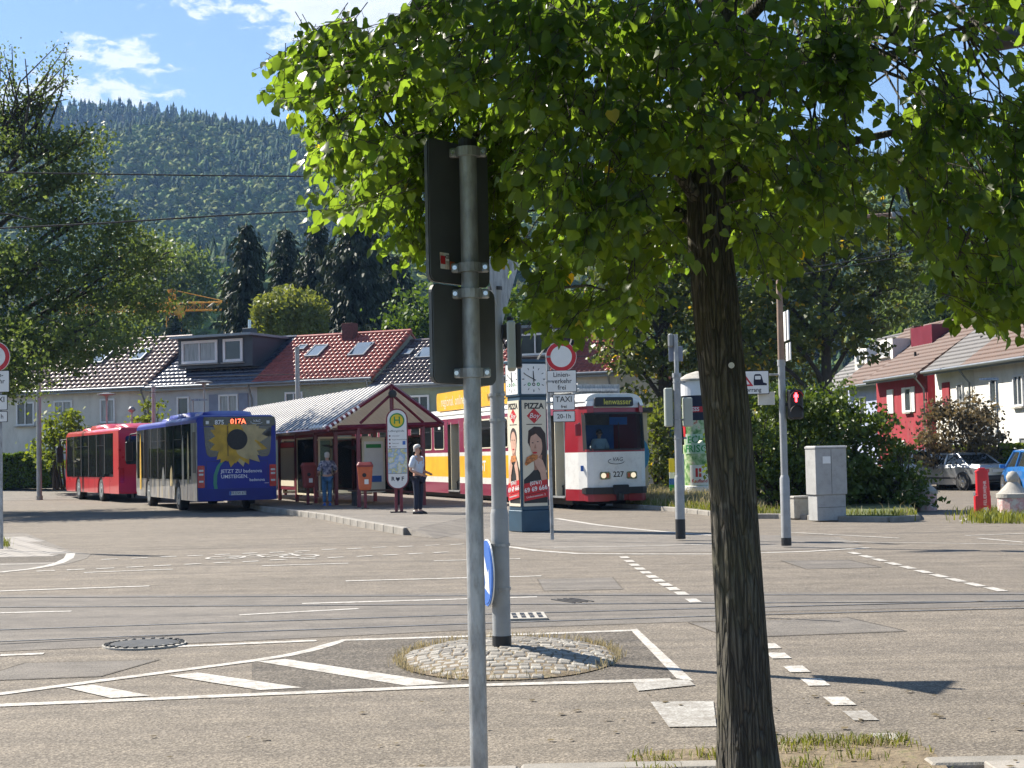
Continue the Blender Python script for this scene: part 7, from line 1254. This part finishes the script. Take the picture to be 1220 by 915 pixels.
dtree('grey green tree right of the left tree beside the crane', 215, 205, 206, ((200, 310, 0, 4.6), (225, 330, 0, 4.0), (180, 350, 0, 4.6), (235, 355, 0, 3.4), (205, 370, 0, 4.4)), leaf='leaf_robinia', size=.42, cr=.9, ncl=7)
# shrubs and hedges
def shrub(name, label, px, py_base, Y, boxes, leaf, size, per=40, cr=.25, ncl=40, zb=0.1, group=None, cat='shrub', shell=.6, core=True):
    b_ = (P(px, py_base, Y).x, Y, zb); t = thing(name, label, cat, b_, 0, group); bl = []
    for x, y, rx, ry, rz in boxes: q = P(x, y, Y); bl.append((q.x - b_[0], 0 + mk.uniform(-.2, .2), q.z - zb, rx, ry, rz))
    C = cloud(bl, per, cr, ncl, shell); C = C[C[:, 2] > .02]; v, f = leafquads(C, size, .3, 1.45); tag(link('foliage', fastmesh('foliage', v, f), t, leaf), kind='stuff'); st = MB()
    for bq in bl:
        for k in range(6): e = (bq[0] + mk.uniform(-.7, .7) * bq[3], bq[1] + mk.uniform(-.6, .6) * bq[4], bq[2] + mk.uniform(-.3, .7) * bq[5]); st.tube([(bq[0] * .7 + mk.uniform(-.15, .15), 0, -.05), ((bq[0] + e[0]) / 2, e[1] / 2, e[2] * .6), e], [.04, .025, .01], 5)
    st.build('stems', 'bark_dark', t); return t
shrub('large_shrub', 'big dense green bush behind the grey cabinet', 985, 615, 39.5, [(905, 545, 1.3, 1.2, 1.5), (900, 500, 1.0, 1, 1.0), (950, 520, 1.3, 1.3, 1.5), (1000, 530, 1.3, 1.3, 1.5), (1040, 550, 1.1, 1.2, 1.3), (1065, 585, .85, 1, .8), (980, 580, 1.6, 1.3, 1.0), (1035, 595, 1.2, 1.1, .7), (920, 580, 1.2, 1.2, .8), (1075, 555, .45, .6, .5), (940, 490, .7, .8, .55), (1010, 500, .6, .8, .5)], 'leaf_bush', .095, 52, .2, 120)
shrub('large_shrub', 'brown leaved bush before the white house', 1145, 555, 57.5, [(1130, 515, 1.1, 1, 1.1), (1165, 515, 1.0, 1, 1.1), (1145, 495, 1.1, 1, .8), (1110, 530, .8, .9, .8), (1185, 535, .6, .8, .7)], 'leaf_brown', .11, 44, .24, 100)
shrub('large_shrub', 'dark shrub behind the advertising column', 800, 590, 60, [(790, 540, 1.1, 1, 1.6), (820, 520, 1.2, 1, 1.8), (850, 530, 1.3, 1, 1.7), (785, 570, 1.0, 1, .8), (830, 575, 1.4, 1, .8), (880, 520, 1.4, 1, 1.8), (900, 570, 1.3, 1, .9), (775, 510, .7, .8, 1)], 'leaf_dark', .16, 36, .3, 44)
shrub('large_shrub', 'bright rounded shrub behind the red bus', 82, 560, 74, [(70, 510, 1.0, .9, 1.0), (95, 508, .9, .9, .95), (82, 530, 1.4, 1, 1.2), (60, 535, .9, .9, 1.0), (105, 535, .7, .8, 1.0)], 'leaf_bright', .16, 36, .28, 40, zb=.4)
shrub('small_shrub', 'climbing shrub between the two buses', 190, 560, 73, [(182, 488, .45, .5, .5), (172, 505, .6, .6, .7), (198, 505, .6, .6, .6), (180, 530, .9, .7, 1)], 'leaf_bright', .15, 30, .25, 40, zb=.4)
shrub('large_shrub', 'dark tall shrub behind the left edge sign post', 20, 560, 84, [(15, 500, 1.2, 1, 1.6), (35, 480, 1.0, 1, 1.4), (-10, 490, 1.2, 1, 1.6), (25, 455, .9, 1, .9), (50, 520, .7, .8, 1.1)], 'leaf_dark', .2, 36, .32, 36, zb=.7)
shrub('small_shrub', 'autumn tinted twigs above the shelter roof', 430, 470, 60, [(395, 464, .35, .4, .22), (412, 463, .3, .4, .2), (430, 466, .3, .3, .2)], 'leaf_brown', .1, 22, .14, 40, zb=2.4) if False else None
def hedge(label, p0, p1, zb, h_, th, leaf, size=.11, dens=420):
    a, b2 = Vector(p0), Vector(p1); L = (b2 - a).length; d = (b2 - a) / L; nrm = Vector((-d.y, d.x, 0)); t = thing('hedge', label, 'hedge', (a.x, a.y, zb), math.atan2(d.y, d.x)); n = int(L * h_ * dens); V = []
    for k in range(n):
        f_ = mk.random(); u = mk.uniform(0, L); bump = .06 * math.sin(u * 2.1) + .05 * math.sin(u * 5.3 + 1)
        if f_ < .55: q = (u, -th / 2 + abs(mk.gauss(0, .07)) + bump, mk.uniform(.05, h_))
        elif f_ < .9: q = (u, mk.uniform(-th / 2, th / 2), h_ - abs(mk.gauss(0, .06)) + bump)
        else: q = (u, th / 2 - abs(mk.gauss(0, .08)), mk.uniform(.05, h_))
        V.append(q)
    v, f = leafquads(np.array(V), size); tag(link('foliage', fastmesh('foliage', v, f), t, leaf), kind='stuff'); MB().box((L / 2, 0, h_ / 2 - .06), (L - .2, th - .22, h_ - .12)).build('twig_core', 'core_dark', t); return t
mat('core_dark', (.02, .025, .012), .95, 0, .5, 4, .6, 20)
pA, pB = P(-90, 560, 79), P(68, 560, 76.5); hedge('clipped green hedge along the far road at the left', (pA.x, pA.y, 0), (pB.x, pB.y, 0), .42, 1.75, 1.1, 'leaf_hedge', .13, 460)
pA, pB = P(1142, 560, 66), P(1196, 560, 63); hedge('bright clipped hedge behind the silver car', (pA.x, pA.y, 0), (pB.x, pB.y, 0), .0, 1.55, .9, 'leaf_bright', .11, 460); pA, pB = P(1199, 560, 57), P(1250, 560, 55); hedge('bright clipped hedge behind the blue car', (pA.x, pA.y, 0), (pB.x, pB.y, 0), .0, 1.6, .9, 'leaf_bright', .11, 460)
# ---------------------------------------------------------------- near linden tree
TB = Vector((P(892, 925, 7.2).x, 7.2, .08)); lt_ = thing('linden_tree', 'near linden tree whose leafy crown fills the top of the picture', 'tree', TB)
tp = [(893, 935, 86), (892, 915, 71), (888, 850, 64), (885, 780, 60), (880, 700, 57), (874, 600, 55), (866, 500, 55), (858, 420, 54), (851, 340, 53), (846, 290, 52), (842, 240, 46), (843, 190, 40), (850, 130, 36), (858, 60, 36), (864, -20, 30), (868, -150, 22), (874, -330, 13)]
NS = 56; tv = []; fine = []
for i in range(len(tp) - 1):
    for k in range(7 if i < 14 else 3):
        f_ = k / (7 if i < 14 else 3); fine.append([tp[i][j] * (1 - f_) + tp[i + 1][j] * f_ for j in range(3)])
rings = []
for x, y, w in fine:
    c = P(x, y, 7.2) - TB; r_ = w / 2 * 7.2 / F
    if y < 0: c.z = (P(x, 0, 7.2) - TB).z + (0 - y) / 255.0
    ring = []
    for k in range(NS):
        th = 6.283 * k / NS; g = 0
        for fr_, am, ph in ((9, .022, .4), (14, .020, 1.7), (23, .020, 2.9)): g += am * math.sin(fr_ * th + ph + 1.3 * math.sin(c.z * 3.1 + fr_) + .6 * math.sin(c.z * 9 + ph))
        flare = 1 + .25 * max(0, .25 - c.z) * (1 + .6 * math.sin(5 * th))
        ring.append((c.x + r_ * (1 + g) * flare * math.cos(th), c.y + r_ * (1 + g) * flare * math.sin(th), c.z))
    rings.append(ring)
MB().loft(rings, True, True).build('trunk', 'bark', lt_)
wd_ = P(866.5, 437, 7.05) - TB; o = MB().lathe([(.014, -.004), (.014, .004)], n=12).build('tag_disc', 'plate', lt_, (P(867, 437, 7.2) - TB) + Vector((.0, -.122, 0))); o.rotation_euler = (math.pi / 2, 0, 0)
MASK = [(320, 80), (342, 60), (365, 42), (392, 28), (440, 32), (480, 14), (505, -12), (1260, -12), (1260, 392), (1215, 380), (1180, 378), (1140, 372), (1120, 345), (1095, 315), (1075, 288), (1040, 272), (1000, 280), (972, 292), (955, 325), (925, 342), (890, 345), (868, 340), (845, 300), (805, 325), (780, 365), (745, 388), (712, 376), (680, 395), (650, 402), (625, 395), (628, 360), (645, 330), (610, 322), (575, 318), (520, 312), (485, 300), (478, 285), (440, 262), (392, 246), (362, 236), (372, 222), (420, 212), (452, 204), (430, 194), (396, 198), (372, 190), (382, 168), (366, 128), (335, 104)]
HOLES = [(a_, b_, c_ + 14, d_ + 10) for a_, b_, c_, d_ in [(1066, 68, 36, 32), (1030, 158, 14, 22), (1062, 228, 24, 18), (905, 12, 22, 8), (1180, 100, 26, 18), (1050, 105, 20, 14), (985, 130, 8, 8), (1130, 20, 16, 20), (640, 250, 16, 16), (700, 330, 14, 16), (1120, 200, 12, 10), (1205, 45, 22, 18)]]
clus = []; rl_ = random.Random(11)
while len(clus) < 2900:
    px, py = rl_.uniform(315, 1255), rl_.uniform(-10, 400)
    if not inside(MASK, px, py) or not inside(MASK, px, min(py + (24 if px > 500 else 6), 371)) or rl_.random() > (1.0 if math.sin(px * .019 + py * .037 + 1.1) * math.sin(px * .031 - py * .023 + .4) + .45 * math.sin(px * .062 + py * .05) > -.05 else .30) or any(((px - a) / c) ** 2 + ((py - b2) / d) ** 2 < 1 for a, b2, c, d in HOLES): continue
    ex = min(1, abs(px - 860) / 520); spread = 2.3 * math.sqrt(max(.05, 1 - ex ** 2)) if px < 860 else 2.2; low = max(0, (py - 240) / 160)
    Y = 7.2 + rl_.uniform(-1, 1) * max(.35, spread * (1 - .6 * low)); Y = min(9.4, max(5.6, Y))
    if 470 < px < 620 and py > 120: Y = max(Y, 6.95 + rl_.random() * .5)
    if 795 < px < 885 and py > 185 and Y < 7.35 and rl_.random() > .12: Y = 7.4 + rl_.random()
    clus.append((P(px, py, Y), True))
while len(clus) < 4200:
    p = Vector((1.2 + rl_.uniform(-3.3, 3.4), 7.3 + rl_.uniform(-3, 3), rl_.uniform(3.5, 8.6))); e = ((p.x - 1.2) / 3.3) ** 2 + ((p.y - 7.3) / 3.0) ** 2 + ((p.z - 5.2) / 3.4) ** 2
    if e > 1 or e < .25: continue
    q = proj(p)
    if (q[1] > -25 and -40 < q[0] < 1260) or (q[1] > -110 and q[0] < 530): continue
    clus.append((p, False))
LV = np.array([(0, .06, 0), (0, .5, -.03), (0, 1.08, -.12), (-.28, -.02, .04), (-.5, .28, .07), (-.38, .68, .02), (.28, -.02, .04), (.5, .28, .07), (.38, .68, .02)], float); LF = np.array([(0, 3, 4), (0, 4, 1), (1, 4, 5), (1, 5, 2), (0, 7, 6), (0, 1, 7), (1, 8, 7), (1, 2, 8)])
lvm = bpy.data.meshes.new('leaf'); lvm.from_pydata([tuple(p) for p in LV], [], [tuple(int(i) for i in q) for q in LF]); lvm.update()
X_ = []; twigs = MB()
for c, vis in clus:
    outv = Vector((c.x - 1.0, c.y - 7.3, 0)); outv = outv.normalized() if outv.length > .1 else Vector((1, 0, 0)); d = (outv * rl_.uniform(.2, .9) + Vector((rl_.gauss(0, .35), rl_.gauss(0, .35), rl_.uniform(-.9, -.1)))).normalized(); L = rl_.uniform(.16, .34) if vis else .3
    a = c - d * L * .5; twigs.tube([a, a + d * L * .5, a + d * L], [.0024, .0018, .001], 3, True, False); nl = rl_.randint(7, 10) if vis else 8
    for k in range(nl):
        f_ = (k + .5) / nl; base = a + d * L * f_; side = 1 if k % 2 else -1; lat = d.cross(Vector((0, 0, 1))); lat = lat.normalized() if lat.length > .05 else Vector((1, 0, 0))
        y = (d * .5 + lat * side * rl_.uniform(.3, 1) + Vector((rl_.gauss(0, .3), rl_.gauss(0, .3), rl_.uniform(-1.3, -.1)))).normalized(); base = base + y * .03
        n = Vector((rl_.gauss(0, .7), rl_.gauss(0, .7) - .2, .8)); x = y.cross(n).normalized(); z = x.cross(y); s_ = rl_.triangular(.026, .068, .047) if vis else rl_.uniform(.10, .15)
        X_.append((x, y, z, base, s_, vis))
        twigs.tube([a + d * L * f_, base + y * .004], .0012, 3, False, False) if vis and k % 2 else None
near = sorted([i for i, q in enumerate(X_) if q[5] and 5 < proj(q[3])[0] < 1215 and 5 < proj(q[3])[1] < 395], key=lambda i: (X_[i][3] - CAM).length - X_[i][4] * 12)[:300]; ns_ = set(near)
R_ = np.array([[(q[0][:]), (q[1][:]), (q[2][:])] for i, q in enumerate(X_) if i not in ns_]); T_ = np.array([q[3][:] for i, q in enumerate(X_) if i not in ns_]); S_ = np.array([q[4] for i, q in enumerate(X_) if i not in ns_])
LB = np.repeat(LV[None], len(T_), 0); LB[:, :, 2] = LB[:, :, 2] * rng.uniform(.2, 2.2, (len(T_), 1)) - rng.normal(.05, .16, (len(T_), 1)) * LB[:, :, 1] ** 2 + rng.normal(0, .05, (len(T_), 9)); LB[:, :, 0] *= rng.uniform(.82, 1.12, (len(T_), 1))
V = np.einsum('nvk,nkc->nvc', LB, R_) * S_[:, None, None] + T_[:, None, :] - np.array(TB[:]); N = len(T_); FF_ = (LF[None] + (np.arange(N) * 9)[:, None, None]).reshape(-1, 3)
tag(link('foliage', fastmesh('foliage', V.reshape(-1, 3), FF_), lt_, 'leaf_linden'), kind='stuff'); print('linden leaves', N)
for i in near:
    x, y, z, b2, s_, _ = X_[i]; o = link('leaf', lvm, lt_, 'leaf_linden_single'); p = b2 - TB; o.matrix_local = Matrix(((x.x * s_, y.x * s_, z.x * s_, p.x), (x.y * s_, y.y * s_, z.y * s_, p.y), (x.z * s_, y.z * s_, z.z * s_, p.z), (0, 0, 0, 1)))
two = twigs.build('twigs', 'bark_dark', lt_, fix=False); two.data.transform(Matrix.Translation(-TB))
br = MB(); LPT = []
def limb(pts, r0):
    pts = [Vector(p) - TB for p in pts]; LPT.extend([pts[i].lerp(pts[i + 1], f_) for i in range(len(pts) - 1) for f_ in (0, .33, .66)]); br.tube(pts, [r0 * (1 - .8 * i / (len(pts) - 1)) for i in range(len(pts))], 9)
limb([P(846, 200, 7.2), P(900, 120, 7.0), P(960, 80, 6.8), P(1010, 40, 6.6), P(1040, -30, 6.5)], .045); limb([P(842, 250, 7.2), P(790, 180, 7.0), P(700, 130, 6.9), P(590, 90, 6.9), P(480, 50, 7.0)], .04); limb([P(844, 150, 7.2), P(780, 60, 7.3), P(700, 10, 7.4), P(600, -60, 7.5)], .05); limb([P(850, 120, 7.2), P(960, 90, 7.6), P(1080, 60, 7.9), P(1180, 20, 8.2)], .04); limb([P(842, 270, 7.25), P(760, 230, 7.6), P(680, 220, 7.8), P(560, 160, 7.7), P(450, 190, 7.6)], .032); limb([P(846, 220, 7.2), P(920, 190, 7.5), P(1010, 170, 7.6), P(1100, 150, 7.5), P(1180, 140, 7.4)], .036); limb([P(855, 60, 7.2), P(930, -20, 6.6), P(1000, -120, 6.2)], .04); limb([P(858, 30, 7.2), P(800, -60, 7.9), P(740, -160, 8.4)], .045)
limb([P(1100, 150, 7.5), P(1075, 200, 7.4), P(1090, 260, 7.3), P(1140, 310, 7.2), P(1200, 350, 7.1)], .014); limb([P(1040, -20, 7.0), P(1070, 30, 7.0), P(1040, 80, 7.0), P(1120, 110, 7.1), P(1200, 125, 7.2)], .018); limb([P(700, 220, 7.7), P(690, 280, 7.5), P(670, 330, 7.4), P(660, 370, 7.3)], .012); limb([P(590, 150, 7.6), P(520, 180, 7.5), P(470, 215, 7.5), P(400, 235, 7.5)], .012); limb([P(1075, 200, 7.4), P(1060, 250, 7.3), P(1058, 290, 7.3)], .009)
for c, vis in rl_.sample([q for q in clus if q[1]], 190):
    e = c - TB; a = min(LPT, key=lambda q: (q - e).length + rl_.uniform(0, .25)); dd = (e - a).length
    if dd > 1.9: continue
    md_ = a.lerp(e, .5) + Vector((rl_.gauss(0, .06), rl_.gauss(0, .06), .10 * dd + rl_.gauss(0, .04))); br.tube([a, a.lerp(md_, .55), md_, md_.lerp(e, .5) + Vector((0, 0, .02)), e], [.008, .0068, .0055, .004, .002], 5)
br.build('limbs', 'bark', lt_)
fl = []
for k in range(130):
    x, y = mk.gauss(1.6, 1.6), mk.uniform(6.9, 10.5); fl.append((x, y, .105 if inside(pp, x, y) else (.125 if y < EDGE + .2 else .012)))
v, f = leafquads(np.array(fl), .05, 3.0, 1.2); v = np.asarray(v); base_z = np.repeat(np.array([q[2] for q in fl]), 4); v[:, 2] = base_z + (v[:, 2] - base_z) * .12
tag(link('fallen_leaves', fastmesh('fallen', v, f), None, 'leaf_brown'), 'dry leaves scattered on soil and road near the trunk', 'leaves', None, 'stuff')
# ---------------------------------------------------------------- haze
hz = tag(MB().box((0, -50, 300), (5900, 5900, 604)).build('haze', None), 'thin bluish air between here and the hill', 'haze', None, 'stuff')
hm_ = bpy.data.materials.new('haze_air'); hm_.use_nodes = True; hn = hm_.node_tree.nodes; hn.clear(); ho = hn.new('ShaderNodeOutputMaterial'); pv_ = hn.new('ShaderNodeVolumePrincipled'); pv_.inputs['Color'].default_value = (.32, .56, 1.0, 1); pv_.inputs['Density'].default_value = HAZE; pv_.inputs['Anisotropy'].default_value = .0
hm_.node_tree.links.new(pv_.outputs[0], ho.inputs['Volume']); hz.data.materials.clear(); hz.data.materials.append(hm_)
